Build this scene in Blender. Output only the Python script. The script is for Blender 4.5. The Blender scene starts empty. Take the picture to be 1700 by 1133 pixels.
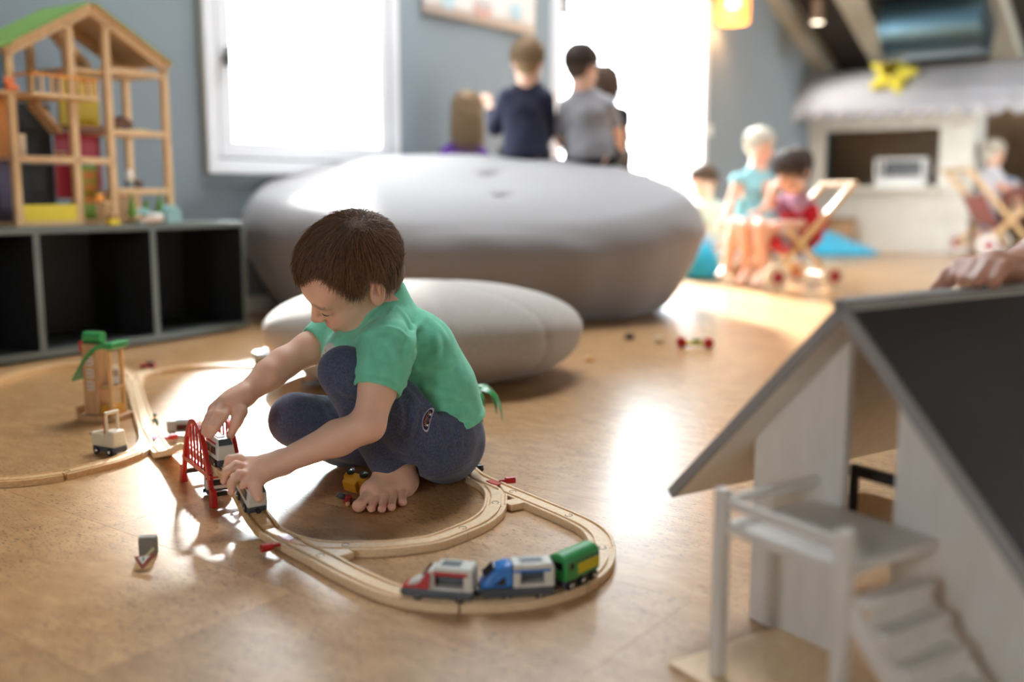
import bpy, bmesh, math, random
import numpy as np
from mathutils import Vector, Matrix, Quaternion

# ------------------------------------------------------------------ camera, world, light, exposure
SC = bpy.context.scene
COL = SC.collection
F_PX = 1652.8
PITCH = math.radians(8.4)
CAM_H = 0.54
CAM = bpy.data.objects.new('camera', bpy.data.cameras.new('camera'))
COL.objects.link(CAM)
CAM.location = (0, 0, CAM_H)
CAM.rotation_euler = (math.pi / 2 - PITCH, 0, 0)
CAM.data.sensor_width = 36.0
CAM.data.lens = 36.0 * F_PX / 1700.0
CAM.data.clip_start = 0.02
CAM.data.dof.use_dof = True
CAM.data.dof.focus_distance = 1.74
CAM.data.dof.aperture_fstop = 1.4
SC.camera = CAM

W = bpy.data.worlds.new('overcast_sky')
SC.world = W
W.use_nodes = True
_bg = W.node_tree.nodes['Background']
_bg.inputs[0].default_value = (0.88, 0.95, 1.0, 1)
_bg.inputs[1].default_value = 10.0
_sun = bpy.data.lights.new('sun', 'SUN'); _sun.energy = 15.0; _sun.angle = math.radians(6.0); _sun.color = (1.0, 0.985, 0.96)
SUN = bpy.data.objects.new('sun', _sun); COL.objects.link(SUN)
SUN.rotation_euler = (-Vector((0.2 * 0.899, -0.98 * 0.899, -0.438))).to_track_quat('Z', 'Y').to_euler()
SC.view_settings.view_transform = 'Standard'
SC.view_settings.look = 'None'
SC.view_settings.gamma = 1.0
SC.view_settings.use_curve_mapping = False
SC.view_settings.exposure = 1.25

# room axes: A runs along the window wall (to the right and away), B into the room
AX = Vector((0.6, 0.8, 0)); BX = Vector((0.8, -0.6, 0)); ORG = Vector((-1.2, 4.6, 0))
ROT_A = math.atan2(0.8, 0.6)          # local x of a thing turned by ROT_A runs along A, local y along -B
def AB(a, b, z=0.0):
    p = ORG + AX * a + BX * b
    return Vector((p.x, p.y, z))

def portal(name, a0, a1, b0, b1, z0, z1, inward):
    l = bpy.data.lights.new(name, 'AREA'); l.shape = 'RECTANGLE'
    w = (AB(a1, b1) - AB(a0, b0)).length
    l.size = w; l.size_y = z1 - z0
    l.cycles.is_portal = True
    o = bpy.data.objects.new(name, l); COL.objects.link(o)
    o.location = AB((a0 + a1) / 2, (b0 + b1) / 2, (z0 + z1) / 2)
    o.rotation_euler = (-Vector(inward)).to_track_quat('Z', 'Y').to_euler()
    return o

# ------------------------------------------------------------------ pixel helpers (photo frame 1700 x 1133) used to read real positions
CP, SP = math.cos(PITCH), math.sin(PITCH)
def ray(px, py):
    u = (px - 850.0) / F_PX; v = (py - 566.5) / F_PX
    return Vector((u, CP - v * SP, -SP - v * CP))
def PZ(px, py, z=0.0):                 # the point at height z
    r = ray(px, py); t = (z - CAM_H) / r.z
    return Vector((r.x * t, r.y * t, z))
def PY(px, py, y):                     # the point at distance y
    r = ray(px, py); t = y / r.y
    return Vector((r.x * t, y, CAM_H + r.z * t))
def pix(p):
    x, y, z = p[0], p[1], p[2] - CAM_H
    d = y * CP - z * SP
    return 850 + F_PX * x / d, 566.5 - F_PX * (y * SP + z * CP) / d

# ------------------------------------------------------------------ materials
def lin(r, g, b):
    f = lambda c: (c / 255 / 12.92) if c / 255 <= 0.04045 else ((c / 255 + 0.055) / 1.055) ** 2.4
    return (f(r), f(g), f(b), 1.0)
MATS = {}
def mat(name, col, rough=0.5, metal=0.0, var=0.08, vscale=30.0, bump=0.0, bscale=200.0, coat=0.0, sss=0.0, sheen=0.0, stretch=None, emit=None, spec=0.5, alpha=None):
    """Principled material whose colour wanders a little with a noise, with optional fine relief."""
    if name in MATS: return MATS[name]
    m = bpy.data.materials.new(name); m.use_nodes = True
    nt = m.node_tree; N = nt.nodes; L = nt.links; b = N['Principled BSDF']
    tc = N.new('ShaderNodeTexCoord'); mp = N.new('ShaderNodeMapping')
    L.new(tc.outputs['Object'], mp.inputs['Vector'])
    if stretch: mp.inputs['Scale'].default_value = stretch
    c = lin(*col)
    nz = N.new('ShaderNodeTexNoise'); nz.inputs['Scale'].default_value = vscale; nz.inputs['Detail'].default_value = 4
    L.new(mp.outputs['Vector'], nz.inputs['Vector'])
    mx = N.new('ShaderNodeMixRGB')
    lo = tuple(x * (1 - var) for x in c[:3]) + (1,); hi = tuple(min(1, x * (1 + var)) for x in c[:3]) + (1,)
    mx.inputs[1].default_value = lo; mx.inputs[2].default_value = hi
    L.new(nz.outputs['Fac'], mx.inputs[0]); L.new(mx.outputs[0], b.inputs['Base Color'])
    b.inputs['Roughness'].default_value = rough; b.inputs['Metallic'].default_value = metal
    b.inputs['Specular IOR Level'].default_value = spec
    b.inputs['Coat Weight'].default_value = coat
    b.inputs['Sheen Weight'].default_value = sheen
    if sss:
        b.inputs['Subsurface Weight'].default_value = sss
        b.inputs['Subsurface Radius'].default_value = (0.012, 0.004, 0.002); b.inputs['Subsurface Scale'].default_value = 0.5
    if emit:
        b.inputs['Emission Color'].default_value = lin(*emit[0]); b.inputs['Emission Strength'].default_value = emit[1]
    if bump:
        n2 = N.new('ShaderNodeTexNoise'); n2.inputs['Scale'].default_value = bscale; n2.inputs['Detail'].default_value = 3
        L.new(mp.outputs['Vector'], n2.inputs['Vector'])
        bp = N.new('ShaderNodeBump'); bp.inputs['Strength'].default_value = bump; bp.inputs['Distance'].default_value = 0.002
        L.new(n2.outputs['Fac'], bp.inputs['Height']); L.new(bp.outputs['Normal'], b.inputs['Normal'])
    MATS[name] = m
    return m
def wood(name, col, dark=None, axis=(1, 6, 6), rough=0.45, scale=25, coat=0.0):
    if name in MATS: return MATS[name]
    m = bpy.data.materials.new(name); m.use_nodes = True
    nt = m.node_tree; N = nt.nodes; L = nt.links; b = N['Principled BSDF']
    tc = N.new('ShaderNodeTexCoord'); mp = N.new('ShaderNodeMapping'); mp.inputs['Scale'].default_value = axis
    L.new(tc.outputs['Object'], mp.inputs['Vector'])
    nz = N.new('ShaderNodeTexNoise'); nz.inputs['Scale'].default_value = scale; nz.inputs['Detail'].default_value = 5; nz.inputs['Distortion'].default_value = 0.6
    L.new(mp.outputs['Vector'], nz.inputs['Vector'])
    rp = N.new('ShaderNodeValToRGB')
    dark = dark or tuple(int(c * 0.84) for c in col)
    rp.color_ramp.elements[0].position = 0.3; rp.color_ramp.elements[0].color = lin(*dark)
    rp.color_ramp.elements[1].position = 0.62; rp.color_ramp.elements[1].color = lin(*col)
    L.new(nz.outputs['Fac'], rp.inputs[0]); L.new(rp.outputs[0], b.inputs['Base Color'])
    b.inputs['Roughness'].default_value = rough; b.inputs['Coat Weight'].default_value = coat
    MATS[name] = m
    return m
def fabric(name, col, col2=None, scale=900, rough=0.95, bump=0.35, mscale=260, sheen=0.2):
    """Woven or felted cloth: fine mottling of two tones and a fine relief."""
    if name in MATS: return MATS[name]
    m = bpy.data.materials.new(name); m.use_nodes = True
    nt = m.node_tree; N = nt.nodes; L = nt.links; b = N['Principled BSDF']
    tc = N.new('ShaderNodeTexCoord')
    nz = N.new('ShaderNodeTexNoise'); nz.inputs['Scale'].default_value = mscale; nz.inputs['Detail'].default_value = 6
    L.new(tc.outputs['Object'], nz.inputs['Vector'])
    col2 = col2 or tuple(int(c * 0.86) for c in col)
    mx = N.new('ShaderNodeMixRGB'); mx.inputs[1].default_value = lin(*col2); mx.inputs[2].default_value = lin(*col)
    mr = N.new('ShaderNodeMapRange'); mr.inputs[1].default_value = 0.35; mr.inputs[2].default_value = 0.65
    L.new(nz.outputs['Fac'], mr.inputs[0]); L.new(mr.outputs[0], mx.inputs[0]); L.new(mx.outputs[0], b.inputs['Base Color'])
    b.inputs['Roughness'].default_value = rough; b.inputs['Sheen Weight'].default_value = sheen
    b.inputs['Specular IOR Level'].default_value = 0.2
    n2 = N.new('ShaderNodeTexNoise'); n2.inputs['Scale'].default_value = scale; n2.inputs['Detail'].default_value = 2
    L.new(tc.outputs['Object'], n2.inputs['Vector'])
    bp = N.new('ShaderNodeBump'); bp.inputs['Strength'].default_value = bump; bp.inputs['Distance'].default_value = 0.001
    L.new(n2.outputs['Fac'], bp.inputs['Height']); L.new(bp.outputs['Normal'], b.inputs['Normal'])
    MATS[name] = m
    return m
def glass_mat():
    if 'window_glass' in MATS: return MATS['window_glass']
    m = bpy.data.materials.new('window_glass'); m.use_nodes = True
    nt = m.node_tree; N = nt.nodes; L = nt.links; N.remove(N['Principled BSDF'])
    t = N.new('ShaderNodeBsdfTransparent'); g = N.new('ShaderNodeBsdfGlossy'); g.inputs['Roughness'].default_value = 0.02
    t.inputs[0].default_value = (0.97, 0.985, 0.98, 1)
    x = N.new('ShaderNodeMixShader'); x.inputs[0].default_value = 0.05
    L.new(t.outputs[0], x.inputs[1]); L.new(g.outputs[0], x.inputs[2]); L.new(x.outputs[0], N['Material Output'].inputs[0])
    MATS['window_glass'] = m
    return m

# ------------------------------------------------------------------ mesh building
def rotm(rx=0, ry=0, rz=0):
    return Matrix.Rotation(rz, 4, 'Z') @ Matrix.Rotation(ry, 4, 'Y') @ Matrix.Rotation(rx, 4, 'X')
def place(loc=(0, 0, 0), rx=0, ry=0, rz=0, s=1):
    return Matrix.Translation(loc) @ rotm(rx, ry, rz) @ Matrix.Diagonal((s, s, s, 1) if not hasattr(s, '__len__') else (*s, 1))
class MB:
    def __init__(self): self.v = []; self.f = []
    def add(self, vs, fs, M=None):
        n = len(self.v)
        self.v += [tuple(M @ Vector(p)) if M is not None else tuple(p) for p in vs]
        self.f += [tuple(i + n for i in f) for f in fs]
        return self
    def box(self, c, s, M=None, taper=1.0):
        x, y, z = s[0] / 2, s[1] / 2, s[2] / 2; t = taper
        vs = [(c[0] + i * x * (t if k > 0 else 1), c[1] + j * y * (t if k > 0 else 1), c[2] + k * z) for i in (-1, 1) for j in (-1, 1) for k in (-1, 1)]
        return self.add(vs, [(0, 1, 3, 2), (4, 6, 7, 5), (0, 4, 5, 1), (2, 3, 7, 6), (0, 2, 6, 4), (1, 5, 7, 3)], M)
    def bb(self, x0, x1, y0, y1, z0, z1, M=None):
        return self.box(((x0 + x1) / 2, (y0 + y1) / 2, (z0 + z1) / 2), (x1 - x0, y1 - y0, z1 - z0), M)
    def bar(self, p, q, w, h, up=(0, 0, 1)):
        """square bar from p to q; w across, h along up"""
        p, q = Vector(p), Vector(q); d = (q - p); L = d.length; d.normalize(); up = Vector(up)
        s = d.cross(up); s.normalize(); u = s.cross(d)
        M = Matrix((( d.x, s.x, u.x, p.x), (d.y, s.y, u.y, p.y), (d.z, s.z, u.z, p.z), (0, 0, 0, 1)))
        return self.bb(0, L, -w / 2, w / 2, -h / 2, h / 2, M)
    def prism(self, poly, h, M=None):
        """polygon in local xy, extruded from z=0 to z=h"""
        n = len(poly); vs = [(x, y, 0) for x, y in poly] + [(x, y, h) for x, y in poly]
        fs = [tuple(range(n - 1, -1, -1)), tuple(range(n, 2 * n))] + [(i, (i + 1) % n, n + (i + 1) % n, n + i) for i in range(n)]
        return self.add(vs, fs, M)
    def lathe(self, prof, n=24, M=None, cap=True):
        vs = []; fs = []
        for r, z in prof:
            for k in range(n):
                a = 2 * math.pi * k / n; vs.append((r * math.cos(a), r * math.sin(a), z))
        for i in range(len(prof) - 1):
            for k in range(n):
                fs.append((i * n + k, i * n + (k + 1) % n, (i + 1) * n + (k + 1) % n, (i + 1) * n + k))
        if cap:
            fs.append(tuple(range(n - 1, -1, -1))); fs.append(tuple((len(prof) - 1) * n + k for k in range(n)))
        return self.add(vs, fs, M)
    def cyl(self, p, q, r, n=16, r2=None):
        p, q = Vector(p), Vector(q); d = q - p
        M = Matrix.Translation(p) @ d.to_track_quat('Z', 'Y').to_matrix().to_4x4()
        r2 = r if r2 is None else r2
        return self.lathe([(r, 0), (r2, d.length)], n, M)
    def tube(self, path, r, n=8, closed=False, cap=True, sx=1.0):
        P = [Vector(p) for p in path]; m = len(P)
        R = r if hasattr(r, '__len__') else [r] * m
        T = []
        for i in range(m):
            a = P[(i - 1) % m] if (closed or i > 0) else P[i]; b = P[(i + 1) % m] if (closed or i < m - 1) else P[i]
            T.append((b - a).normalized())
        u = Vector((0, 0, 1)); u = u if abs(T[0].dot(u)) < 0.95 else Vector((1, 0, 0))
        vs = []; fs = []
        for i in range(m):
            s = T[i].cross(u); s.normalize(); u = s.cross(T[i]); u.normalize()
            for k in range(n):
                a = 2 * math.pi * k / n
                vs.append(P[i] + s * (math.cos(a) * R[i] * sx) + u * (math.sin(a) * R[i]))
        for i in range(m if closed else m - 1):
            j = (i + 1) % m
            for k in range(n): fs.append((i * n + k, i * n + (k + 1) % n, j * n + (k + 1) % n, j * n + k))
        if cap and not closed:
            fs.append(tuple(range(n - 1, -1, -1))); fs.append(tuple((m - 1) * n + k for k in range(n)))
        return self.add(vs, fs)
    def ball(self, c, r, n=16, M=None):
        r = r if hasattr(r, '__len__') else (r, r, r); k = max(6, n // 2)
        prof = [(max(1e-5, math.sin(math.pi * i / k)), -math.cos(math.pi * i / k)) for i in range(k + 1)]
        X = Matrix.Translation(c) @ Matrix.Diagonal((*r, 1))
        return self.lathe(prof, n, (M @ X) if M is not None else X, cap=False)
    def sweep(self, path, prof, ups=None, closed=False, flat=True):
        """profile (across, up) swept along a path of points; across stays level"""
        P = [Vector(p) for p in path]; m = len(P); n = len(prof); vs = []; fs = []
        for i in range(m):
            a = P[(i - 1) % m] if (closed or i > 0) else P[i]; b = P[(i + 1) % m] if (closed or i < m - 1) else P[i]
            t = (b - a).normalized(); s = t.cross(Vector((0, 0, 1))); s.normalize()
            u = Vector((0, 0, 1)) if flat else s.cross(t)
            vs += [P[i] + s * x + u * z for x, z in prof]
        for i in range(m if closed else m - 1):
            j = (i + 1) % m
            for k in range(n): fs.append((i * n + k, j * n + k, j * n + (k + 1) % n, i * n + (k + 1) % n))
        if not closed: fs += [tuple(range(n)), tuple((m - 1) * n + k for k in range(n - 1, -1, -1))]
        return self.add(vs, fs)
    def grid(self, nu, nv, fn, wrapu=False):
        vs = [fn(i / (nu if wrapu else nu - 1), j / (nv - 1)) for j in range(nv) for i in range(nu)]
        fs = []
        for j in range(nv - 1):
            for i in range(nu if wrapu else nu - 1):
                i2 = (i + 1) % nu; fs.append((j * nu + i, j * nu + i2, (j + 1) * nu + i2, (j + 1) * nu + i))
        return self.add(vs, fs)
    def mesh(self, name):
        me = bpy.data.meshes.new(name); me.from_pydata([tuple(p) for p in self.v], [], self.f); me.update()
        return me
    def build(self, name, m, parent=None, smooth=False, bevel=0.0, off=None, seg=2, fix=True):
        me = self.mesh(name)
        if fix:
            bm = bmesh.new(); bm.from_mesh(me); bmesh.ops.recalc_face_normals(bm, faces=bm.faces); bm.to_mesh(me); bm.free()
        o = link(name, me, m, parent)
        if off is not None:
            me.transform(Matrix.Translation(-Vector(off)))
        if smooth == 'auto': smooth_by_angle(me)
        elif smooth: me.polygons.foreach_set('use_smooth', [True] * len(me.polygons))
        if bevel:
            b = o.modifiers.new('bevel', 'BEVEL'); b.width = bevel; b.segments = seg; b.limit_method = 'ANGLE'; b.angle_limit = 0.6
            if not smooth: b.harden_normals = False
        return o
def smooth_by_angle(me, ang=0.7):
    bm = bmesh.new(); bm.from_mesh(me)
    for f in bm.faces: f.smooth = True
    for e in bm.edges:
        if len(e.link_faces) != 2 or e.calc_face_angle(3.0) > ang: e.smooth = False
    bm.to_mesh(me); bm.free()
def link(name, me, m=None, parent=None):
    o = bpy.data.objects.new(name, me); COL.objects.link(o)
    if m is not None and me is not None:
        for x in (m if isinstance(m, (list, tuple)) else [m]): me.materials.append(x)
    if parent is not None: o.parent = parent
    return o
def tag(o, label, cat, group=None):
    o['label'] = label; o['category'] = cat
    if group: o['group'] = group
    return o
def struct(o): o['kind'] = 'structure'; return o
def thing(name, label, cat, loc=(0, 0, 0), rz=0.0, group=None, rx=0, ry=0):
    o = bpy.data.objects.new(name, None); COL.objects.link(o)
    o.location = loc; o.rotation_euler = (rx, ry, rz); o.empty_display_size = 0.05
    return tag(o, label, cat, group)
def one(mb, name, m, label, cat, loc=(0, 0, 0), rz=0.0, group=None, rx=0, ry=0, **k):
    o = mb.build(name, m, None, **k); o.location = loc; o.rotation_euler = (rx, ry, rz)
    return tag(o, label, cat, group)
def copy_tree(o, parent=None):
    c = o.copy(); COL.objects.link(c); c.parent = parent
    for ch in o.children: copy_tree(ch, c)
    return c
def spline(pts, n=10, closed=False):
    """Catmull-Rom through the points"""
    P = [Vector(p) for p in pts]; m = len(P); out = []
    for i in range(m if closed else m - 1):
        p1, p2 = P[i], P[(i + 1) % m]
        p0 = P[i - 1] if (closed or i > 0) else p1 * 2 - p2
        p3 = P[(i + 2) % m] if (closed or i < m - 2) else p2 * 2 - p1
        for k in range(n):
            t = k / n
            out.append(0.5 * ((2 * p1) + (p2 - p0) * t + (2 * p0 - 5 * p1 + 4 * p2 - p3) * t * t + (3 * p1 - p0 - 3 * p2 + p3) * t ** 3))
    if not closed: out.append(P[-1].copy())
    return out

# ------------------------------------------------------------------ signed distance sculpting (bodies, cloth, cushions)
class Field:
    def __init__(self, lo, hi, h):
        self.lo = np.array(lo, dtype=np.float32); self.h = h
        self.n = np.ceil((np.array(hi) - self.lo) / h).astype(int) + 1
        self.d = np.full(self.n, 0.5, dtype=np.float32)
        self.ax = [self.lo[i] + h * np.arange(self.n[i], dtype=np.float32) for i in range(3)]
    def block(self, lo, hi):
        s = []
        for i in range(3):
            a = int(max(0, math.floor((lo[i] - self.lo[i]) / self.h))); b = int(min(self.n[i], math.ceil((hi[i] - self.lo[i]) / self.h) + 1))
            if b <= a: return None, None
            s.append(slice(a, b))
        g = np.meshgrid(self.ax[0][s[0]], self.ax[1][s[1]], self.ax[2][s[2]], indexing='ij')
        return tuple(s), g
    def put(self, s, d, k, op='add'):
        D = self.d[s]
        if op == 'add':
            if k > 0:
                h = np.maximum(k - np.abs(D - d), 0) / k; self.d[s] = np.minimum(D, d) - h * h * k * 0.25
            else: self.d[s] = np.minimum(D, d)
        else:
            d = -d
            if k > 0:
                h = np.maximum(k - np.abs(D - d), 0) / k; self.d[s] = np.maximum(D, d) + h * h * k * 0.25
            else: self.d[s] = np.maximum(D, d)
    def cone(self, a, b, ra, rb, k=0.01, op='add', sq=None):
        """tapered capsule; sq=(dir, factor) squashes it along a direction"""
        a = np.array(a, dtype=np.float32); b = np.array(b, dtype=np.float32); R = max(ra, rb) * (1.6 if sq else 1) + k + 3 * self.h
        s, g = self.block(np.minimum(a, b) - R, np.maximum(a, b) + R)
        if s is None: return self
        ab = b - a; L = float(ab @ ab) + 1e-12
        px, py, pz = g[0] - a[0], g[1] - a[1], g[2] - a[2]
        t = np.clip((px * ab[0] + py * ab[1] + pz * ab[2]) / L, 0, 1)
        dx, dy, dz = px - t * ab[0], py - t * ab[1], pz - t * ab[2]
        if sq:
            n = np.array(sq[0], dtype=np.float32); n /= np.linalg.norm(n); w = dx * n[0] + dy * n[1] + dz * n[2]; q = sq[1] - 1
            dx, dy, dz = dx + w * n[0] * q, dy + w * n[1] * q, dz + w * n[2] * q
        self.put(s, np.sqrt(dx * dx + dy * dy + dz * dz) - (ra + (rb - ra) * t), k, op); return self
    def chain(self, pts, rs, k=0.01, op='add', sq=None):
        for i in range(len(pts) - 1): self.cone(pts[i], pts[i + 1], rs[i], rs[i + 1], k, op, sq)
        return self
    def ell(self, c, r, R=None, k=0.01, op='add'):
        """ellipsoid with radii r; the columns of R are its axes"""
        c = np.array(c, dtype=np.float32); R = np.eye(3) if R is None else np.array(R); m = max(r) + k + 3 * self.h
        s, g = self.block(c - m, c + m)
        if s is None: return self
        p = [g[i] - c[i] for i in range(3)]
        q = [p[0] * R[0][i] + p[1] * R[1][i] + p[2] * R[2][i] for i in range(3)]
        k0 = np.sqrt(sum((q[i] / r[i]) ** 2 for i in range(3))) + 1e-9; k1 = np.sqrt(sum((q[i] / r[i] ** 2) ** 2 for i in range(3))) + 1e-9
        self.put(s, (k0 * (k0 - 1) / k1).astype(np.float32), k, op); return self
    def cut(self, p, n, k=0.0, lo=None, hi=None):
        """remove what lies on the side n points to, inside the box lo..hi"""
        lo = self.lo if lo is None else lo; hi = self.lo + self.n * self.h if hi is None else hi
        s, g = self.block(lo, hi); n = np.array(n, dtype=float); n /= np.linalg.norm(n)
        self.put(s, ((p[0] - g[0]) * n[0] + (p[1] - g[1]) * n[1] + (p[2] - g[2]) * n[2]).astype(np.float32), k, 'sub'); return self
    def warp(self, fn, lo=None, hi=None):
        lo = self.lo if lo is None else lo; hi = self.lo + self.n * self.h if hi is None else hi
        s, g = self.block(lo, hi); self.d[s] += fn(*g).astype(np.float32); return self
    def mesh(self):
        d = self.d; n = d.shape
        c = [d[i:n[0] - 1 + i, j:n[1] - 1 + j, k:n[2] - 1 + k] for i in (0, 1) for j in (0, 1) for k in (0, 1)]
        neg = sum((x < 0).astype(np.int8) for x in c); act = (neg > 0) & (neg < 8)
        idx = np.argwhere(act); V = np.stack([x[act] for x in c], 1)
        off = np.array([(i, j, k) for i in (0, 1) for j in (0, 1) for k in (0, 1)], dtype=np.float32)
        acc = np.zeros((len(idx), 3), np.float32); cnt = np.zeros(len(idx), np.float32)
        for a in range(8):
            for b in range(a + 1, 8):
                if abs(off[a] - off[b]).sum() != 1: continue
                va, vb = V[:, a], V[:, b]; m = (va < 0) != (vb < 0)
                t = np.where(m, va / np.where(m, va - vb, 1), 0)[:, None]
                acc += np.where(m[:, None], off[a] + (off[b] - off[a]) * t, 0); cnt += m
        vs = (idx + acc / cnt[:, None]) * self.h + self.lo
        vid = np.full(act.shape, -1, np.int32); vid[act] = np.arange(len(idx))
        F = []
        for ax in range(3):
            s0 = [slice(None)] * 3; s1 = [slice(None)] * 3; s0[ax] = slice(0, -1); s1[ax] = slice(1, None)
            A, B = d[tuple(s0)] < 0, d[tuple(s1)] < 0
            o1, o2 = [(1, 2), (2, 0), (0, 1)][ax]
            sl = [slice(None)] * 3; sl[o1] = slice(1, -1); sl[o2] = slice(1, -1)
            e = np.argwhere((A != B)[tuple(sl)]); 
            if not len(e): continue
            e[:, o1] += 1; e[:, o2] += 1
            flip = A[e[:, 0], e[:, 1], e[:, 2]]
            q = []
            for da, db in ((0, 0), (-1, 0), (-1, -1), (0, -1)):
                p = e.copy(); p[:, o1] += da; p[:, o2] += db; q.append(vid[p[:, 0], p[:, 1], p[:, 2]])
            q = np.stack(q, 1); q[~flip] = q[~flip][:, ::-1]; F.append(q)
        F = np.concatenate(F); F = F[(F >= 0).all(1)]
        return vs, F
    def build(self, name, m, parent=None, base=(0, 0, 0), smooth=1, colour=None):
        vs, F = self.mesh()
        if smooth:                      # light relaxing of the lattice steps
            e = np.concatenate([F[:, [0, 1]], F[:, [1, 2]], F[:, [2, 3]], F[:, [3, 0]]]); e = np.concatenate([e, e[:, ::-1]])
            cnt = np.bincount(e[:, 0], minlength=len(vs)).clip(1)[:, None]
            for _ in range(smooth):
                acc = np.stack([np.bincount(e[:, 0], weights=vs[e[:, 1], i], minlength=len(vs)) for i in range(3)], 1)
                vs = vs * 0.5 + acc / cnt * 0.5
        me = bpy.data.meshes.new(name)
        me.vertices.add(len(vs)); me.vertices.foreach_set('co', (vs - np.array(base)).astype(np.float32).ravel())
        me.loops.add(F.size); me.loops.foreach_set('vertex_index', F.astype(np.int32).ravel())
        me.polygons.add(len(F)); me.polygons.foreach_set('loop_start', np.arange(0, F.size, 4, dtype=np.int32))
        me.update(calc_edges=True); me.validate()
        me.polygons.foreach_set('use_smooth', np.ones(len(me.polygons), dtype=bool))
        if colour is not None:
            ca = me.color_attributes.new('tint', 'FLOAT_COLOR', 'POINT'); ca.data.foreach_set('color', colour(vs).astype(np.float32).ravel())
        o = link(name, me, m, parent)
        if parent is None: o.location = base
        return o
# ------------------------------------------------------------------ the room shell
A0, A1, B1 = -6.0, 9.2, 6.6           # room extent along A and B
RIDGE = -0.5
def roof_z(a): return 2.46 - 0.40 * (a - 5.7) if a >= RIDGE else 2.46 - 0.40 * (RIDGE - 5.7) - 0.40 * (RIDGE - a)
def ROOM(): return Matrix(((0.6, 0.8, 0, ORG.x), (0.8, -0.6, 0, ORG.y), (0, 0, 1, 0), (0, 0, 0, 1)))   # (a, b, z) to world
RM = ROOM()
def on_wall(px, py=400):               # position a along the window wall seen at pixel column px, and the height at pixel row py
    u = ray(px, py); n = BX; t = (ORG - CAM.location).dot(n) / u.dot(n); p = CAM.location + u * t
    return (p - ORG).dot(AX), p.z

# openings of the window wall
_l = on_wall(341, 287); _r = on_wall(659, 294); _d0 = on_wall(921, 150)[0]; _d1 = on_wall(1166, 150)[0]
WIN = (_l[0] + 0.035, _r[0] - 0.035, (_l[1] + _r[1]) / 2 + 0.035, 1.62)
DOOR = (_d0, _d1, 0.0, 2.1)
print('WIN', WIN, 'DOOR', DOOR)
M_WALL = mat('blue_grey_paint', (136, 146, 152), 0.85, var=0.03, vscale=3, bump=0.1, bscale=150)
M_WALL2 = mat('off_white_paint', (205, 203, 196), 0.85, var=0.03, vscale=3)
mb = MB(); T = 0.30
def wseg(a0, a1, z0, z1): mb.bb(a0, a1, -T, 0, z0, z1, RM)
H = 5.2
wseg(A0 - T, WIN[0], -0.02, H); wseg(WIN[0], WIN[1], -0.02, WIN[2]); wseg(WIN[0], WIN[1], WIN[3], H)
wseg(WIN[1], DOOR[0], -0.02, H); wseg(DOOR[0], DOOR[1], DOOR[3], H); wseg(DOOR[1], A1 + T, -0.02, H)
struct(mb.build('wall_back', M_WALL))
mb = MB(); mb.bb(A1, A1 + T, 0, B1, -0.02, 3.0, RM); struct(mb.build('wall_right', M_WALL2))
# the walls behind the camera, each with an unseen window added as fill light
FW = [(4.2, 7.3)]
mb = MB(); e = [A0 - T] + [x for w in FW for x in w] + [A1 + T]
for i in range(0, len(e), 2): mb.bb(e[i], e[i + 1], B1, B1 + T, -0.02, H, RM)
for w in FW: mb.bb(w[0], w[1], B1, B1 + T, -0.02, 0.7, RM); mb.bb(w[0], w[1], B1, B1 + T, 1.75 if w[0] > 4 else 2.3, H, RM)
struct(mb.build('wall_front', M_WALL2))
LW = [(3.0, 3.6)]
mb = MB(); e = [0.0] + [x for w in LW for x in w] + [B1]
for i in range(0, len(e), 2): mb.bb(A0 - T, A0, e[i], e[i + 1], -0.02, H, RM)
for w in LW: mb.bb(A0 - T, A0, w[0], w[1], -0.02, 0.7, RM); mb.bb(A0 - T, A0, w[0], w[1], 2.2, H, RM)
struct(mb.build('wall_left', M_WALL2))

# pitched ceiling with its beams
M_CEIL = mat('dark_ceiling_boards', (62, 57, 54), 0.8, var=0.15, vscale=4, stretch=(1, 8, 1))
M_BEAM = mat('pale_beam_paint', (176, 172, 158), 0.7, var=0.06, vscale=8)
mb = MB()
SKY = [(-0.2, 2.5, 0.1, 1.8)]          # unseen skylight added to brighten the big cushion: a0, a1, b0, b1
def slab(a0, a1, b0, b1):
    vs = [RM @ Vector((x, y, roof_z(x) + dz)) for dz in (0, 0.15) for x in (a0, a1) for y in (b0, b1)]
    mb.add(vs, [(0, 1, 3, 2), (4, 6, 7, 5), (0, 4, 5, 1), (2, 3, 7, 6), (0, 2, 6, 4), (1, 5, 7, 3)])
slab(A0 - T, RIDGE, -T, B1 + T)
ca = RIDGE
for q in SKY:
    slab(ca, q[0], -T, B1 + T); slab(q[0], q[1], -T, q[2]); slab(q[0], q[1], q[3], B1 + T); ca = q[1]
slab(ca, A1 + T, -T, B1 + T)
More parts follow.
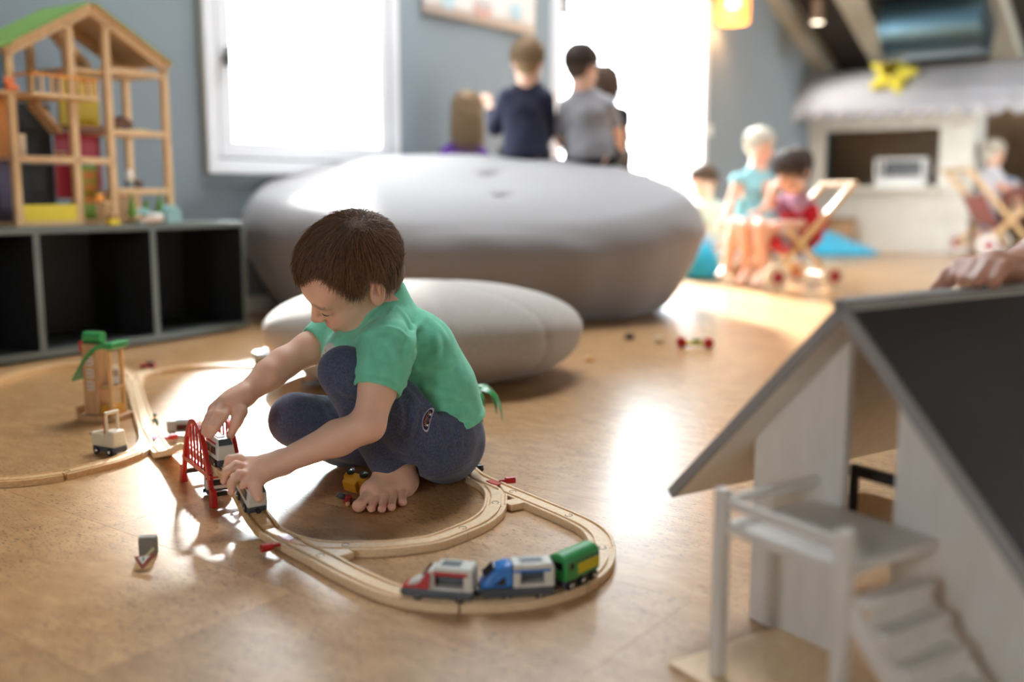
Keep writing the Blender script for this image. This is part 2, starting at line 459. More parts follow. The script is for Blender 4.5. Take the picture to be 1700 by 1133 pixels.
for i, q in enumerate(SKY):
    l = portal('added_skylight', q[0], q[1], q[2], q[2], 0, 1, AX); l.data.size = (q[1] - q[0]) * 1.077; l.data.size_y = q[3] - q[2]
    am = (q[0] + q[1]) / 2; l.location = AB(am, (q[2] + q[3]) / 2, roof_z(am) + 0.1)
    nrm_ = (AX * 0.40 + Vector((0, 0, 1))).normalized(); xx = (AX - Vector((0, 0, 0.40))).normalized(); yy = nrm_.cross(xx)
    l.rotation_euler = Matrix((( xx.x, yy.x, nrm_.x), (xx.y, yy.y, nrm_.y), (xx.z, yy.z, nrm_.z))).to_euler()
    o = bpy.data.objects.new('window_%d' % (10 + i), None); COL.objects.link(o); o['kind'] = 'structure'  # frame of the added, unseen skylight
    m = MB()
    for a in (q[0], q[1] - 0.06): m.bar(AB(a + 0.03, q[2], roof_z(a + 0.03) + 0.06), AB(a + 0.03, q[3], roof_z(a + 0.03) + 0.06), 0.06, 0.08)
    for b in (q[2] + 0.03, q[3] - 0.03): m.bar(AB(q[0], b, roof_z(q[0]) + 0.06), AB(q[1], b, roof_z(q[1]) + 0.06), 0.06, 0.08)
    m.build('frame', M_BEAM, o)
ceil = struct(mb.build('ceiling', M_CEIL))
for b in (0.02, 0.70, 1.74, 2.8, 3.86, 4.9, 5.9):
    m2 = MB(); p = RM @ Vector((2.6 if b < 2.5 else RIDGE, b, roof_z(2.6 if b < 2.5 else RIDGE) - 0.09)); q = RM @ Vector((A1, b, roof_z(A1) - 0.09))
    m2.bar(p, q, 0.23, 0.18); m2.build('beam', M_BEAM, ceil)

# cork floor laid in tiles
def cork():
    m = bpy.data.materials.new('lacquered_cork'); m.use_nodes = True
    nt = m.node_tree; N = nt.nodes; L = nt.links; b = N['Principled BSDF']
    tc = N.new('ShaderNodeTexCoord'); oi = N.new('ShaderNodeObjectInfo')
    geo = N.new('ShaderNodeNewGeometry')
    vr = N.new('ShaderNodeVectorRotate'); vr.rotation_type = 'Z_AXIS'; vr.inputs['Angle'].default_value = -math.atan2(-0.6, 0.8)
    L.new(geo.outputs['Position'], vr.inputs['Vector'])
    add = N.new('ShaderNodeVectorMath'); add.operation = 'ADD'
    sc = N.new('ShaderNodeVectorMath'); sc.operation = 'SCALE'; sc.inputs[3].default_value = 7.0
    cmb = N.new('ShaderNodeCombineXYZ'); L.new(oi.outputs['Random'], cmb.inputs[0]); L.new(oi.outputs['Random'], cmb.inputs[1])
    L.new(cmb.outputs[0], sc.inputs[0]); L.new(vr.outputs[0], add.inputs[0]); L.new(sc.outputs[0], add.inputs[1])
    def noise(scale, st, det=4, rough=0.5, dist=0.0):
        mp = N.new('ShaderNodeMapping'); mp.inputs['Scale'].default_value = st; L.new(add.outputs[0], mp.inputs['Vector'])
        z = N.new('ShaderNodeTexNoise'); z.inputs['Scale'].default_value = scale; z.inputs['Detail'].default_value = det
        z.inputs['Roughness'].default_value = rough; z.inputs['Distortion'].default_value = dist
        L.new(mp.outputs[0], z.inputs['Vector']); return z
    def ramp(src, p0, p1):
        r = N.new('ShaderNodeMapRange'); r.inputs[1].default_value = p0; r.inputs[2].default_value = p1; L.new(src, r.inputs[0]); return r.outputs[0]
    base = N.new('ShaderNodeMixRGB'); base.inputs[1].default_value = lin(170, 122, 74); base.inputs[2].default_value = lin(206, 160, 108)
    L.new(ramp(noise(14, (1, 2.2, 1), 6, 0.65).outputs['Fac'], 0.3, 0.7), base.inputs[0])
    tone = N.new('ShaderNodeMixRGB'); tone.blend_type = 'MULTIPLY'; tone.inputs[0].default_value = 1
    tr = N.new('ShaderNodeMapRange'); tr.inputs[3].default_value = 0.86; tr.inputs[4].default_value = 1.08; L.new(oi.outputs['Random'], tr.inputs[0])
    L.new(base.outputs[0], tone.inputs[1]); L.new(tr.outputs[0], tone.inputs[2])
    fl = N.new('ShaderNodeMixRGB'); fl.inputs[2].default_value = lin(70, 40, 22)
    n1 = ramp(noise(85, (1, 4.6, 1), 2, 0.6, 0.8).outputs['Fac'], 0.605, 0.64)
    n3 = ramp(noise(5, (1, 1, 1), 2).outputs['Fac'], 0.32, 0.50)
    mu = N.new('ShaderNodeMath'); mu.operation = 'MULTIPLY'; L.new(n1, mu.inputs[0]); L.new(n3, mu.inputs[1])
    L.new(mu.outputs[0], fl.inputs[0]); L.new(tone.outputs[0], fl.inputs[1])
    L.new(fl.outputs[0], b.inputs['Base Color'])
    b.inputs['Roughness'].default_value = 0.34; b.inputs['Specular IOR Level'].default_value = 0.5
    b.inputs['Coat Weight'].default_value = 0.55; b.inputs['Coat Roughness'].default_value = 0.22; b.inputs['Coat IOR'].default_value = 1.5
    bp = N.new('ShaderNodeBump'); bp.inputs['Strength'].default_value = 0.25; bp.inputs['Distance'].default_value = 0.0006; bp.invert = True
    L.new(mu.outputs[0], bp.inputs['Height']); L.new(bp.outputs[0], b.inputs['Normal'])
    n4 = noise(9, (1, 1.4, 1), 3)
    cb = N.new('ShaderNodeBump'); cb.inputs['Strength'].default_value = 0.12; cb.inputs['Distance'].default_value = 0.002
    L.new(n4.outputs['Fac'], cb.inputs['Height']); L.new(cb.outputs[0], b.inputs['Coat Normal'])
    return m
M_CORK = cork()
mb = MB(); mb.bb(A0 - T, A1 + T, -T, B1 + T, -0.12, -0.006, RM)
floor = struct(mb.build('floor', M_CORK))
TL, TW = 0.90, 0.30                    # tile: long side along B
tile = MB().bb(0, TW - 0.0006, 0, TL - 0.0006, -0.006, 0.0).mesh('cork_tile'); tile.materials.append(M_CORK)
far = MB(); ntile = 0
ia0, ia1 = int(A0 / TW) - 1, int(A1 / TW) + 1
for i in range(ia0, ia1):
    for j in range(-1, 8):
        a = i * TW; b = j * TL + (0.45 if i % 2 else 0.0)
        a_, b_ = max(a, A0), max(b, 0.0); a2, b2 = min(a + TW, A1), min(b + TL, B1)
        if a2 - a_ < 0.01 or b2 - b_ < 0.01: continue
        c = AB((a_ + a2) / 2, (b_ + b2) / 2); px = pix(c) if c.y > 0.6 else (-999, 0)
        whole = (a_ == a and b_ == b and a2 == a + TW and b2 == b + TL)
        if whole and c.y > 0.75 and c.y < 8.2 and -320 < px[0] < 1950 and px[1] < 1500:
            o = link('cork_tile', tile, None, floor); o.matrix_local = RM @ Matrix.Translation((a, b, 0)); ntile += 1
        else: far.bb(a_, a2 - 0.0006, b_, b2 - 0.0006, -0.006, 0, RM)
fo = far.build('cork_tile_field', M_CORK, floor); fo['kind'] = 'stuff'

# baseboard along the window wall
M_WHITE = mat('white_lacquer', (236, 235, 232), 0.35, var=0.02)
mb = MB(); mb.bb(A0, DOOR[0] - 0.07, 0, 0.014, 0, 0.07, RM); mb.bb(DOOR[1] + 0.07, A1, 0, 0.014, 0, 0.07, RM)
struct(mb.build('baseboard_back', M_WHITE))

# window in the back wall: casing, sash, glass, handle
M_FRAME = mat('white_window_paint', (232, 231, 234), 0.4, var=0.02)
M_GAP = mat('rubber_gasket', (120, 122, 112), 0.7)
M_STEEL = mat('dark_brushed_metal', (95, 96, 88), 0.35, metal=0.9)
def frame_mb(a0, a1, z0, z1, w, b0, b1):
    m = MB(); m.bb(a0, a1, b0, b1, z0, z0 + w, RM); m.bb(a0, a1, b0, b1, z1 - w, z1, RM)
    m.bb(a0, a0 + w, b0, b1, z0 + w, z1 - w, RM); m.bb(a1 - w, a1, b0, b1, z0 + w, z1 - w, RM); return m
w1 = bpy.data.objects.new('window_1', None); COL.objects.link(w1); w1['kind'] = 'structure'
w1['label'] = 'white framed casement window with bright daylight behind'
a0, a1, z0, z1 = WIN
frame_mb(a0 - 0.035, a1 + 0.035, z0 - 0.035, z1 + 0.035, 0.062, -0.10, 0.03).build('casing', M_FRAME, w1, bevel=0.004)
frame_mb(a0 + 0.027, a1 - 0.027, z0 + 0.027, z1 - 0.027, 0.012, -0.09, 0.004).build('gasket', M_GAP, w1)
frame_mb(a0 + 0.036, a1 - 0.036, z0 + 0.036, z1 - 0.036, 0.074, -0.08, 0.024).build('sash', M_FRAME, w1, bevel=0.005)
MB().bb(a0 + 0.10, a1 - 0.10, -0.045, -0.039, z0 + 0.10, z1 - 0.10, RM).build('pane', glass_mat(), w1)
hz = on_wall(365, 98)[1]; m = MB(); m.lathe([(0.017, 0), (0.017, 0.012)], 16, RM @ Matrix.Translation((a0 + 0.073, 0.024, hz)) @ rotm(rx=-math.pi / 2))
m.bb(a0 + 0.062, a0 + 0.084, 0.036, 0.06, hz - 0.035, hz + 0.05, RM); m.build('handle', M_STEEL, w1, bevel=0.006)

# tall glazed double door
d1 = bpy.data.objects.new('door_1', None); COL.objects.link(d1); d1['kind'] = 'structure'
d1['label'] = 'tall glazed double door with white frame'
a0, a1, z0, z1 = DOOR; am = (a0 + a1) / 2 + 0.42
m = MB(); m.bb(a0 - 0.05, a0 + 0.03, -0.2, 0.03, 0, z1 + 0.05, RM); m.bb(a1 - 0.03, a1 + 0.05, -0.2, 0.03, 0, z1 + 0.05, RM); m.bb(a0 + 0.03, a1 - 0.03, -0.2, 0.03, z1 - 0.03, z1 + 0.05, RM)
m.build('casing', M_FRAME, d1, bevel=0.004)
for p, q in ((a0 + 0.03, am), (am, a1 - 0.03)):
    leaf = frame_mb(p, q, 0.01, z1 - 0.03, 0.035, -0.17, -0.12).build('door_leaf', M_FRAME, d1, bevel=0.004)
    MB().bb(p + 0.035, q - 0.035, -0.148, -0.142, 0.045, z1 - 0.065, RM).build('pane', glass_mat(), leaf)
# notice stuck on the door pane
n = MB().bb(-0.065, 0.065, -0.004, 0.004, -0.13, 0.13); aa, zz = on_wall(965, -12)
o = one(n, 'door_notice', mat('dark_card', (52, 50, 42), 0.7), 'small dark card taped high on the glazed door', 'notice', AB(aa, -0.136, zz), math.atan2(0.8, 0.6))
MB().bb(-0.03, 0.03, -0.0055, -0.004, -0.1, -0.04).build('printed_panel', mat('grey_print', (150, 146, 140), 0.7), o)
# wall switch by the door
aa, zz = on_wall(1172, 216)
sw = thing('light_switch', 'small white switch plate beside the glazed door', 'switch', AB(aa + 0.05, 0.0, zz), ROT_A)
MB().bb(-0.045, 0.045, -0.012, 0.0, -0.045, 0.045).build('plate', M_WHITE, sw, bevel=0.003)
MB().bb(-0.028, 0.028, -0.02, -0.012, -0.028, 0.028).build('rocker', M_WHITE, sw, bevel=0.003)

# daylight portals in every opening
for w in FW: portal('added_front_window', w[0], w[1], B1 + 0.02, B1 + 0.02, 0.7, 1.75 if w[0] > 4 else 2.3, -BX)
for w in LW: portal('added_left_window', A0 - 0.02, A0 - 0.02, w[0], w[1], 0.7, 2.2, AX)
portal('window_light', WIN[0], WIN[1], -0.2, -0.2, WIN[2], WIN[3], BX)
portal('door_light', DOOR[0], DOOR[1], -0.22, -0.22, DOOR[2], DOOR[3], BX)
for k, (w, fr) in enumerate([(w, 'f') for w in FW] + [(w, 'l') for w in LW]):
    o = bpy.data.objects.new('window_%d' % (k + 2), None); COL.objects.link(o); o['kind'] = 'structure'  # frames of the added fill windows behind the camera
    if fr == 'f':
        m = MB(); zt = 1.75 if w[0] > 4 else 2.3
        for z in (0.7, zt - 0.06): m.bb(w[0], w[1], B1 + 0.05, B1 + 0.11, z, z + 0.06, RM)
        for a in (w[0], (w[0] + w[1]) / 2 - 0.03, w[1] - 0.06): m.bb(a, a + 0.06, B1 + 0.05, B1 + 0.11, 0.76, zt - 0.06, RM)
    else:
        m = MB(); zt = 2.2
        for z in (0.7, zt - 0.06): m.bb(A0 - 0.11, A0 - 0.05, w[0], w[1], z, z + 0.06, RM)
        for b in (w[0], (w[0] + w[1]) / 2 - 0.03, w[1] - 0.06): m.bb(A0 - 0.11, A0 - 0.05, b, b + 0.06, 0.76, zt - 0.06, RM)
    m.build('frame', M_FRAME, o)
# terrace outside
struct(MB().bb(-9, 12, -14, -T, -0.14, -0.02, RM).build('terrace', mat('pale_concrete', (190, 190, 186), 0.9, var=0.06, vscale=2)))
# ------------------------------------------------------------------ low shelf unit
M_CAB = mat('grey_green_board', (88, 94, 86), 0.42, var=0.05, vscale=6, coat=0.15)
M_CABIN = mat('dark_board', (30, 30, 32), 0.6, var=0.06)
cabR = PZ(413, 548); cabL = PZ(0, 611); cd = (cabR - cabL).normalized(); CAB_RZ = math.atan2(cd.y, cd.x)
CAB_D, CAB_H, CAB_T = 0.36, 0.435, 0.022
cab = thing('low_shelf', 'long low dark grey shelf unit with open cubbies under the toy house', 'shelf', cabR, CAB_RZ)
CL = 1.78
# local x runs along the front (0 at its right end, negative to the left), y goes back to the wall
MB().bb(-CL, 0, 0, CAB_D, CAB_H - CAB_T, CAB_H).build('top_board', M_CAB, cab, bevel=0.002)
MB().bb(-CL, 0, 0, CAB_D, 0.012, 0.012 + CAB_T).build('bottom_board', mat('darker_grey_board', (52, 55, 52), 0.5), cab, bevel=0.002)  # bottom board darker than its front edge
MB().bb(-CL, 0, -0.0012, 0, 0.012, 0.012 + CAB_T).build('bottom_edge', M_CAB, cab)
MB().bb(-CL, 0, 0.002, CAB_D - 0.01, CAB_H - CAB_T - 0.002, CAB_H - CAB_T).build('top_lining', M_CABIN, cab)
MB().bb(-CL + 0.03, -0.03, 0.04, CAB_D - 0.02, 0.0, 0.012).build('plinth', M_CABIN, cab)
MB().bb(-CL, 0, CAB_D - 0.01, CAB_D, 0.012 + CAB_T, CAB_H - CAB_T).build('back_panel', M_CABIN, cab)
def cab_x(px, py):                     # local x of the front edge at a pixel
    r = ray(px, py); n = Vector((-cd.y, cd.x, 0)); t = (cabR - CAM.location).dot(n) / r.dot(n); return (CAM.location + r * t - cabR).dot(cd)
xs = [cab_x(258, 480), cab_x(66, 490), cab_x(66, 490) - (cab_x(258, 480) - cab_x(66, 490))]
for x in [-CAB_T / 2] + xs + [-CL + CAB_T / 2]:
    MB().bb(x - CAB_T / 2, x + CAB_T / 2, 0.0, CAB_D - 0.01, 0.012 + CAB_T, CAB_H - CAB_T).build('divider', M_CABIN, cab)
    MB().bb(x - CAB_T / 2, x + CAB_T / 2, -0.0012, 0.0, 0.012 + CAB_T, CAB_H - CAB_T).build('divider_edge', M_CAB, cab)

# ------------------------------------------------------------------ the two big floor cushions
M_BAG = fabric('grey_melange_felt', (143, 137, 137), (121, 114, 113), scale=700, mscale=420, bump=0.3)
M_BAG2 = fabric('light_melange_felt', (186, 176, 166), (156, 144, 134), scale=700, mscale=380, bump=0.3)
def seeded(n, seed):
    r = np.random.RandomState(seed); return r.normal(size=(n, 3)), r.uniform(0, 6.28, n)
def waves(g, fr, ph, amp):
    s = 0
    for f, p in zip(fr, ph): s = s + np.sin(g[0] * f[0] + g[1] * f[1] + g[2] * f[2] + p)
    return s * amp / math.sqrt(len(ph))
# big one: front foot line at y~545 px, high at the back where the children sit
bl, br = PZ(430, 500, 0.3), PZ(1160, 480, 0.3)
BC = Vector((-0.17, 4.69, 0))
def big_bag():
    f = Field((-1.75, 3.6, -0.02), (1.5, 6.2, 0.95), 0.02)
    X, Y, Z = np.meshgrid(*f.ax, indexing='ij')
    c, s = math.cos(0.10), math.sin(0.10)
    x = (X - BC.x) * c + (Y - BC.y) * s; y = -(X - BC.x) * s + (Y - BC.y) * c
    q = np.sqrt((x / 1.09) ** 2 + (y / 0.79) ** 2)
    # top height over the plan: the front rim folds at 0.42, the middle sags a little, the back rises to 0.74
    yy = np.clip((y + 0.71) / 1.18, 0, 1); base = 0.40 + 0.34 * (yy ** 0.8)
    base = base - 0.05 * np.clip(x / 1.0, -1, 1) ** 2 * (0.5 + 0.9 * yy) - 0.02 * np.exp(-((x - 0.05) / 0.35) ** 2 - ((y + 0.1) / 0.3) ** 2)
    nx, ph = seeded(6, 4); nx = nx * 5.0; nx[:, 2] = 0
    base = base + waves((X, Y, Z), nx, ph, 0.007)
    for px_, py_, l_, w_ in ((0.075, 0.10, 0.05, 0.012), (0.10, -0.30, 0.035, 0.010)):   # pinched creases in the cover
        base = base - 0.05 * np.exp(-((x - px_) / l_) ** 2 - ((y - py_ - 0.5 * (x - px_)) / (w_ * 2)) ** 2)
    ht = base * np.clip(1 - np.clip((q - 0.86) / 0.16, 0, 1) ** 2.6 * np.interp(y, [-0.5, 0.1], [0.22, 0.55]), 0, 1)
    # side wall: radius shrinks towards the floor, bulges in the upper half
    zz = np.clip(Z / base, 0, 1.2)
    rad = 0.80 + 0.20 * np.clip(zz / 0.70, 0, 1) ** 0.62 - np.interp(y, [-0.5, 0.1], [0.045, 0.10]) * np.clip((zz - 0.72) / 0.28, 0, 1) ** 2
    ang = np.arctan2(y, x); rad = rad + 0.010 * np.sin(ang * 7 + zz * 3) * (1 - zz) + 0.006 * np.sin(ang * 17 + 2 * zz)
    dside = (q - rad) * 0.9
    dtop = (Z - ht) * 0.85
    k = 0.022; h = np.maximum(k - np.abs(dside - dtop), 0) / k
    d = np.maximum(dside, dtop) + h * h * k * 0.25
    d = np.maximum(d, -(Z - 0.004))
    f.d = d.astype(np.float32)
    return f
bag = big_bag().build('floor_cushion', M_BAG, base=(BC.x, BC.y, 0), smooth=3)
tag(bag, 'huge grey felt floor cushion that two boys sit on', 'floor cushion')
def strip(pts, w, h, n=8):
    return MB().tube(pts, h, n)
# small one
SCN = PZ(706, 634); SCN = Vector((-0.265, 2.93, 0))
def small_bag():
    f = Field((-1.0, 2.45, -0.02), (0.55, 3.65, 0.45), 0.012)
    X, Y, Z = np.meshgrid(*f.ax, indexing='ij')
    x = X - SCN.x; y = Y - SCN.y - 0.03; z = Z - 0.14
    r = np.sqrt((x / 0.475) ** 2 + (y / 0.40) ** 2)
    up = np.where(z > 0, 0.142, 0.16)
    e = (np.abs(r) ** 2.3 + np.abs(z / up) ** 2.2) ** (1 / 2.25)
    d = (e - 1) * 0.2
    nx, ph = seeded(6, 9); nx *= 9; d = d + waves((X, Y, Z), nx, ph, 0.0035)
    ang = np.arctan2(y, x)
    for a0 in (-2.9, -2.2, -1.33, -0.62, 0.3, 1.2, 2.2):      # sewn panel seams
        da = (ang - a0 + math.pi) % (2 * math.pi) - math.pi
        d = d + 0.004 * np.exp(-(da * np.maximum(r, 0.15) * 0.45 / 0.008) ** 2)
    d = np.maximum(d, -(Z - 0.003))
    f.d = d.astype(np.float32); return f
sb = small_bag().build('floor_cushion', M_BAG2, base=(SCN.x, SCN.y, 0), smooth=2)
tag(sb, 'smaller pale beige round floor cushion behind the boy in green', 'floor cushion')
# ------------------------------------------------------------------ wooden train track
M_BEECH = wood('beech_track', (238, 206, 166), (224, 188, 144), axis=(3, 3, 10), scale=40, rough=0.42)
M_BEECHD = wood('honey_beech', (222, 180, 128), (200, 154, 100), axis=(3, 3, 10), scale=40, rough=0.42)
M_SLOT = mat('dark_wood_slot', (92, 62, 42), 0.8)
M_RED = mat('red_plastic', (186, 34, 34), 0.32, var=0.03)
TRK_W, TRK_H = 0.040, 0.0125
def trk_prof():
    w, h, g0, g1, d = TRK_W / 2, TRK_H, 0.0095, 0.0155, 0.0038
    return [(-w, 0), (w, 0), (w, h - 0.001), (w - 0.001, h), (g1, h), (g1, h - d), (g0, h - d), (g0, h), (-g0, h), (-g0, h - d), (-g1, h - d), (-g1, h), (-w + 0.001, h), (-w, h - 0.001)]
def px_path(pts, n=8): return spline([PZ(x, y, TRK_H) - Vector((0, 0, TRK_H)) for x, y in pts], n)
def P0(x, y): return PZ(x, y, TRK_H) - Vector((0, 0, TRK_H))
def resample(P, step=0.008):
    out = [P[0]]; acc = 0
    L = [0]
    for i in range(1, len(P)): L.append(L[-1] + (P[i] - P[i - 1]).length)
    m = max(2, int(round(L[-1] / step))); res = []
    j = 0
    for k in range(m + 1):
        s = L[-1] * k / m
        while j < len(L) - 2 and L[j + 1] < s: j += 1
        t = (s - L[j]) / max(1e-9, L[j + 1] - L[j]); res.append(P[j].lerp(P[j + 1], t))
    return res
def connector(o, p, t, base):
    """the round peg lock of a joint: a thin dark ring and its neck"""
    t = t.normalized(); c = p + t * 0.011 + Vector((0, 0, TRK_H + 0.0001)); pts = [c + Vector((math.cos(a) * 0.0062, math.sin(a) * 0.0062, 0)) for a in [math.atan2(t.y, t.x) + math.pi + (0.5 + k * (2 * math.pi - 1.0) / 14) for k in range(15)]]
    MB().tube(pts, 0.00055, 5).build('connector', M_SLOT, o, off=base)
def track_piece(P, label, m=None, joint=True, group='wooden track pieces'):
    P = resample(P); base = Vector((P[0].x, P[0].y, 0)); mb = MB(); mb.sweep(P, trk_prof())
    o = mb.build('track_piece', m or M_BEECH, None, off=base); o.location = base
    tag(o, label, 'toy track', group)
    if joint: connector(o, P[-1], P[-2] - P[-1], base)
    return o
def polyd(X, Y, P):
    d = np.full(X.shape, 9.0, np.float32)
    for a, b in zip(P[:-1], P[1:]):
        ex, ey = b.x - a.x, b.y - a.y; L = ex * ex + ey * ey + 1e-12
        t = np.clip(((X - a.x) * ex + (Y - a.y) * ey) / L, 0, 1); d = np.minimum(d, np.hypot(X - a.x - t * ex, Y - a.y - t * ey))
    return d
def switch_piece(paths, label, m=None, stub=None, plate=None, peg=None, platemat=None):
    paths = [resample(p, 0.006) for p in paths]; allp = [q for p in paths for q in p]
    lo = Vector((min(q.x for q in allp) - 0.03, min(q.y for q in allp) - 0.03, -0.004)); hi = Vector((max(q.x for q in allp) + 0.03, max(q.y for q in allp) + 0.03, TRK_H + 0.006))
    f = Field(lo, hi, 0.0016); X, Y, Z = np.meshgrid(*f.ax, indexing='ij'); x2, y2 = X[:, :, 0], Y[:, :, 0]
    D = np.full(x2.shape, 9.0, np.float32); G = np.full(x2.shape, 9.0, np.float32)
    for p in paths:
        d = polyd(x2, y2, p); e = d - TRK_W / 2
        for a, b in ((p[0], p[1]), (p[-1], p[-2])):          # square ends
            t = (a - b).normalized(); e = np.maximum(e, (x2 - a.x) * t.x + (y2 - a.y) * t.y)
        D = np.minimum(D, e); G = np.minimum(G, np.abs(d - 0.0125) - 0.003)
    if stub: 
        for c, t, l, w in stub:
            t = t.normalized(); n = Vector((-t.y, t.x, 0)); D = np.minimum(D, np.maximum(np.abs((x2 - c.x) * t.x + (y2 - c.y) * t.y) - l / 2, np.abs((x2 - c.x) * n.x + (y2 - c.y) * n.y) - w / 2))
    d = np.maximum(D[:, :, None], np.abs(Z - TRK_H / 2) - TRK_H / 2)
    gr = np.maximum(G[:, :, None], (TRK_H - 0.0038) - Z)
    f.d = np.maximum(d, -gr).astype(np.float32)
    base = Vector((paths[0][0].x, paths[0][0].y, 0))
    o = f.build('track_switch', m or M_BEECH, None, base=base, smooth=0)
    tag(o, label, 'toy track', 'wooden track switches')
    for p in paths: connector(o, p[-1], p[-2] - p[-1], base)
    if plate:                                    # the little lever plate between the rails
        c, rz = plate; m2 = MB(); m2.prism([(-0.016, -0.007), (0.004, -0.008), (0.017, -0.004), (0.017, 0.004), (0.004, 0.008), (-0.016, 0.007)], 0.003, Matrix.Translation(c - base + Vector((0, 0, TRK_H - 0.0012))) @ rotm(rz=rz))
        m2.build('switch_plate', platemat or M_RED, o, bevel=0.0006)
    if peg:
        c, t = peg; t = t.normalized(); c = c - base
        m2 = MB(); m2.cyl(c + Vector((0, 0, 0.0065)), c + t * 0.012 + Vector((0, 0, 0.0065)), 0.0028, 10); m2.cyl(c + t * 0.012 + Vector((0, 0, 0.0065)), c + t * 0.03 + Vector((0, 0, 0.0065)), 0.0062, 14, 0.0066)
        m2.build('lever_peg', M_RED, o, smooth='auto')
    return o

pA = px_path([(448, 878), (480, 896), (538, 926)]); pB = px_path([(448, 878), (476, 892), (510, 901), (548, 905), (586, 905)])
e1 = pA[-1]; e2 = pB[-1]
M_PINK = mat('pale_pink_plate', (222, 170, 196), 0.2, coat=0.6, var=0.03)
switch_piece([pA, pB], 'beech track switch in front of the boy with a pale plate and red peg', stub=[(P0(560, 914), pA[-1] - pA[-2], 0.045, 0.03)],
             plate=(P0(476, 893), math.atan2((pA[5] - pA[0]).y, (pA[5] - pA[0]).x)), peg=(PZ(465, 911, 0.006) * 1, PZ(440, 914, 0.006) - PZ(466, 908, 0.006)), platemat=M_PINK)
track_piece(px_path([(538, 926), (590, 953), (650, 978), (708, 990), (765, 994)]), 'curved track piece under the nose of the red and grey engine')
track_piece(px_path([(765, 994), (820, 993), (880, 987), (925, 976), (957, 965)]), 'curved track piece carrying the blue engine')
track_piece(px_path([(957, 965), (983, 948), (998, 927), (1000, 906)]), 'short curved track piece at the right end of the big loop')
track_piece(px_path([(1000, 906), (994, 888), (975, 871), (938, 853)]), 'curved track piece behind the green wagon')
track_piece(px_path([(938, 853), (900, 837), (857, 819)]), 'straight track piece between the red-plate switch and the loop curve', joint=False)
qA = px_path([(790, 790), (815, 801), (857, 819)]); qB = px_path([(790, 790), (812, 803), (823, 818), (822, 838)])
switch_piece([qA, qB], 'beech track switch with a red plate and red peg right of the boy', stub=[(P0(853, 833), qA[-1] - qA[0], 0.028, 0.03)],
             plate=(P0(820, 802), math.atan2((qA[-1] - qA[0]).y, (qA[-1] - qA[0]).x)), peg=(PZ(829, 805, 0.006) * 1, PZ(850, 803, 0.006) - PZ(829, 805, 0.006)))
track_piece(px_path([(822, 838), (815, 850), (795, 865), (761, 880)]), 'curved track piece of the inner loop below the red-plate switch')
track_piece(px_path([(761, 880), (725, 893), (690, 899), (640, 904), (586, 905)]), 'long curved track piece of the inner loop in front of the bare foot', joint=False)
track_piece(px_path([(790, 790), (775, 777), (763, 762), (750, 746), (735, 733)]), 'curved track piece leading under the squatting boy', joint=False)
track_piece([PZ(784, 742, 0), PZ(762, 722, 0)], 'pale straight track piece lying loose behind the boy', mat('bleached_beech', (226, 214, 198), 0.45, var=0.04))
# left part
rA = px_path([(223, 640), (233, 675), (245, 711)])
track_piece(rA, 'long straight track piece beside the toy station', joint=False)
sA = px_path([(245, 711), (257, 732), (270, 749)]); sB = px_path([(245, 711), (246, 728), (238, 741), (222, 751)])
switch_piece([sA, sB], 'beech track switch with a lilac plate at the foot of the bridge ramp', plate=(P0(257, 727), math.atan2((sA[-1] - sA[0]).y, (sA[-1] - sA[0]).x)),
             platemat=M_PINK, peg=(PZ(272, 733, 0.006), PZ(293, 730, 0.006) - PZ(275, 733, 0.006)))
track_piece(px_path([(222, 751), (190, 763), (150, 773), (102, 785)]), 'curved honey track piece beside the beige crane wagon', M_BEECHD)
track_piece(px_path([(102, 785), (50, 792), (0, 795), (-60, 795)]), 'curved track piece running off the left edge below the crane wagon', M_BEECHD)
uA = px_path([(223, 640), (217, 626), (205, 614), (180, 607)]); uB = px_path([(223, 640), (226, 626), (240, 618), (262, 614)])
switch_piece([uA, uB], 'beech track switch behind the toy station')
track_piece(px_path([(180, 607), (140, 604), (95, 606), (48, 614), (0, 628), (-50, 646)]), 'far curved track piece in front of the shelf running off the left edge', M_BEECHD, joint=False)
track_piece(px_path([(262, 614), (296, 609), (340, 606), (385, 605), (428, 607)]), 'far curved track piece right of the toy station', M_BEECHD, joint=False)

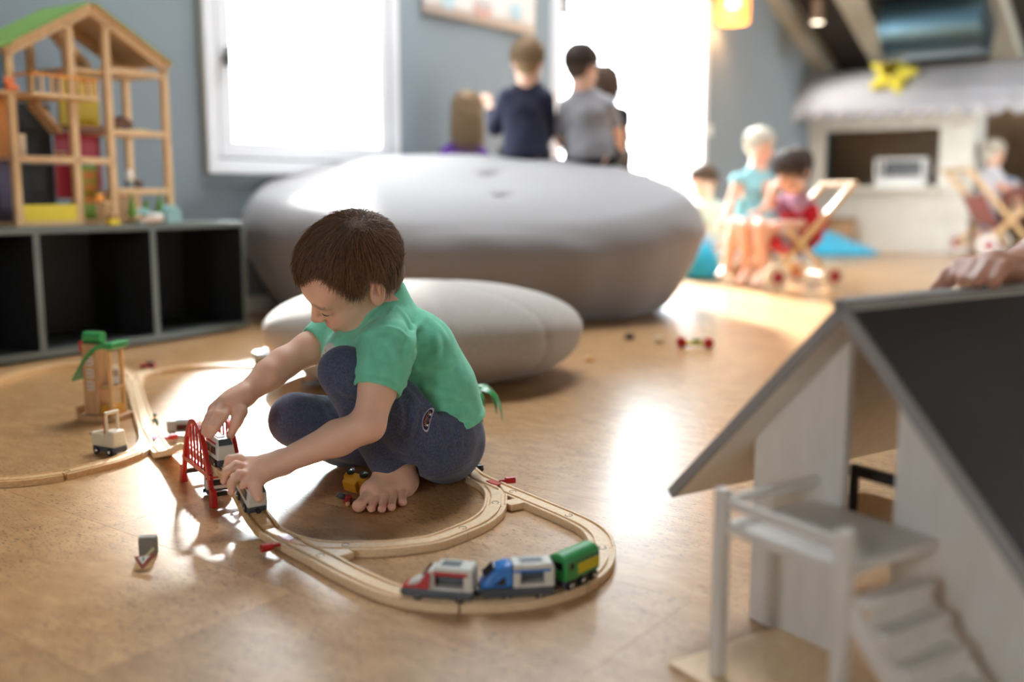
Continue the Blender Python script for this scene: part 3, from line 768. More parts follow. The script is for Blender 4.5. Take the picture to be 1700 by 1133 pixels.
# ------------------------------------------------------------------ arch bridge with its ramps
BR_D = Vector((0.547, -0.837, 0)); BR_N = Vector((0.837, 0.547, 0)); BR_C = Vector((-0.549, 1.768, 0)); DECK = 0.056
BR_RZ = math.atan2(BR_D.y, BR_D.x)
bridge = thing('arch_bridge', 'red arched toy bridge with upright spokes and a wooden deck', 'toy bridge', BR_C, BR_RZ)   # local x along the track towards the camera
M_BLACK = mat('black_plastic', (30, 30, 32), 0.4)
for s in (-1, 1):
    y = s * 0.027; arc = []
    for k in range(25):
        u = -1 + 2 * k / 24; x = 0.095 * u; z = 0.134 * (1 - abs(u) ** 2.3) ; arc.append((x, y, z))
    a = MB(); prof = [(-0.004, -0.0045), (0.004, -0.0045), (0.004, 0.0045), (-0.004, 0.0045)]
    vs = []; P = [Vector(p) for p in arc]
    for i, p in enumerate(P):
        t = (P[min(i + 1, 24)] - P[max(i - 1, 0)]).normalized(); n = Vector((-t.z, 0, t.x))
        vs += [p + n * q[1] + Vector((0, q[0], 0)) for q in prof]
    fs = [(i * 4 + k, i * 4 + (k + 1) % 4, (i + 1) * 4 + (k + 1) % 4, (i + 1) * 4 + k) for i in range(24) for k in range(4)] + [(0, 1, 2, 3), (99, 98, 97, 96)]
    a.add(vs, fs); ar = a.build('arch', M_RED, bridge, bevel=0.0012)
    for e in (-1, 1): MB().box((e * 0.095, y, 0.016), (0.017, 0.012, 0.032), taper=0.75).build('foot', M_RED, bridge, bevel=0.0015)
    for x in (-0.05, -0.03, -0.01, 0.01, 0.03, 0.05):
        zt = 0.134 * (1 - abs(x / 0.095) ** 2.3); MB().cyl((x, y, DECK - 0.004), (x, y, zt), 0.0019, 8).build('spoke', M_RED, bridge)
    MB().bb(-0.09, 0.09, y - 0.003, y + 0.003, DECK - 0.009, DECK - 0.001).build('side_rail', M_RED, bridge)
for x in (-0.088, 0.088): MB().bb(x - 0.004, x + 0.004, -0.026, 0.026, 0.017, 0.025).build('cross_bar', M_BLACK, bridge)
d = MB(); d.sweep([(-0.1, 0, DECK), (0.1, 0, DECK)], trk_prof()); d.build('deck', M_BEECH, bridge)
def ramp_pts(p0, z0, p1, z1, n=22):
    return [p0.lerp(p1, k / n) + Vector((0, 0, z0 + (z1 - z0) * (3 * (k / n) ** 2 - 2 * (k / n) ** 3))) for k in range(n + 1)]
J1P = PZ(448, 878, TRK_H) - Vector((0, 0, TRK_H)); j3 = sA[-1]
s0 = BR_C + BR_D * 0.101; s0.z = 0
R1 = spline([Vector((s0.x, s0.y, DECK)), Vector((s0.x, s0.y, 0)) + BR_D * 0.05 + Vector((0, 0, DECK - 0.007)), s0 + BR_D * 0.13 + Vector((0, 0, 0.018)), (s0 + BR_D * 0.175).lerp(J1P, 0.35) + Vector((0, 0, 0.0045)), J1P + Vector((0, 0, 0.0003))], 8)
ramp1 = track_piece(R1, 'sloping track piece coming down from the red bridge towards the camera', M_BEECHD, joint=False)
s1 = BR_C - BR_D * 0.101
R2 = spline([Vector((s1.x, s1.y, DECK)), s1 - BR_D * 0.04 + Vector((0, 0, DECK - 0.006)), (s1 - BR_D * 0.09).lerp(j3, 0.35) + Vector((0, 0, 0.02)), j3 + Vector((0, 0, 0.0003))], 8)
ramp2 = track_piece(R2, 'sloping track piece going down behind the red bridge', M_BEECH, joint=False)
# ------------------------------------------------------------------ toy trains
M_GREYP = mat('pale_grey_plastic', (212, 208, 198), 0.35, var=0.03)
M_CREAM = mat('cream_plastic', (214, 200, 172), 0.4, var=0.04)
M_DGREY = mat('dark_grey_plastic', (72, 76, 82), 0.4, var=0.05)
M_CHROME = mat('chrome', (205, 205, 205), 0.15, metal=1.0, var=0.02)
M_BLUE = mat('blue_plastic', (52, 120, 200), 0.28, var=0.04)
M_GREEN = mat('green_plastic', (58, 150, 82), 0.32, var=0.05)
M_YEL = mat('yellow_plastic', (214, 200, 44), 0.4, var=0.04)
M_ORANGE = mat('orange_wood', (206, 142, 40), 0.4, var=0.06)
M_DGLASS = mat('smoked_window', (28, 30, 36), 0.12, var=0.02)
M_WOODT = wood('toy_wood', (222, 178, 122), (200, 150, 96), axis=(6, 6, 1), scale=30)
def wheels(o, xs, half, r=0.0065, zc=None, hub=True):
    zc = r if zc is None else zc
    for x in xs:
        for s in (-1, 1):
            w = MB().lathe([(r * 0.75, -0.0025), (r, -0.0018), (r, 0.0018), (r * 0.75, 0.0025)], 18, Matrix.Translation((x, s * half, zc)) @ rotm(rx=math.pi / 2)).build('wheel', M_BLACK, o, smooth='auto')
            if hub: MB().lathe([(r * 0.5, 0), (r * 0.42, 0.0012), (0.0002, 0.0018)], 12, Matrix.Translation((x, s * (half + 0.0022), zc)) @ rotm(rx=-s * math.pi / 2)).build('hub_cap', M_CHROME, w, smooth=True)
def magnets(o, x0, x1, z=0.012):
    for x, s in ((x0, -1), (x1, 1)):
        MB().cyl((x, 0, z), (x + s * 0.005, 0, z), 0.0045, 12).build('magnet', M_BLACK, o)
def side_prism(mb, poly, y0, y1):
    """polygon in (x, z), extruded across from y0 to y1"""
    mb.prism(poly, y1 - y0, Matrix(((1, 0, 0, 0), (0, 0, 1, y0), (0, 1, 0, 0), (0, 0, 0, 1))))
    return mb
RAIL = TRK_H - 0.0038
def on_track(pts_px, label, name, cat='toy train', zoff=None):
    """thing at the middle of two track pixels, x pointing to the first"""
    a, b = [PZ(x, y, TRK_H) for x, y in pts_px]; c = (a + b) / 2; d = a - b
    return thing(name, label, cat, (c.x, c.y, RAIL if zoff is None else zoff), math.atan2(d.y, d.x))
# red and grey engine
t = on_track([(672, 984), (790, 994)], 'red and light grey toy engine leading the train on the front track', 'toy_engine')
L = 0.048; hw = 0.0165
side_prism(MB(), [(L + 0.004, 0.012), (L, 0.006), (-L, 0.006), (-L, 0.017), (L - 0.002, 0.017)], -hw, hw).build('chassis', M_DGREY, t, bevel=0.002)
side_prism(MB(), [(L + 0.002, 0.0172), (0.030, 0.0215), (0.022, 0.026), (0.017, 0.036), (0.012, 0.043), (0.003, 0.043), (0.003, 0.017)], -hw, hw).build('nose', M_RED, t, bevel=0.0025)
side_prism(MB(), [(L - 0.004, 0.019), (0.034, 0.0255), (0.024, 0.029), (0.022, 0.0225)], -hw + 0.004, hw - 0.004).build('cockpit', M_GREYP, t, bevel=0.002)
side_prism(MB(), [(0.0185, 0.0345), (0.0135, 0.0425), (0.0155, 0.0435), (0.0215, 0.0345)], -hw + 0.004, hw - 0.004).build('windshield', M_DGLASS, t)
cb = MB()
side_prism(cb, [(0.012, 0.017), (0.003, 0.017), (0.003, 0.045), (0.012, 0.043)], -hw, hw)
side_prism(cb, [(-0.036, 0.017), (-L, 0.017), (-L, 0.045), (-0.044, 0.049), (-0.036, 0.049)], -hw, hw)
side_prism(cb, [(0.006, 0.042), (-0.036, 0.042), (-0.036, 0.049), (0.002, 0.049)], -hw, hw)
side_prism(cb, [(0.003, 0.017), (-0.036, 0.017), (-0.036, 0.021), (0.003, 0.021)], -hw, hw)
cb.build('cabin', M_GREYP, t, bevel=0.0015)
MB().cyl((0.002, 0, 0.027), (-0.035, 0, 0.027), 0.0055, 12).build('seat_roll', M_DGREY, t, smooth='auto')
side_prism(MB(), [(0.004, 0.038), (-0.042, 0.038), (-0.042, 0.0425), (0.004, 0.0425)], -hw - 0.0006, -hw + 0.002).build('stripe', M_RED, t)
side_prism(MB(), [(0.004, 0.038), (-0.042, 0.038), (-0.042, 0.0425), (0.004, 0.0425)], hw - 0.002, hw + 0.0006).build('stripe', M_RED, t)
MB().bb(-0.03, -0.004, -0.009, 0.009, 0.0488, 0.0497).build('roof_slot', M_DGREY, t)
for x in (-0.03, 0.005): MB().bb(x - 0.008, x + 0.008, -hw - 0.0005, -hw + 0.001, 0.009, 0.0135).build('badge', M_GREYP, t)
wheels(t, (-0.03, 0.026), 0.0125, 0.0065); magnets(t, -L, L - 0.004)
# blue and white engine
t = on_track([(797, 990), (916, 983)], 'blue nosed white toy engine between the red engine and the green wagon', 'toy_engine')
L = 0.049
side_prism(MB(), [(L + 0.001, 0.013), (L - 0.004, 0.006), (-L, 0.006), (-L, 0.018), (L, 0.018)], -hw, hw).build('chassis', M_DGREY, t, bevel=0.002)
bn = MB(); side_prism(bn, [(L + 0.001, 0.0182), (L - 0.003, 0.026), (L - 0.011, 0.037), (L - 0.022, 0.0455), (L - 0.032, 0.049), (0.006, 0.050), (0.006, 0.0182)], -hw, hw)
bn.build('nose', M_BLUE, t, bevel=0.005, seg=3, smooth='auto')
side_prism(MB(), [(L - 0.0072, 0.0345), (L - 0.0200, 0.0465), (L - 0.0178, 0.0475), (L - 0.0040, 0.0345)], -hw + 0.005, hw - 0.005).build('windshield', M_DGLASS, t)
for y0, y1 in ((-hw - 0.0006, -hw + 0.002), (hw - 0.002, hw + 0.0006)):
    side_prism(MB(), [(0.034, 0.0235), (0.016, 0.0235), (0.017, 0.035)], y0, y1).build('side_window', M_DGLASS, t, bevel=0.0004)
    side_prism(MB(), [(0.006, 0.0395), (-0.044, 0.0395), (-0.044, 0.043), (0.006, 0.043)], y0, y1).build('stripe', M_BLUE, t)
cb = MB()
side_prism(cb, [(0.006, 0.018), (-0.004, 0.018), (-0.004, 0.050), (0.006, 0.050)], -hw, hw); side_prism(cb, [(-0.036, 0.018), (-L, 0.018), (-L, 0.046), (-0.045, 0.050), (-0.036, 0.050)], -hw, hw)
side_prism(cb, [(-0.004, 0.039), (-0.036, 0.039), (-0.036, 0.050), (-0.004, 0.050)], -hw, hw); side_prism(cb, [(-0.004, 0.018), (-0.036, 0.018), (-0.036, 0.023), (-0.004, 0.023)], -hw, hw)
cb.build('cabin', M_GREYP, t, bevel=0.0015)
MB().cyl((-0.004, 0, 0.0285), (-0.036, 0, 0.0285), 0.0052, 12).build('seat_roll', M_DGREY, t, smooth='auto')
MB().bb(-0.034, -0.006, -0.008, 0.008, 0.0498, 0.0507).build('roof_slot', M_DGREY, t)
for x in (-0.03, 0.0): MB().bb(x - 0.009, x + 0.009, -hw - 0.0005, -hw + 0.001, 0.0095, 0.0135).build('badge', M_GREYP, t)
wheels(t, (-0.03, 0.014), 0.0125, 0.0065); magnets(t, -L, L - 0.004)
# green wagon
t = on_track([(920, 980), (984, 950)], 'green toy wagon with a yellow side panel and three axles', 'toy_wagon')
L = 0.0365
side_prism(MB(), [(L, 0.007), (-L, 0.007), (-L, 0.016), (L, 0.016)], -0.013, 0.013).build('chassis', M_DGREY, t, bevel=0.0015)
g = MB(); n = 10; prof = [(-hw, 0.016), (hw, 0.016), (hw, 0.041)] + [(hw * math.cos(a), 0.041 + 0.011 * math.sin(a)) for a in [math.pi * k / n for k in range(1, n)]] + [(-hw, 0.041)]
g.prism(prof, 2 * L, Matrix(((0, 0, 1, -L), (1, 0, 0, 0), (0, 1, 0, 0), (0, 0, 0, 1)))); g.build('body', M_GREEN, t, bevel=0.0015, smooth='auto')
for s in (-1, 1):
    MB().bb(-L + 0.001, 0.012, s * hw - 0.0006, s * hw + 0.0006, 0.021, 0.036).build('side_panel', M_YEL, t)
    MB().bb(0.020, 0.030, s * hw - 0.0006, s * hw + 0.0006, 0.031, 0.040).build('cab_window', M_DGLASS, t, bevel=0.0004)
    for k in range(5): MB().bb(-0.032 + k * 0.010, -0.026 + k * 0.010, s * hw - 0.0007, s * hw + 0.0007, 0.0375, 0.0405).build('vent', M_DGREY, t)
MB().bb(L - 0.0006, L + 0.0006, -0.009, 0.009, 0.031, 0.041).build('front_window', M_DGLASS, t)
wheels(t, (-0.025, 0.0, 0.025), 0.0145, 0.0082); magnets(t, -L, L)
# white cars in the boy's hands (noses towards the camera)
def white_car(name, label, loc, rz, ry=0, length=0.078):
    t = thing(name, label, 'toy train', loc, rz, 'white toy train cars', ry=ry)
    L = length / 2; hw = 0.0175
    side_prism(MB(), [(L, 0.005), (-L, 0.005), (-L, 0.0155), (L, 0.0155)], -hw + 0.001, hw - 0.001).build('chassis', M_DGREY, t, bevel=0.003)
    b = MB(); b.add([(L, -hw, 0.0155), (L, hw, 0.0155), (-L, hw, 0.0155), (-L, -hw, 0.0155), (L - 0.004, -hw + 0.003, 0.040), (L - 0.004, hw - 0.003, 0.040), (-L, hw - 0.003, 0.040), (-L, -hw + 0.003, 0.040),
                     (L - 0.014, -hw + 0.006, 0.050), (L - 0.014, hw - 0.006, 0.050), (-L, hw - 0.006, 0.050), (-L, -hw + 0.006, 0.050)],
                    [(0, 1, 5, 4), (4, 5, 9, 8), (1, 2, 6, 5), (5, 6, 10, 9), (2, 3, 7, 6), (6, 7, 11, 10), (3, 0, 4, 7), (7, 4, 8, 11), (8, 9, 10, 11), (3, 2, 1, 0)])
    b.build('body', M_GREYP, t, bevel=0.003, seg=3)
    w = MB(); w.add([(L - 0.0035, -hw + 0.0055, 0.0415), (L - 0.0035, hw - 0.0055, 0.0415), (L - 0.0125, hw - 0.0075, 0.0505), (L - 0.0125, -hw + 0.0075, 0.0505), (L - 0.006, -hw + 0.0055, 0.0405), (L - 0.006, hw - 0.0055, 0.0405), (L - 0.015, hw - 0.0075, 0.0495), (L - 0.015, -hw + 0.0075, 0.0495)],
                    [(0, 1, 2, 3), (4, 7, 6, 5), (0, 4, 5, 1), (1, 5, 6, 2), (2, 6, 7, 3), (3, 7, 4, 0)]); w.build('windshield', M_DGREY, t)
    for s in (-1, 1):
        side_prism(MB(), [(L - 0.012, 0.024), (-L + 0.01, 0.024), (-L + 0.01, 0.037), (L - 0.016, 0.037)], min(s * (hw - 0.004), s * (hw - 0.0006)), max(s * (hw - 0.004), s * (hw - 0.0006))).build('side_window', M_DGLASS, t)
        side_prism(MB(), [(L - 0.016, 0.039), (-L, 0.039), (-L, 0.044), (L - 0.018, 0.044)], min(s * (hw - 0.0065), s * (hw - 0.0032)), max(s * (hw - 0.0065), s * (hw - 0.0032))).build('stripe', M_RED, t)
    MB().bb(-L + 0.012, L - 0.03, -0.006, 0.006, 0.0495, 0.0512).build('roof_slot', M_DGREY, t)
    wheels(t, (-L + 0.018, L - 0.014), 0.0165, 0.0078, 0.0078); magnets(t, -L, L, 0.011)
    return t
# on the bridge
p = BR_C + BR_D * 0.056
white_car('toy_rail_car', 'light grey toy rail car on the bridge held by the boy\'s right hand', (p.x, p.y, DECK + RAIL), BR_RZ)
# on the ramp: find slope there
def ramp_at(P, s):
    acc = 0
    for a, b in zip(P[:-1], P[1:]):
        l = (b - a).length
        if acc + l >= s: return a.lerp(b, (s - acc) / l), (b - a).normalized()
        acc += l
    return P[-1], (P[-1] - P[-2]).normalized()
rp, rt = ramp_at(R1, 0.118)
white_car('toy_rail_car', 'light grey toy rail car on the ramp held by the boy\'s left hand', (rp.x, rp.y, rp.z + RAIL + 0.001), math.atan2(rt.y, rt.x), ry=math.asin(-rt.z), length=0.066)
# under the bridge
q = BR_C + BR_D * 0.02 + BR_N * 0.005
white_car('toy_rail_car', 'pale toy rail car standing on the floor under the red bridge', (q.x, q.y, 0.0), BR_RZ + 1.45, length=0.06).scale = (0.8, 0.8, 0.8)
# grey wagon behind the bridge
q = PZ(306, 722, 0)
t = thing('toy_wagon', 'grey toy wagon standing on the floor behind the red bridge', 'toy train', q, 0.18)
MB().bb(-0.036, 0.036, -0.016, 0.016, 0.008, 0.036).build('body', mat('olive_grey_plastic', (150, 152, 146), 0.4), t, bevel=0.004)
MB().bb(-0.014, 0.014, -0.0166, 0.0166, 0.014, 0.027).build('side_window', M_DGLASS, t, bevel=0.0005)
MB().bb(-0.016, 0.016, -0.009, 0.009, 0.0355, 0.038).build('roof_hatch', mat('moss_plastic', (86, 96, 78), 0.5), t, bevel=0.0008)
MB().bb(0.032, 0.04, -0.014, 0.014, 0.01, 0.036).build('end_wall', M_CREAM, t, bevel=0.002)
wheels(t, (-0.024, 0.024), 0.0135, 0.0075)
# silver wagon by the far track end
q = PZ(442, 610, 0)
t = thing('toy_wagon', 'silver and blue toy wagon near the end of the far track', 'toy train', q, 0.5)
MB().cyl((-0.035, 0, 0.032), (0.035, 0, 0.032), 0.021, 20).build('tank', mat('silver_paint', (150, 156, 158), 0.3, metal=0.6), t, smooth='auto')
MB().bb(-0.037, 0.037, -0.015, 0.015, 0.008, 0.016).build('chassis', mat('navy_plastic', (44, 70, 104), 0.4), t, bevel=0.002)
MB().cyl((0.0, 0, 0.05), (0.0, 0, 0.058), 0.008, 14).build('hatch', M_DGREY, t); wheels(t, (-0.024, 0.024), 0.0135, 0.0075)
# small grey toy on the floor behind the knee
q = PZ(520, 644, 0)
t = thing('toy_plane', 'small grey toy plane lying on the floor behind the boy\'s knee', 'toy', q, 0.3)
MB().tube([(-0.03, 0, 0.010), (-0.015, 0, 0.012), (0.015, 0, 0.013), (0.03, 0, 0.011)], [0.003, 0.007, 0.008, 0.003], 10).build('hull', mat('light_grey_metal', (160, 164, 170), 0.3, metal=0.5), t, smooth=True)
MB().bb(-0.008, 0.008, -0.03, 0.03, 0.012, 0.015).build('wing', mat('light_grey_metal', (160, 164, 170)), t, bevel=0.001)
MB().bb(-0.03, -0.024, -0.001, 0.001, 0.012, 0.024).build('tail_fin', M_DGREY, t)

# ------------------------------------------------------------------ toy station with the green roof
ST = PZ(172, 696, 0); st = thing('toy_station', 'wooden toy station tower with a curved green roof', 'toy station', ST, math.radians(-12))
M_STW = wood('station_wood', (196, 152, 106), (176, 130, 88), axis=(8, 8, 1), scale=20)
M_WPRINT = mat('white_print', (226, 220, 210), 0.5)
MB().bb(-0.048, 0.055, -0.034, 0.045, 0.0, 0.014).build('base', M_STW, st, bevel=0.002)
MB().bb(-0.034, 0.006, -0.022, 0.024, 0.014, 0.186).build('tower', M_STW, st, bevel=0.002)
for z in (0.075, 0.105, 0.135):
    w = MB().bb(-0.022, -0.005, -0.0228, -0.021, z, z + 0.021).build('window', M_WPRINT, st)
    for i in (0, 1):
        for j in (0, 1): MB().bb(-0.0205 + i * 0.008, -0.0145 + i * 0.008, -0.0232, -0.0226, z + 0.0025 + j * 0.0095, z + 0.009 + j * 0.0095).build('pane', mat('taupe_print', (160, 132, 108), 0.6), w)
for x, y in ((0.040, -0.022), (0.040, 0.026)): MB().cyl((x, y, 0.014), (x, y, 0.17), 0.0055, 14).build('post', M_WOODT, st, smooth='auto')
MB().bb(0.006, 0.046, -0.022, 0.026, 0.078, 0.084).build('platform', M_STW, st, bevel=0.001)
MB().bb(0.008, 0.036, 0.018, 0.021, 0.084, 0.125).build('railing_panel', M_WPRINT, st, bevel=0.001)
for k in range(3): MB().bb(0.010 + k * 0.009, 0.016 + k * 0.009, 0.0172, 0.018, 0.103, 0.118).build('railing_gap', mat('taupe_print', (160, 132, 108)), st)
MB().bb(0.010, 0.046, -0.024, 0.020, 0.014, 0.040).build('kiosk_box', M_ORANGE, st, bevel=0.003)
# roof: a drooping curved blade
rf = []; 
for k in range(15):
    u = k / 14; x = 0.058 - 0.118 * u; z = 0.192 - 0.004 * math.sin(u * 3) - 0.092 * max(0, (u - 0.28) / 0.72) ** 1.7; rf.append((x, z))
rb = MB(); vs = []; 
for k, (x, z) in enumerate(rf):
    w = 0.034 * (1 - 0.15 * (k / 14) ** 1.5); th = 0.012 * (1 - 0.5 * k / 14)
    vs += [(x, -w, z), (x, w, z), (x, w, z - th), (x, -w, z - th)]
rb.add(vs, [(i * 4 + k, i * 4 + (k + 1) % 4, (i + 1) * 4 + (k + 1) % 4, (i + 1) * 4 + k) for i in range(14) for k in range(4)] + [(0, 1, 2, 3), (59, 58, 57, 56)])
rb.build('curved_roof', M_GREEN, st, bevel=0.003, smooth='auto')
MB().bb(0.03, 0.058, -0.034, 0.034, 0.176, 0.192).build('roof_edge', M_GREEN, st, bevel=0.005, seg=3)
for x in (-0.024, 0.0): MB().cyl((x - 0.0115, 0.0, 0.2), (x + 0.0115, 0.0, 0.2), 0.0145, 16).build('roof_roll', M_GREEN, st, smooth='auto')
MB().bb(-0.046, -0.034, -0.014, 0.014, 0.165, 0.192).build('horn', M_RED, st, bevel=0.002)
MB().bb(-0.052, -0.047, -0.03, 0.0, 0.0, 0.034).build('ramp_board', M_STW, st)
o = MB().prism([(0, 0), (0.05, 0.012), (0.042, 0.022), (0.002, 0.012)], 0.004); one(o, 'toy_board', mat('grey_green_wood', (150, 142, 122), 0.6), 'thin grey wooden board lying in front of the toy station', 'toy', PZ(148, 722, 0) , 0.1)
# beige crane wagon
q = PZ(184, 753, 0); t = thing('crane_wagon', 'beige toy wagon with a tall frame standing inside the left track loop', 'toy train', q, math.radians(-28))
MB().bb(-0.034, 0.032, -0.018, 0.018, 0.006, 0.018).build('chassis', M_DGREY, t, bevel=0.003)
MB().bb(-0.034, 0.032, -0.0185, 0.0185, 0.018, 0.024).build('bed', M_CREAM, t, bevel=0.002)
for s in (-1, 1): MB().bb(-0.034, -0.002, s * 0.0165 - 0.002, s * 0.0165 + 0.002, 0.022, 0.044).build('side_wall', M_CREAM, t, bevel=0.002)
MB().bb(-0.036, -0.031, -0.0185, 0.0185, 0.022, 0.046).build('end_wall', M_CREAM, t, bevel=0.002)
MB().box((0.014, 0, 0.037), (0.034, 0.037, 0.03), taper=0.86).build('cab', M_CREAM, t, bevel=0.004, seg=3)
for y in (-0.0145, 0.0145): MB().bb(0.006, 0.012, y - 0.0025, y + 0.0025, 0.05, 0.09).build('mast', M_CREAM, t, bevel=0.001)
MB().bb(0.0055, 0.0125, -0.017, 0.017, 0.086, 0.092).build('mast_top', M_CREAM, t, bevel=0.001)
MB().bb(0.003, 0.0062, -0.0165, -0.010, 0.046, 0.088).build('lift_rail', M_RED, t)
wheels(t, (-0.02, 0.018), 0.0185, 0.0085)
# orange thing and dark ball behind it belong to a second wagon
q = PZ(204, 700, 0)
# stop sign with grey block in the foreground
q = PZ(247, 922, 0)
t = thing('foam_block', 'small grey rounded block standing on the floor in the left foreground', 'toy block', q, 0.12)
MB().box((0, 0, 0.0145), (0.027, 0.016, 0.029)).build('body', mat('grey_foam', (128, 120, 110), 0.8, var=0.12, vscale=90), t, bevel=0.004, seg=3)
MB().bb(-0.0125, 0.0125, -0.0065, 0.0065, 0.0288, 0.0296).build('top_face', mat('grey_foam_top', (146, 138, 128), 0.85), t)
q = PZ(243, 944, 0)
t = thing('warning_sign', 'toy triangular road sign with a red border tipped over on the floor', 'toy sign', q, 0.1)
tri = lambda r: [(r * math.cos(a), r * math.sin(a)) for a in (math.pi * 1.5, math.pi * 1.5 + 2.0944, math.pi * 1.5 + 4.1888)]
Mt = Matrix.Translation((-0.002, 0.0, 0.0105)) @ rotm(rx=math.radians(26), ry=math.radians(-8))
MB().prism(tri(0.0175), 0.005, Mt).build('border', mat('dull_red_wood', (150, 74, 62), 0.5), t, bevel=0.001)
MB().prism(tri(0.0105), 0.0006, Mt @ Matrix.Translation((0, 0, 0.005))).build('face', mat('sign_white', (216, 206, 188), 0.6), t)
MB().bb(-0.0012, 0.0012, -0.004, 0.003, 0.0056, 0.0062, Mt).build('symbol', mat('sign_green', (76, 110, 84), 0.6), t)
MB().cyl(Mt @ Vector((0, 0.004, 0.0025)), Vector((0.009, 0.012, 0.026)), 0.0022, 10).build('stick', mat('pale_stick', (198, 188, 138), 0.6), t)
# upturned yellow car and the fireman figure beside the foot
q = PZ(592, 822, 0)
t = thing('toy_car', 'yellow orange wooden toy car tipped on its side against the bare foot', 'toy car', q, 0, rx=0)
Mc = Matrix.Translation((0.0, 0.006, 0.024)) @ rotm(rx=math.radians(-62), ry=math.radians(8), rz=math.radians(-24))
M_OCHRE = mat('ochre_plastic', (200, 140, 36), 0.35, var=0.05)
MB().box((0, 0, 0.0), (0.045, 0.026, 0.016), Mc).build('body', M_OCHRE, t, bevel=0.002)
MB().box((-0.004, 0, -0.013), (0.028, 0.024, 0.012), Mc).build('cab', M_OCHRE, t, bevel=0.002)
for x in (-0.014, 0.014):
    for s in (-1, 1):
        w = MB().lathe([(0.0055, -0.003), (0.0078, -0.002), (0.0078, 0.002), (0.0055, 0.003)], 16, Mc @ Matrix.Translation((x, s * 0.0145, 0.006)) @ rotm(rx=math.pi / 2)).build('wheel', M_BLACK, t, smooth='auto')
        MB().lathe([(0.0032, 0), (0.0002, 0.0016)], 10, Mc @ Matrix.Translation((x, s * 0.0172, 0.006)) @ rotm(rx=-s * math.pi / 2)).build('hub_cap', M_CHROME, w)
MB().tube([Mc @ Vector((0.0235, 0.004 * math.cos(a), 0.004 * math.sin(a))) for a in [k * 0.6 for k in range(8)]], 0.0008, 6).build('hook', M_WHITE, t)
q = PZ(578, 838, 0)
t = thing('toy_figure', 'tiny toy figure in a red shirt with a dark helmet beside the bare foot', 'toy figure', q, 0.5)
MB().box((0, 0, 0.009), (0.014, 0.014, 0.017)).build('shirt', mat('crimson_felt', (150, 20, 30), 0.6), t, bevel=0.003)
MB().tube([(-0.006, 0.002, 0.014), (-0.013, 0.003, 0.017), (-0.018, 0.004, 0.02)], [0.005, 0.0055, 0.004], 10).build('helmet', M_DGREY, t, smooth=True)
MB().box((-0.004, -0.009, 0.004), (0.007, 0.006, 0.007)).build('hand', M_WOODT, t, bevel=0.0015)
for s in (-1, 1): MB().cyl((0.006, s * 0.004, 0.008), (0.013, s * 0.005, 0.004), 0.0034, 8).build('leg', M_DGREY, t)
MB().bb(0.0, 0.004, -0.0078, -0.0068, 0.006, 0.014).build('badge', M_CHROME, t)
# green little figure by the straight track
q = PZ(258, 707, 0)
t = thing('toy_figure', 'tiny green toy figure standing beside the straight track', 'toy figure', q, 0)
MB().lathe([(0.007, 0), (0.008, 0.004), (0.006, 0.016), (0.003, 0.018)], 12).build('coat', mat('dark_green_paint', (34, 84, 52), 0.5), t, smooth='auto')
MB().ball((0, 0, 0.022), 0.005, 12).build('head', M_WOODT, t, smooth=True); MB().lathe([(0.006, 0.024), (0.004, 0.028), (0.0005, 0.03)], 12).build('hat', mat('dark_green_paint', (34, 84, 52)), t)
# red and black car behind the far track
q = PZ(240, 614, 0)
t = thing('toy_car', 'small red toy car behind the far curved track', 'toy car', q + Vector((0, 0.03, 0)), 0.2)
MB().bb(-0.024, 0.024, -0.012, 0.012, 0.004, 0.013).build('body', M_RED, t, bevel=0.002); MB().bb(-0.004, 0.018, -0.010, 0.010, 0.013, 0.02).build('cab', M_DGREY, t, bevel=0.002); wheels(t, (-0.014, 0.014), 0.0125, 0.0055, hub=False)
# little dark car right of the boy
q = PZ(793, 781, 0)
t = thing('toy_car', 'tiny dark blue toy car right of the boy behind the track', 'toy car', q, 0.3)
MB().bb(-0.010, 0.010, -0.008, 0.008, 0.003, 0.012).build('body', mat('black_teal_paint', (26, 40, 48), 0.3), t, bevel=0.002); MB().bb(-0.011, 0.0, -0.007, 0.007, 0.011, 0.018).build('cab', M_BLUE, t, bevel=0.002); wheels(t, (-0.006, 0.006), 0.0085, 0.0038, hub=False)
# green palm behind the boy
q = PZ(786, 690, 0)
t = thing('toy_palm', 'green toy palm with a red trunk standing behind the boy', 'toy tree', Vector((-0.094, 2.12, 0)), 0)
MB().tube([(0, 0, 0), (0.0, 0, 0.06), (-0.003, 0, 0.115)], [0.014, 0.011, 0.009], 12).build('trunk', M_RED, t, smooth='auto')
for k, a in enumerate((-0.35, 0.7, 1.9, 2.8, 4.0, 5.1)):
    lf = MB(); vs = []; n = 9
    for i in range(n):
        u = i / (n - 1); r = 0.078 * math.sin(u * 1.5); z = 0.118 + 0.022 * math.sin(u * 2.2) - 0.078 * u ** 2.2; w = 0.016 * math.sin(0.25 + u * 2.8) * (1 - 0.2 * u)
        ca, sa = math.cos(a), math.sin(a)
        vs += [(ca * r - sa * w, sa * r + ca * w, z - 0.003), (ca * r, sa * r, z + 0.003), (ca * r + sa * w, sa * r - ca * w, z - 0.003), (ca * r, sa * r, z - 0.002)]
    lf.add(vs, [(i * 4 + j, i * 4 + (j + 1) % 4, (i + 1) * 4 + (j + 1) % 4, (i + 1) * 4 + j) for i in range(n - 1) for j in range(4)] + [(0, 1, 2, 3), (n * 4 - 1, n * 4 - 2, n * 4 - 3, n * 4 - 4)])
    lf.build('leaf', M_GREEN, t, smooth='auto')
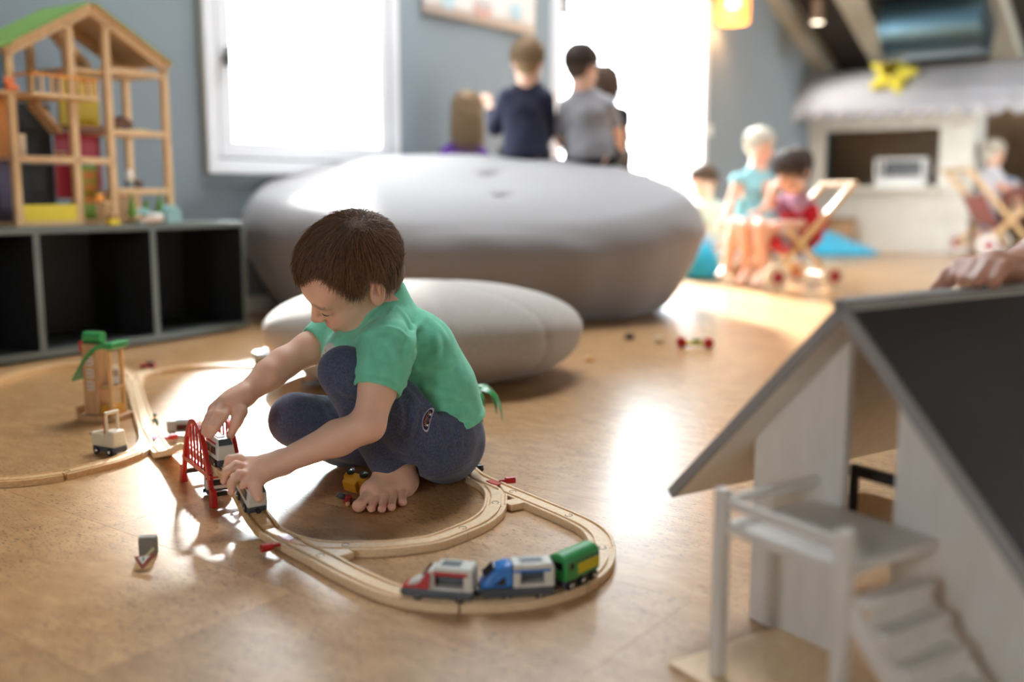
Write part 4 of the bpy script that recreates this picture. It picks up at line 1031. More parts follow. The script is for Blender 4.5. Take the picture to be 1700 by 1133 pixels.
# things on the floor by the cushions
q = PZ(1154, 577, 0)
t = thing('toy_racer', 'small red and yellow toy racer lying on the floor right of the cushions', 'toy car', q, -0.15)
MB().bb(-0.045, 0.045, -0.012, 0.012, 0.008, 0.022).build('body', M_YEL, t, bevel=0.005, seg=3)
for x in (-0.048, 0.046): MB().cyl((x, -0.024, 0.018), (x, 0.024, 0.018), 0.018, 16).build('wheel', M_RED, t, smooth='auto')
MB().bb(-0.012, 0.02, -0.013, 0.013, 0.020, 0.030).build('cab', mat('olive_plastic', (120, 130, 50), 0.5), t, bevel=0.003)
q = PZ(1093, 571, 0); one(MB().box((0, 0, 0.014), (0.045, 0.03, 0.028), taper=0.6), 'toy_block', mat('cream_wood', (222, 200, 164), 0.5), 'small cream wooden block on the floor right of the cushions', 'toy block', q, 0.2, bevel=0.006)
q = PZ(1045, 564, 0); one(MB().box((0, 0, 0.012), (0.035, 0.03, 0.024), taper=0.75), 'toy_block', mat('dark_brown_wood', (70, 50, 38), 0.6), 'small dark brown block on the floor at the foot of the big cushion', 'toy block', q, 0.5, bevel=0.006)
q = PZ(968, 590, 0); one(MB().lathe([(0.016, 0), (0.018, 0.008), (0.01, 0.016)], 14), 'toy_block', mat('amber_wood', (206, 150, 86), 0.5), 'tiny amber knob on the floor against the beige cushion', 'toy block', PZ(978, 600, 0), 0)
# ------------------------------------------------------------------ people: shared helpers
def skin_mat(name, col, blush=(206, 120, 104)):
    if name in MATS: return MATS[name]
    m = mat(name, col, 0.5, var=0.05, vscale=40, bump=0.04, bscale=600, sss=0.25)
    nt = m.node_tree; N = nt.nodes; L = nt.links; b = N['Principled BSDF']
    src = b.inputs['Base Color'].links[0].from_socket
    at = N.new('ShaderNodeVertexColor'); at.layer_name = 'tint'
    sp = N.new('ShaderNodeSeparateColor'); L.new(at.outputs['Color'], sp.inputs[0])
    x = N.new('ShaderNodeMixRGB'); x.inputs[2].default_value = lin(*blush); L.new(sp.outputs[0], x.inputs[0]); L.new(src, x.inputs[1])
    y = N.new('ShaderNodeMixRGB'); y.inputs[2].default_value = lin(96, 66, 48); L.new(sp.outputs[1], y.inputs[0]); L.new(x.outputs[0], y.inputs[1])
    L.new(y.outputs[0], b.inputs['Base Color'])
    return m
class Frame:
    """a head's own axes: forward, left, up"""
    def __init__(s, c, yaw_dir, pitch=0.0, roll=0.0, scale=1.0):
        f = Vector((yaw_dir[0], yaw_dir[1], 0)).normalized(); u = Vector((0, 0, 1)); l = u.cross(f)
        f, u = f * math.cos(pitch) - u * math.sin(pitch), u * math.cos(pitch) + f * math.sin(pitch)
        l, u = l * math.cos(roll) - u * math.sin(roll), u * math.cos(roll) + l * math.sin(roll)
        s.c = Vector(c); s.f = f; s.l = l; s.u = u; s.s = scale
        s.R = np.array([[f[i], l[i], u[i]] for i in range(3)])
    def __call__(s, f, l, u): return s.c + (s.f * f + s.l * l + s.u * u) * s.s
    def local(s, vs): return (vs - np.array(s.c)) @ s.R / s.s
def sculpt_head(F, H, fine=True):
    k = H.s; e = lambda c, r, kk=0.012, op='add': F.ell(H(*c), [x * k for x in r], H.R, kk, op)
    e((-0.012, 0, 0.045), (0.090, 0.070, 0.073), 0.0)
    e((0.030, 0, -0.012), (0.053, 0.057, 0.062), 0.03)
    e((0.052, 0, 0.035), (0.034, 0.050, 0.034), 0.02)
    for s in (-1, 1):
        e((0.044, s * 0.030, -0.034), (0.034, 0.028, 0.030), 0.015)
        e((0.004, s * 0.046, -0.040), (0.034, 0.018, 0.026), 0.02)
    F.cone(H(0.028, 0, -0.052), H(0.058, 0, -0.066), 0.032 * k, 0.020 * k, 0.02)
    if fine:
        for s in (-1, 1):
            e((0.085, s * 0.031, 0.011), (0.009, 0.015, 0.007), 0.012, 'sub')
            e((0.0670, s * 0.0305, 0.006), (0.0145, 0.0155, 0.0135), 0.005)
            e((0.074, s * 0.030, 0.021), (0.012, 0.018, 0.006), 0.010)
        F.chain([H(0.079, 0, 0.008), H(0.086, 0, -0.006), H(0.0965, 0, -0.0205)], [0.0075 * k, 0.0072 * k, 0.0088 * k], 0.008)
        for s in (-1, 1):
            e((0.0885, s * 0.0088, -0.0245), (0.0078, 0.0055, 0.0058), 0.005)
            F.cone(H(0.0915, s * 0.0048, -0.0315), H(0.086, s * 0.005, -0.026), 0.0024 * k, 0.0018 * k, 0.002, 'sub')
        F.cone(H(0.078, -0.014, -0.0495), H(0.078, 0.014, -0.0495), 0.0078 * k, 0.0078 * k, 0.008); e((0.0825, 0, -0.0490), (0.0052, 0.010, 0.0048), 0.005)
        e((0.0775, 0, -0.0595), (0.0065, 0.0130, 0.0055), 0.006)
        F.chain([H(0.0765, -0.0190, -0.0545), H(0.0860, 0, -0.0545), H(0.0765, 0.0190, -0.0545)], [0.0008 * k, 0.0011 * k, 0.0008 * k], 0.0015, 'sub')
        e((0.069, 0, -0.0765), (0.013, 0.016, 0.012), 0.014)
    else:
        F.chain([H(0.082, 0, 0.008), H(0.098, 0, -0.021)], [0.007 * k, 0.009 * k], 0.008)
        for s in (-1, 1): e((0.090, s * 0.031, 0.006), (0.010, 0.013, 0.008), 0.010, 'sub')
        F.cone(H(0.086, -0.013, -0.048), H(0.086, 0.013, -0.048), 0.006 * k, 0.006 * k, 0.006)
    for s in (-1, 1):                           # ears
        R = np.array([list(H.f), list(H.l), list(H.u)]).T @ np.array(Matrix.Rotation(s * 0.42, 3, 'Z') @ Matrix.Rotation(-0.45, 3, 'Y'))
        c = H(-0.021, s * 0.070, 0.004)
        F.ell(c, [0.0185 * k, 0.0090 * k, 0.0290 * k], R, 0.005)
        if fine:
            F.ell(H(-0.0185, s * 0.0795, 0.006), [0.0105 * k, 0.0065 * k, 0.0175 * k], R, 0.003, 'sub')
            F.ell(H(-0.007, s * 0.075, -0.003), [0.0035 * k, 0.004 * k, 0.006 * k], R, 0.003)
            F.ell(H(-0.023, s * 0.0775, 0.009), [0.0035 * k, 0.003 * k, 0.012 * k], R, 0.003)
def face_tint(H, lips=True):
    def col(vs):
        p = H.local(vs); c = np.zeros((len(vs), 4), np.float32); c[:, 3] = 1
        g = lambda a, r: np.exp(-(((p - np.array(a)) / np.array(r)) ** 2).sum(1))
        r = 0.55 * g((0.083, 0, -0.0495), (0.010, 0.014, 0.0045)) + 0.6 * g((0.079, 0, -0.0595), (0.010, 0.0135, 0.0048))
        for s in (-1, 1): r += 0.16 * g((0.06, s * 0.040, -0.028), (0.03, 0.02, 0.018)) + 0.30 * g((-0.021, s * 0.074, 0.004), (0.018, 0.012, 0.028))
        r += 0.18 * g((0.097, 0, -0.022), (0.012, 0.012, 0.01))
        c[:, 0] = np.clip(r, 0, 0.8)
        b = 0
        for s in (-1, 1):
            arch = 0.0240 + 0.004 * np.cos((np.abs(p[:, 1]) - 0.028) * 90)
            b = b + (np.abs(p[:, 1] - s * 0.030) < 0.019) * np.exp(-((p[:, 2] - arch) / 0.0026) ** 2) * (p[:, 0] > 0.045) * 0.62
        c[:, 1] = np.clip(b, 0, 0.8)
        return c
    return col
def eyelashes(H, parent, base, m, closed=0.0, sides=(-1, 1)):
    for s in sides:
        pts = []
        for i in range(9):
            a = -1 + 2 * i / 8; l = s * 0.0305 + a * 0.0155; u = 0.0005 + 0.0022 * a * a - closed
            pts.append(H(0.0670 + 0.0145 * math.sqrt(max(0, 1 - (a * 0.86) ** 2)) * 0.94 + 0.0004, l, u) - Vector(base))
        MB().tube(pts, [0.0004, 0.0008, 0.0011, 0.0012, 0.0012, 0.0012, 0.0011, 0.0008, 0.0004], 6).build('eyelashes', m, parent, smooth=True)
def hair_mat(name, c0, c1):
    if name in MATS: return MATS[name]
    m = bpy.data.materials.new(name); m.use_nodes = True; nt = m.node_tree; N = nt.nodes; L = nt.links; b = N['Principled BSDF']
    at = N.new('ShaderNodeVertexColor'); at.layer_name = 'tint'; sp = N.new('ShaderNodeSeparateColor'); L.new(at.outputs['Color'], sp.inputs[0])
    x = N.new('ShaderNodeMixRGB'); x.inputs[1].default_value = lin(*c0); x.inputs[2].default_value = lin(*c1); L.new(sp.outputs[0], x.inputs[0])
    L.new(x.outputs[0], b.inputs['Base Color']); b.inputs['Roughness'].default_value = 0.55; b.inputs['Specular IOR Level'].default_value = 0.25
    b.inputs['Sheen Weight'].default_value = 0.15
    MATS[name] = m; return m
def strands(H, n, seed, crown, rule, rad=0.0006, seg=6, lift=0.010, noise=0.004, sides=3, grav=0.0, tipr=0.25, swirl=0.25, comb=None, fall=0.0, down=(0, 0, -1)):
    """hair locks: roots over the scalp, combed away from the crown; rule(dirs) -> lengths in metres (0 = bare)"""
    rs = np.random.RandomState(seed); k = H.s; nrm = lambda v: v / (np.linalg.norm(v, axis=1)[:, None] + 1e-9); dot = lambda a, b: (a * b).sum(1)[:, None]
    cen = np.array((-0.012, 0, 0.045)); rr = np.array((0.0905, 0.0705, 0.0735)); crown = np.array(crown, float); crown /= np.linalg.norm(crown)
    d = nrm(rs.normal(size=(n * 4, 3))); Lh = rule(d); d = d[Lh > 0][:n]; Lh = Lh[Lh > 0][:n]; n = len(d)
    Lh = Lh * rs.uniform(0.75, 1.12, n)
    t = nrm(d - crown * (d @ crown)[:, None]); t = t + np.cross(d, t) * (swirl + rs.normal(size=n) * 0.13)[:, None]
    nr = np.clip(((d @ crown) - 0.93) / 0.07, 0, 1)[:, None]; t = t + rs.normal(size=(n, 3)) * nr * 1.2
    if comb is not None: t = t + np.array(comb)
    t = nrm(t - d * dot(t, d))
    lf = lift * rs.uniform(0.35, 1.1, n); wob = rs.normal(size=(n, 3)) * noise; q = d.copy(); P = []
    for j in range(seg + 1):
        u = j / seg; h = math.sin(min(1, u * 1.7) * math.pi / 2)
        p = cen + q * (rr + 0.001 + (lf * h)[:, None]) + wob * u * u
        w = np.array(H.c) + (p @ H.R.T) * k
        w[:, 2] -= grav * u * u; P.append(w)
        q = nrm(q + t * (Lh / seg / 0.08)[:, None]); t = nrm(t - q * dot(t, q))
    if fall:
        ext = fall * rs.uniform(0.75, 1.1, n); dn = np.array(down, float); side = rs.normal(size=(n, 3)) * min(0.012, fall * 0.15); last = P[-1]
        for i in (1, 2, 3): P.append(last + dn * (ext * i / 3)[:, None] + side * (i / 3))
        seg += 3
    P = np.stack(P, 1); C0 = np.array(H(*cen)); V_ = np.zeros((n, seg + 1, sides, 3)); tone = rs.uniform(0, 1, n); col = np.zeros((n, seg + 1, sides))
    for j in range(seg + 1):
        tg = nrm(P[:, min(seg, j + 1)] - P[:, max(0, j - 1)]); o = nrm(P[:, j] - C0); sd = nrm(np.cross(tg, o)); o = np.cross(sd, tg)
        r = rad * k * (1 if j < seg * 0.6 else 1 - (1 - tipr) * (j - seg * 0.6) / (seg * 0.4)) * (0.8 if j == 0 else 1)
        for m in range(sides):
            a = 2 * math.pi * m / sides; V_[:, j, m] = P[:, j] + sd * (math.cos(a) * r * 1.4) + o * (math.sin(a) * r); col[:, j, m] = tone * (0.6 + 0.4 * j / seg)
    idx = np.arange(n * (seg + 1) * sides).reshape(n, seg + 1, sides); Fq = []
    for m in range(sides):
        m2 = (m + 1) % sides; Fq.append(np.stack([idx[:, :-1, m], idx[:, :-1, m2], idx[:, 1:, m2], idx[:, 1:, m]], -1).reshape(-1, 4))
    return V_.reshape(-1, 3), np.concatenate(Fq), col.ravel()
def hair_object(name, data, m, parent, base):
    vs, F, cols = data
    me = bpy.data.meshes.new(name); me.vertices.add(len(vs)); me.vertices.foreach_set('co', (vs - np.array(base)).astype(np.float32).ravel())
    me.loops.add(F.size); me.loops.foreach_set('vertex_index', F.astype(np.int32).ravel()); me.polygons.add(len(F)); me.polygons.foreach_set('loop_start', np.arange(0, F.size, 4, dtype=np.int32))
    me.update(calc_edges=True); me.polygons.foreach_set('use_smooth', np.ones(len(me.polygons), dtype=bool))
    ca = me.color_attributes.new('tint', 'FLOAT_COLOR', 'POINT'); c = np.ones((len(vs), 4), np.float32); c[:, :3] = cols[:, None]; ca.data.foreach_set('color', c.ravel())
    return link(name, me, m, parent)
def cap_field(H, rule, h=0.0035, thick=0.006, nape=False):
    """a thin skull cap of hair under the locks"""
    c = np.array(H.c); F = Field(c - 0.16 * H.s, c + 0.16 * H.s, h)
    F.ell(H(-0.012, 0, 0.045), [(0.0905 + thick) * H.s, (0.0705 + thick) * H.s, (0.0735 + thick) * H.s], H.R, 0.0)
    X, Y, Z = np.meshgrid(*F.ax, indexing='ij'); P = H.local(np.stack([X.ravel(), Y.ravel(), Z.ravel()], 1)) - np.array((-0.012, 0, 0.045)); D = P / np.array((0.0905, 0.0705, 0.0735)); D /= np.linalg.norm(D, axis=1)[:, None] + 1e-9
    F.d = np.maximum(F.d, rule(D).reshape(F.d.shape).astype(np.float32))
    if nape: F.ell(H(-0.046 - 0.008 * (nape == 2), 0, -0.012), [0.044 * H.s, (0.062 - 0.008 * (nape == 2)) * H.s, (0.056 - 0.010 * (nape == 2)) * H.s], H.R, 0.02)
    return F
def finger(F, pts, r0, r1, k=0.004, mid=1.0):
    n = len(pts); F.chain(pts, [r0 + (r1 - r0) * i / (n - 1) for i in range(n)], k)

# ------------------------------------------------------------------ the squatting boy in the green shirt
HB = Frame((-0.281, 1.762, 0.388), (-math.cos(0.278), -math.sin(0.278)), 0.594, 0.52, 0.96)
base = (-0.20, 1.80, 0.0)
SK = skin_mat('fair_skin', (234, 186, 160))
SL = PY(645, 578, 1.67); EL = PY(611, 706, 1.60); WL = PY(468, 768, 1.60)
SR = PY(556, 556, 1.90); ER = PY(470, 604, 1.83); WR = PY(404, 657, 1.765)
PELV = PY(732, 715, 1.83); MID = PY(712, 640, 1.82); NECK = PY(640, 512, 1.80); UPPER = PY(686, 582, 1.81); CHEST = (SL + SR) / 2 + Vector((0.03, 0, -0.01))
HL = PY(722, 728, 1.76); KL = PY(572, 618, 1.665); AL = PY(655, 780, 1.755)
HR = PY(690, 730, 1.91); KR = PY(492, 698, 1.86); AR = PY(628, 768, 1.99)
LAT = (0.5, -0.866, 0)
def V(px, py, y): return PY(px, py, y)
F = Field((-0.62, 1.50, -0.003), (-0.01, 2.10, 0.54), 0.0024)
sculpt_head(F, HB)
F.chain([HB(-0.022, 0, -0.03), NECK], [0.043, 0.045], 0.02)
F.chain([NECK, CHEST, MID, PELV], [0.036, 0.052, 0.052, 0.055], 0.03, sq=(LAT, 0.72))
# arms
F.chain([SL, SL.lerp(EL, 0.5), EL], [0.034, 0.0315, 0.027], 0.012)
F.chain([EL, EL.lerp(WL, 0.35), WL], [0.0275, 0.0285, 0.0195], 0.012)
F.chain([SR, SR.lerp(ER, 0.5), ER], [0.034, 0.031, 0.028], 0.012)
F.chain([ER, ER.lerp(WR, 0.35), WR], [0.028, 0.0275, 0.0195], 0.012)
# left hand over the car on the ramp
m1, m2, m3, m4 = V(415, 770, 1.605), V(411, 778, 1.590), V(413, 789, 1.578), V(420, 797, 1.572)
F.chain([WL, WL.lerp(m2, 0.5), m1], [0.0195, 0.017, 0.0105], 0.010); F.chain([WL, WL.lerp(m3, 0.5), m3], [0.019, 0.017, 0.0105], 0.010); F.cone(m1, m4, 0.0105, 0.0095, 0.012); F.cone(WL, m4, 0.017, 0.010, 0.010)
finger(F, [m1, V(396, 761, 1.600), V(381, 763, 1.592), V(377, 774, 1.586)], 0.0090, 0.0066, 0.003)
finger(F, [m2, V(392, 773, 1.578), V(376, 783, 1.566), V(372, 799, 1.566)], 0.0090, 0.0064, 0.003)
finger(F, [m3, V(398, 788, 1.565), V(385, 801, 1.556), V(384, 818, 1.556)], 0.0088, 0.0064, 0.003)
finger(F, [m4, V(410, 799, 1.565), V(402, 808, 1.556)], 0.0080, 0.0060, 0.003)
F.chain([WL.lerp(m4, 0.55), V(428, 797, 1.572), V(424, 812, 1.556), V(430, 827, 1.545)], [0.014, 0.0115, 0.0095, 0.0078], 0.006)
# right hand pinching the car on the bridge
n1, n2, n3, n4 = V(384, 669, 1.742), V(372, 667, 1.735), V(362, 673, 1.738), V(356, 681, 1.748)
F.chain([WR, WR.lerp(n1, 0.5), n1], [0.0195, 0.018, 0.0110], 0.010); F.chain([WR, WR.lerp(n3, 0.5), n3], [0.019, 0.0165, 0.0105], 0.010); F.cone(n1, n4, 0.0108, 0.0098, 0.012); F.cone(WR, n4, 0.016, 0.0105, 0.010); F.cone(WR, n2, 0.018, 0.0108, 0.010)
finger(F, [n1, V(372, 690, 1.715), V(360, 708, 1.702), V(349, 723, 1.700)], 0.0090, 0.0066, 0.003)
finger(F, [n2, V(360, 688, 1.712), V(350, 707, 1.703), V(343, 722, 1.706)], 0.0090, 0.0064, 0.003)
finger(F, [n3, V(351, 689, 1.722), V(343, 706, 1.716), V(339, 718, 1.718)], 0.0086, 0.0062, 0.003)
finger(F, [n4, V(347, 692, 1.738), V(341, 705, 1.735), V(339, 714, 1.735)], 0.0080, 0.0058, 0.003)
F.chain([WR.lerp(n1, 0.35), V(399, 684, 1.735), V(393, 700, 1.728), V(383, 723, 1.728)], [0.0145, 0.0115, 0.0095, 0.0072], 0.008)
# legs inside the trousers, bare feet
F.chain([HL, KL], [0.05, 0.036], 0.01); F.chain([KL, AL], [0.036, 0.027], 0.01); F.chain([HR, KR], [0.05, 0.036], 0.01); F.chain([KR, AR], [0.036, 0.026], 0.01)
F.chain([PELV, HL], [0.055, 0.05], 0.02); F.chain([PELV, HR], [0.055, 0.05], 0.02)
heel = PZ(672, 800, 0.022); AL2 = AL + Vector((0, 0, 0.01))
toes = [(596, 840, 0.0122), (617, 844, 0.0082), (634, 845, 0.0080), (650, 842, 0.0080), (668, 834, 0.0086)]
F.chain([AL2, heel], [0.028, 0.023], 0.015)
ball_in = PZ(618, 817, 0.021); ball_out = PZ(668, 810, 0.016)
F.cone(AL, ball_in, 0.029, 0.0175, 0.02); F.cone(AL, ball_out, 0.028, 0.0155, 0.02); F.cone(heel, ball_in, 0.021, 0.0165, 0.012); F.cone(heel, ball_out, 0.021, 0.0150, 0.012); F.cone(ball_in, ball_out, 0.0185, 0.015, 0.012)
for i, (x, y, r) in enumerate(toes):
    tip = PZ(x, y, r * 0.95); tip.z = r * 0.95; bs = ball_in.lerp(ball_out, i / 4); F.cone(bs, tip, r * 1.05, r * 0.80, 0.0015); F.ell(tip, (r * 0.98, r * 1.05, r * 0.92), None, 0.001)
F.chain([AR, AR + Vector((-0.03, 0.02, -0.02)), AR + Vector((-0.085, 0.0, -0.028))], [0.026, 0.022, 0.016], 0.012)
F.d = np.maximum(F.d, 0.0 - (np.arange(F.n[2], dtype=np.float32) * F.h + F.lo[2] - 0.0005)[None, None, :])
ft = face_tint(HB)
def boy_tint(vs):
    c = ft(vs)
    for x, y, r in toes: p = PZ(x, y, r); c[:, 0] += 0.35 * np.exp(-((vs - np.array(p)) ** 2).sum(1) / 0.013 ** 2)
    for p in (V(377, 774, 1.586), V(372, 799, 1.566), V(384, 818, 1.556), V(430, 827, 1.545), V(349, 723, 1.7), V(343, 722, 1.706), V(383, 723, 1.728)): c[:, 0] += 0.25 * np.exp(-((vs - np.array(p)) ** 2).sum(1) / 0.012 ** 2)
    c[:, 0] = np.clip(c[:, 0], 0, 0.85); return c
boy = F.build('person', SK, base=base, colour=boy_tint)
tag(boy, 'small child squatting barefoot in a green T-shirt and dark blue trousers, holding toy rail cars', 'person')
M_LASH = mat('eyelash', (40, 26, 20), 0.6)
eyelashes(HB, boy, base, M_LASH, 0.0, (1,))
# hair
HM = hair_mat('brown_hair', (80, 54, 37), (148, 106, 76))
HLX = [0, 0.35, 0.65, 0.95, 1.12, 1.30, 1.42, 1.55, 1.75, 2.0, 2.4, 3.14]
HLY = [0.56, 0.60, 0.64, 0.54, 0.30, -0.20, -0.44, 0.02, 0.22, -0.42, -0.95, -1.1]
def boy_len(d):
    a = np.arctan2(np.abs(d[:, 1]), d[:, 0]); low = np.interp(a, HLX, HLY); up = d[:, 2] - low
    L = np.interp(a, [0, 0.4, 0.8, 1.2, 2, 3.14], [0.060, 0.052, 0.042, 0.042, 0.044, 0.040])
    rim = np.interp(a, [0, 0.35, 0.8, 1.2, 1.6, 3.14], [0.62, 0.50, 0.36, 0.34, 0.45, 0.6])
    L = L * np.clip(rim + (1 - rim) * up / 0.45, 0, 1)
    return np.where(up > 0, L, 0)
def boy_cap(D):
    a = np.arctan2(np.abs(D[:, 1]), D[:, 0]); return (np.interp(a, HLX, HLY) - 0.02 - D[:, 2]) * 0.06
hc = cap_field(HB, boy_cap, 0.0035, 0.0065, nape=2).build('hair', HM, boy, base=base, smooth=3, colour=lambda v: np.tile(np.array([[0.3, 0.3, 0.3, 1]]), (len(v), 1)))
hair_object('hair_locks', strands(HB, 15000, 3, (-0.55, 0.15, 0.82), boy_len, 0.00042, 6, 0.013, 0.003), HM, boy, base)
def nape_len(d):
    a = np.arctan2(np.abs(d[:, 1]), d[:, 0]); return np.where((a > 1.95) & (d[:, 2] < 0.05) & (d[:, 2] > -0.95), 0.022, 0)
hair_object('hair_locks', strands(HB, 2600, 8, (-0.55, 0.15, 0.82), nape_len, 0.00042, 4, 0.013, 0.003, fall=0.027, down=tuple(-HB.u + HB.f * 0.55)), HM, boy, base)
# T-shirt
M_MINT = fabric('mint_cotton', (124, 212, 178), (114, 200, 166), scale=1500, mscale=60, bump=0.2)
def shirt_print(m):
    nt = m.node_tree; N = nt.nodes; L = nt.links; b = N['Principled BSDF']; src = b.inputs['Base Color'].links[0].from_socket
    at = N.new('ShaderNodeVertexColor'); at.layer_name = 'tint'; sp = N.new('ShaderNodeSeparateColor'); L.new(at.outputs['Color'], sp.inputs[0])
    x = N.new('ShaderNodeMixRGB'); x.inputs[2].default_value = lin(214, 208, 202); L.new(sp.outputs[0], x.inputs[0]); L.new(src, x.inputs[1])
    y = N.new('ShaderNodeMixRGB'); y.inputs[2].default_value = lin(44, 40, 56); L.new(sp.outputs[1], y.inputs[0]); L.new(x.outputs[0], y.inputs[1]); L.new(y.outputs[0], b.inputs['Base Color'])
shirt_print(M_MINT)
S = Field((-0.50, 1.55, 0.0), (0.02, 2.06, 0.46), 0.0030)
CH2 = CHEST + Vector((0.0, 0, -0.005))
S.chain([NECK + Vector((0.0, 0, -0.012)), UPPER], [0.044, 0.064], 0.03, sq=(LAT, 0.80)); S.chain([CH2, UPPER], [0.058, 0.060], 0.03, sq=(LAT, 0.75))
S.chain([UPPER, MID + Vector((0.004, 0, 0)), PELV + Vector((0.003, 0.0, 0.005))], [0.066, 0.070, 0.083], 0.03, sq=(LAT, 0.70))
S.chain([NECK + Vector((-0.006, 0, -0.008)), SL], [0.038, 0.042], 0.03); S.chain([NECK + Vector((-0.006, 0, -0.008)), SR], [0.038, 0.042], 0.03)
S.chain([SL + Vector((-0.01, 0, -0.008)), CHEST + Vector((-0.035, -0.02, -0.028)), SR + Vector((0, 0, -0.010))], [0.036, 0.048, 0.036], 0.03)
S.chain([CHEST + Vector((-0.03, -0.015, -0.03)), UPPER.lerp(MID, 0.5) + Vector((-0.05, 0, 0))], [0.06, 0.06], 0.03)
S.chain([NECK, NECK.lerp(HB(-0.030, 0, -0.030), 0.45)], [0.049, 0.0495], 0.012)
SLe = SL.lerp(EL, 0.60); SRe = SR.lerp(ER, 0.45)
S.chain([SL, SL.lerp(EL, 0.3), SLe], [0.045, 0.041, 0.040], 0.02); S.chain([SR, SRe], [0.043, 0.038], 0.02)
sl_d = (EL - SL).normalized(); hem_n = (PELV - MID).normalized(); hem_c = PY(735, 703, 1.80)
# folds
def ridge(X, Y, Z, a, b, w, amp):
    """one soft fold running from a to b"""
    ab = b - a; L = ab.length_squared; t = np.clip(((X - a.x) * ab.x + (Y - a.y) * ab.y + (Z - a.z) * ab.z) / L, 0, 1)
    d2 = (X - a.x - t * ab.x) ** 2 + (Y - a.y - t * ab.y) ** 2 + (Z - a.z - t * ab.z) ** 2
    return -amp * np.exp(-d2 / w ** 2) * np.sin(np.clip(t, 0.02, 0.98) * math.pi) ** 0.5
from mathutils.bvhtree import BVHTree
def surf_pts(fld, lines):
    """follow fold lines over the surface of a garment"""
    vs, Fq = fld.mesh(); bv = BVHTree.FromPolygons([tuple(map(float, v)) for v in vs], [tuple(map(int, q)) for q in Fq]); out = []
    for pts, w, am in lines:
        P = []
        for x, y in pts:
            h = bv.ray_cast(CAM.location, ray(x, y).normalized())
            if h[0] is not None: P.append(h[0])
        if len(P) > 1: out.append((spline(P, 3), w, am))
    return out
def fold_warp(X, Y, Z, L):
    r = np.zeros(X.shape, np.float32)
    for P, w, am in L:
        lo = np.min([np.array(p) for p in P], 0) - 3 * w; hi = np.max([np.array(p) for p in P], 0) + 3 * w
        m = (X > lo[0]) & (X < hi[0]) & (Y > lo[1]) & (Y < hi[1]) & (Z > lo[2]) & (Z < hi[2])
        x, y, z = X[m], Y[m], Z[m]; d2 = np.full(x.shape, 9.0); tt = np.zeros(x.shape); n = len(P) - 1
        for i in range(n):
            a, ab = P[i], P[i + 1] - P[i]; t = np.clip(((x - a.x) * ab.x + (y - a.y) * ab.y + (z - a.z) * ab.z) / (ab.length_squared + 1e-12), 0, 1)
            e = (x - a.x - t * ab.x) ** 2 + (y - a.y - t * ab.y) ** 2 + (z - a.z - t * ab.z) ** 2; k = e < d2; d2[k] = e[k]; tt[k] = (i + t[k]) / n
        r[m] += 2.3 * am * (-np.exp(-d2 / w ** 2) + 0.45 * np.exp(-d2 / (2.2 * w) ** 2)) * np.sin(np.clip(tt, 0.03, 0.97) * math.pi) ** 0.6
    return r
SHIRT_FOLDS = surf_pts(S, [([(579, 570), (607, 551), (640, 545), (664, 550), (687, 572)], 0.006, 0.0042), ([(670, 602), (684, 575), (686, 552), (664, 514)], 0.007, 0.0055), ([(708, 523), (693, 542), (682, 565), (677, 592)], 0.007, 0.005),
    ([(664, 625), (690, 612), (717, 603), (750, 606)], 0.008, 0.0042), ([(670, 640), (705, 646), (738, 656), (768, 664)], 0.008, 0.0045), ([(672, 658), (700, 672), (735, 684)], 0.007, 0.004), ([(582, 580), (588, 600), (592, 620)], 0.006, 0.004),
    ([(641, 561), (655, 580), (660, 605)], 0.006, 0.004), ([(602, 560), (612, 585), (606, 612)], 0.007, 0.003), ([(720, 540), (728, 575), (722, 600)], 0.008, 0.003), ([(655, 505), (640, 528), (612, 548)], 0.006, 0.004), ([(640, 500), (622, 525), (600, 545)], 0.005, 0.003), ([(690, 500), (715, 530), (742, 565)], 0.009, 0.003), ([(730, 690), (755, 686), (782, 690)], 0.006, 0.003)])
def folds(X, Y, Z):
    r = fold_warp(X, Y, Z, SHIRT_FOLDS)
    t = ((X - SL.x) * sl_d.x + (Y - SL.y) * sl_d.y + (Z - SL.z) * sl_d.z) - (SLe - SL).length + 0.017
    r = r + 0.0016 * np.exp(-(t / 0.0022) ** 2) * (np.hypot(X - SLe.x, Z - SLe.z) < 0.06)
    t = ((X - hem_c.x) * hem_n.x + (Y - hem_c.y) * hem_n.y + (Z - hem_c.z) * hem_n.z) + 0.014
    return r + 0.0014 * np.exp(-(t / 0.0022) ** 2)
S.warp(folds)
hem_n = (PELV - MID).normalized(); hem_p = PELV + hem_n * 0.012
S.cut(PY(735, 703, 1.80), (hem_n + Vector((-0.35, 0, 0)) * 0).normalized(), 0.003)
sl_d = (EL - SL).normalized(); S.cut(SLe - sl_d * 0.004, sl_d, 0.002, lo=np.minimum(SLe, EL) - 0.06, hi=np.maximum(SLe, EL) + Vector((0.055, 0.03, 0.02)))
sr_d = (ER - SR).normalized(); S.cut(SRe - sr_d * 0.004, sr_d, 0.002, lo=Vector((-0.50, 1.72, 0.15)), hi=Vector((-0.36, 2.0, 0.36)))
S.chain([SLe - sl_d * 0.022, EL], [0.0345, 0.0365], 0.003, 'sub'); S.chain([SRe - sr_d * 0.02, ER], [0.0325, 0.034], 0.003, 'sub')
nk = NECK.lerp(HB(-0.030, 0, -0.030), 0.38); nk_d = (HB(-0.030, 0, -0.030) - NECK).normalized()
S.cut(nk + nk_d * 0.010 + Vector((0.0, 0, 0.004)), nk_d, 0.003, lo=np.array(nk) - 0.13, hi=np.array(nk) + 0.13)
S.chain([nk - nk_d * 0.006, nk + nk_d * 0.05], [0.0425, 0.0430], 0.002, 'sub')     # neck opening
for c, t, r in ((SLe - sl_d * 0.012, sl_d, 0.0405),):
    pass
pr_c = PY(546, 592, 1.80)
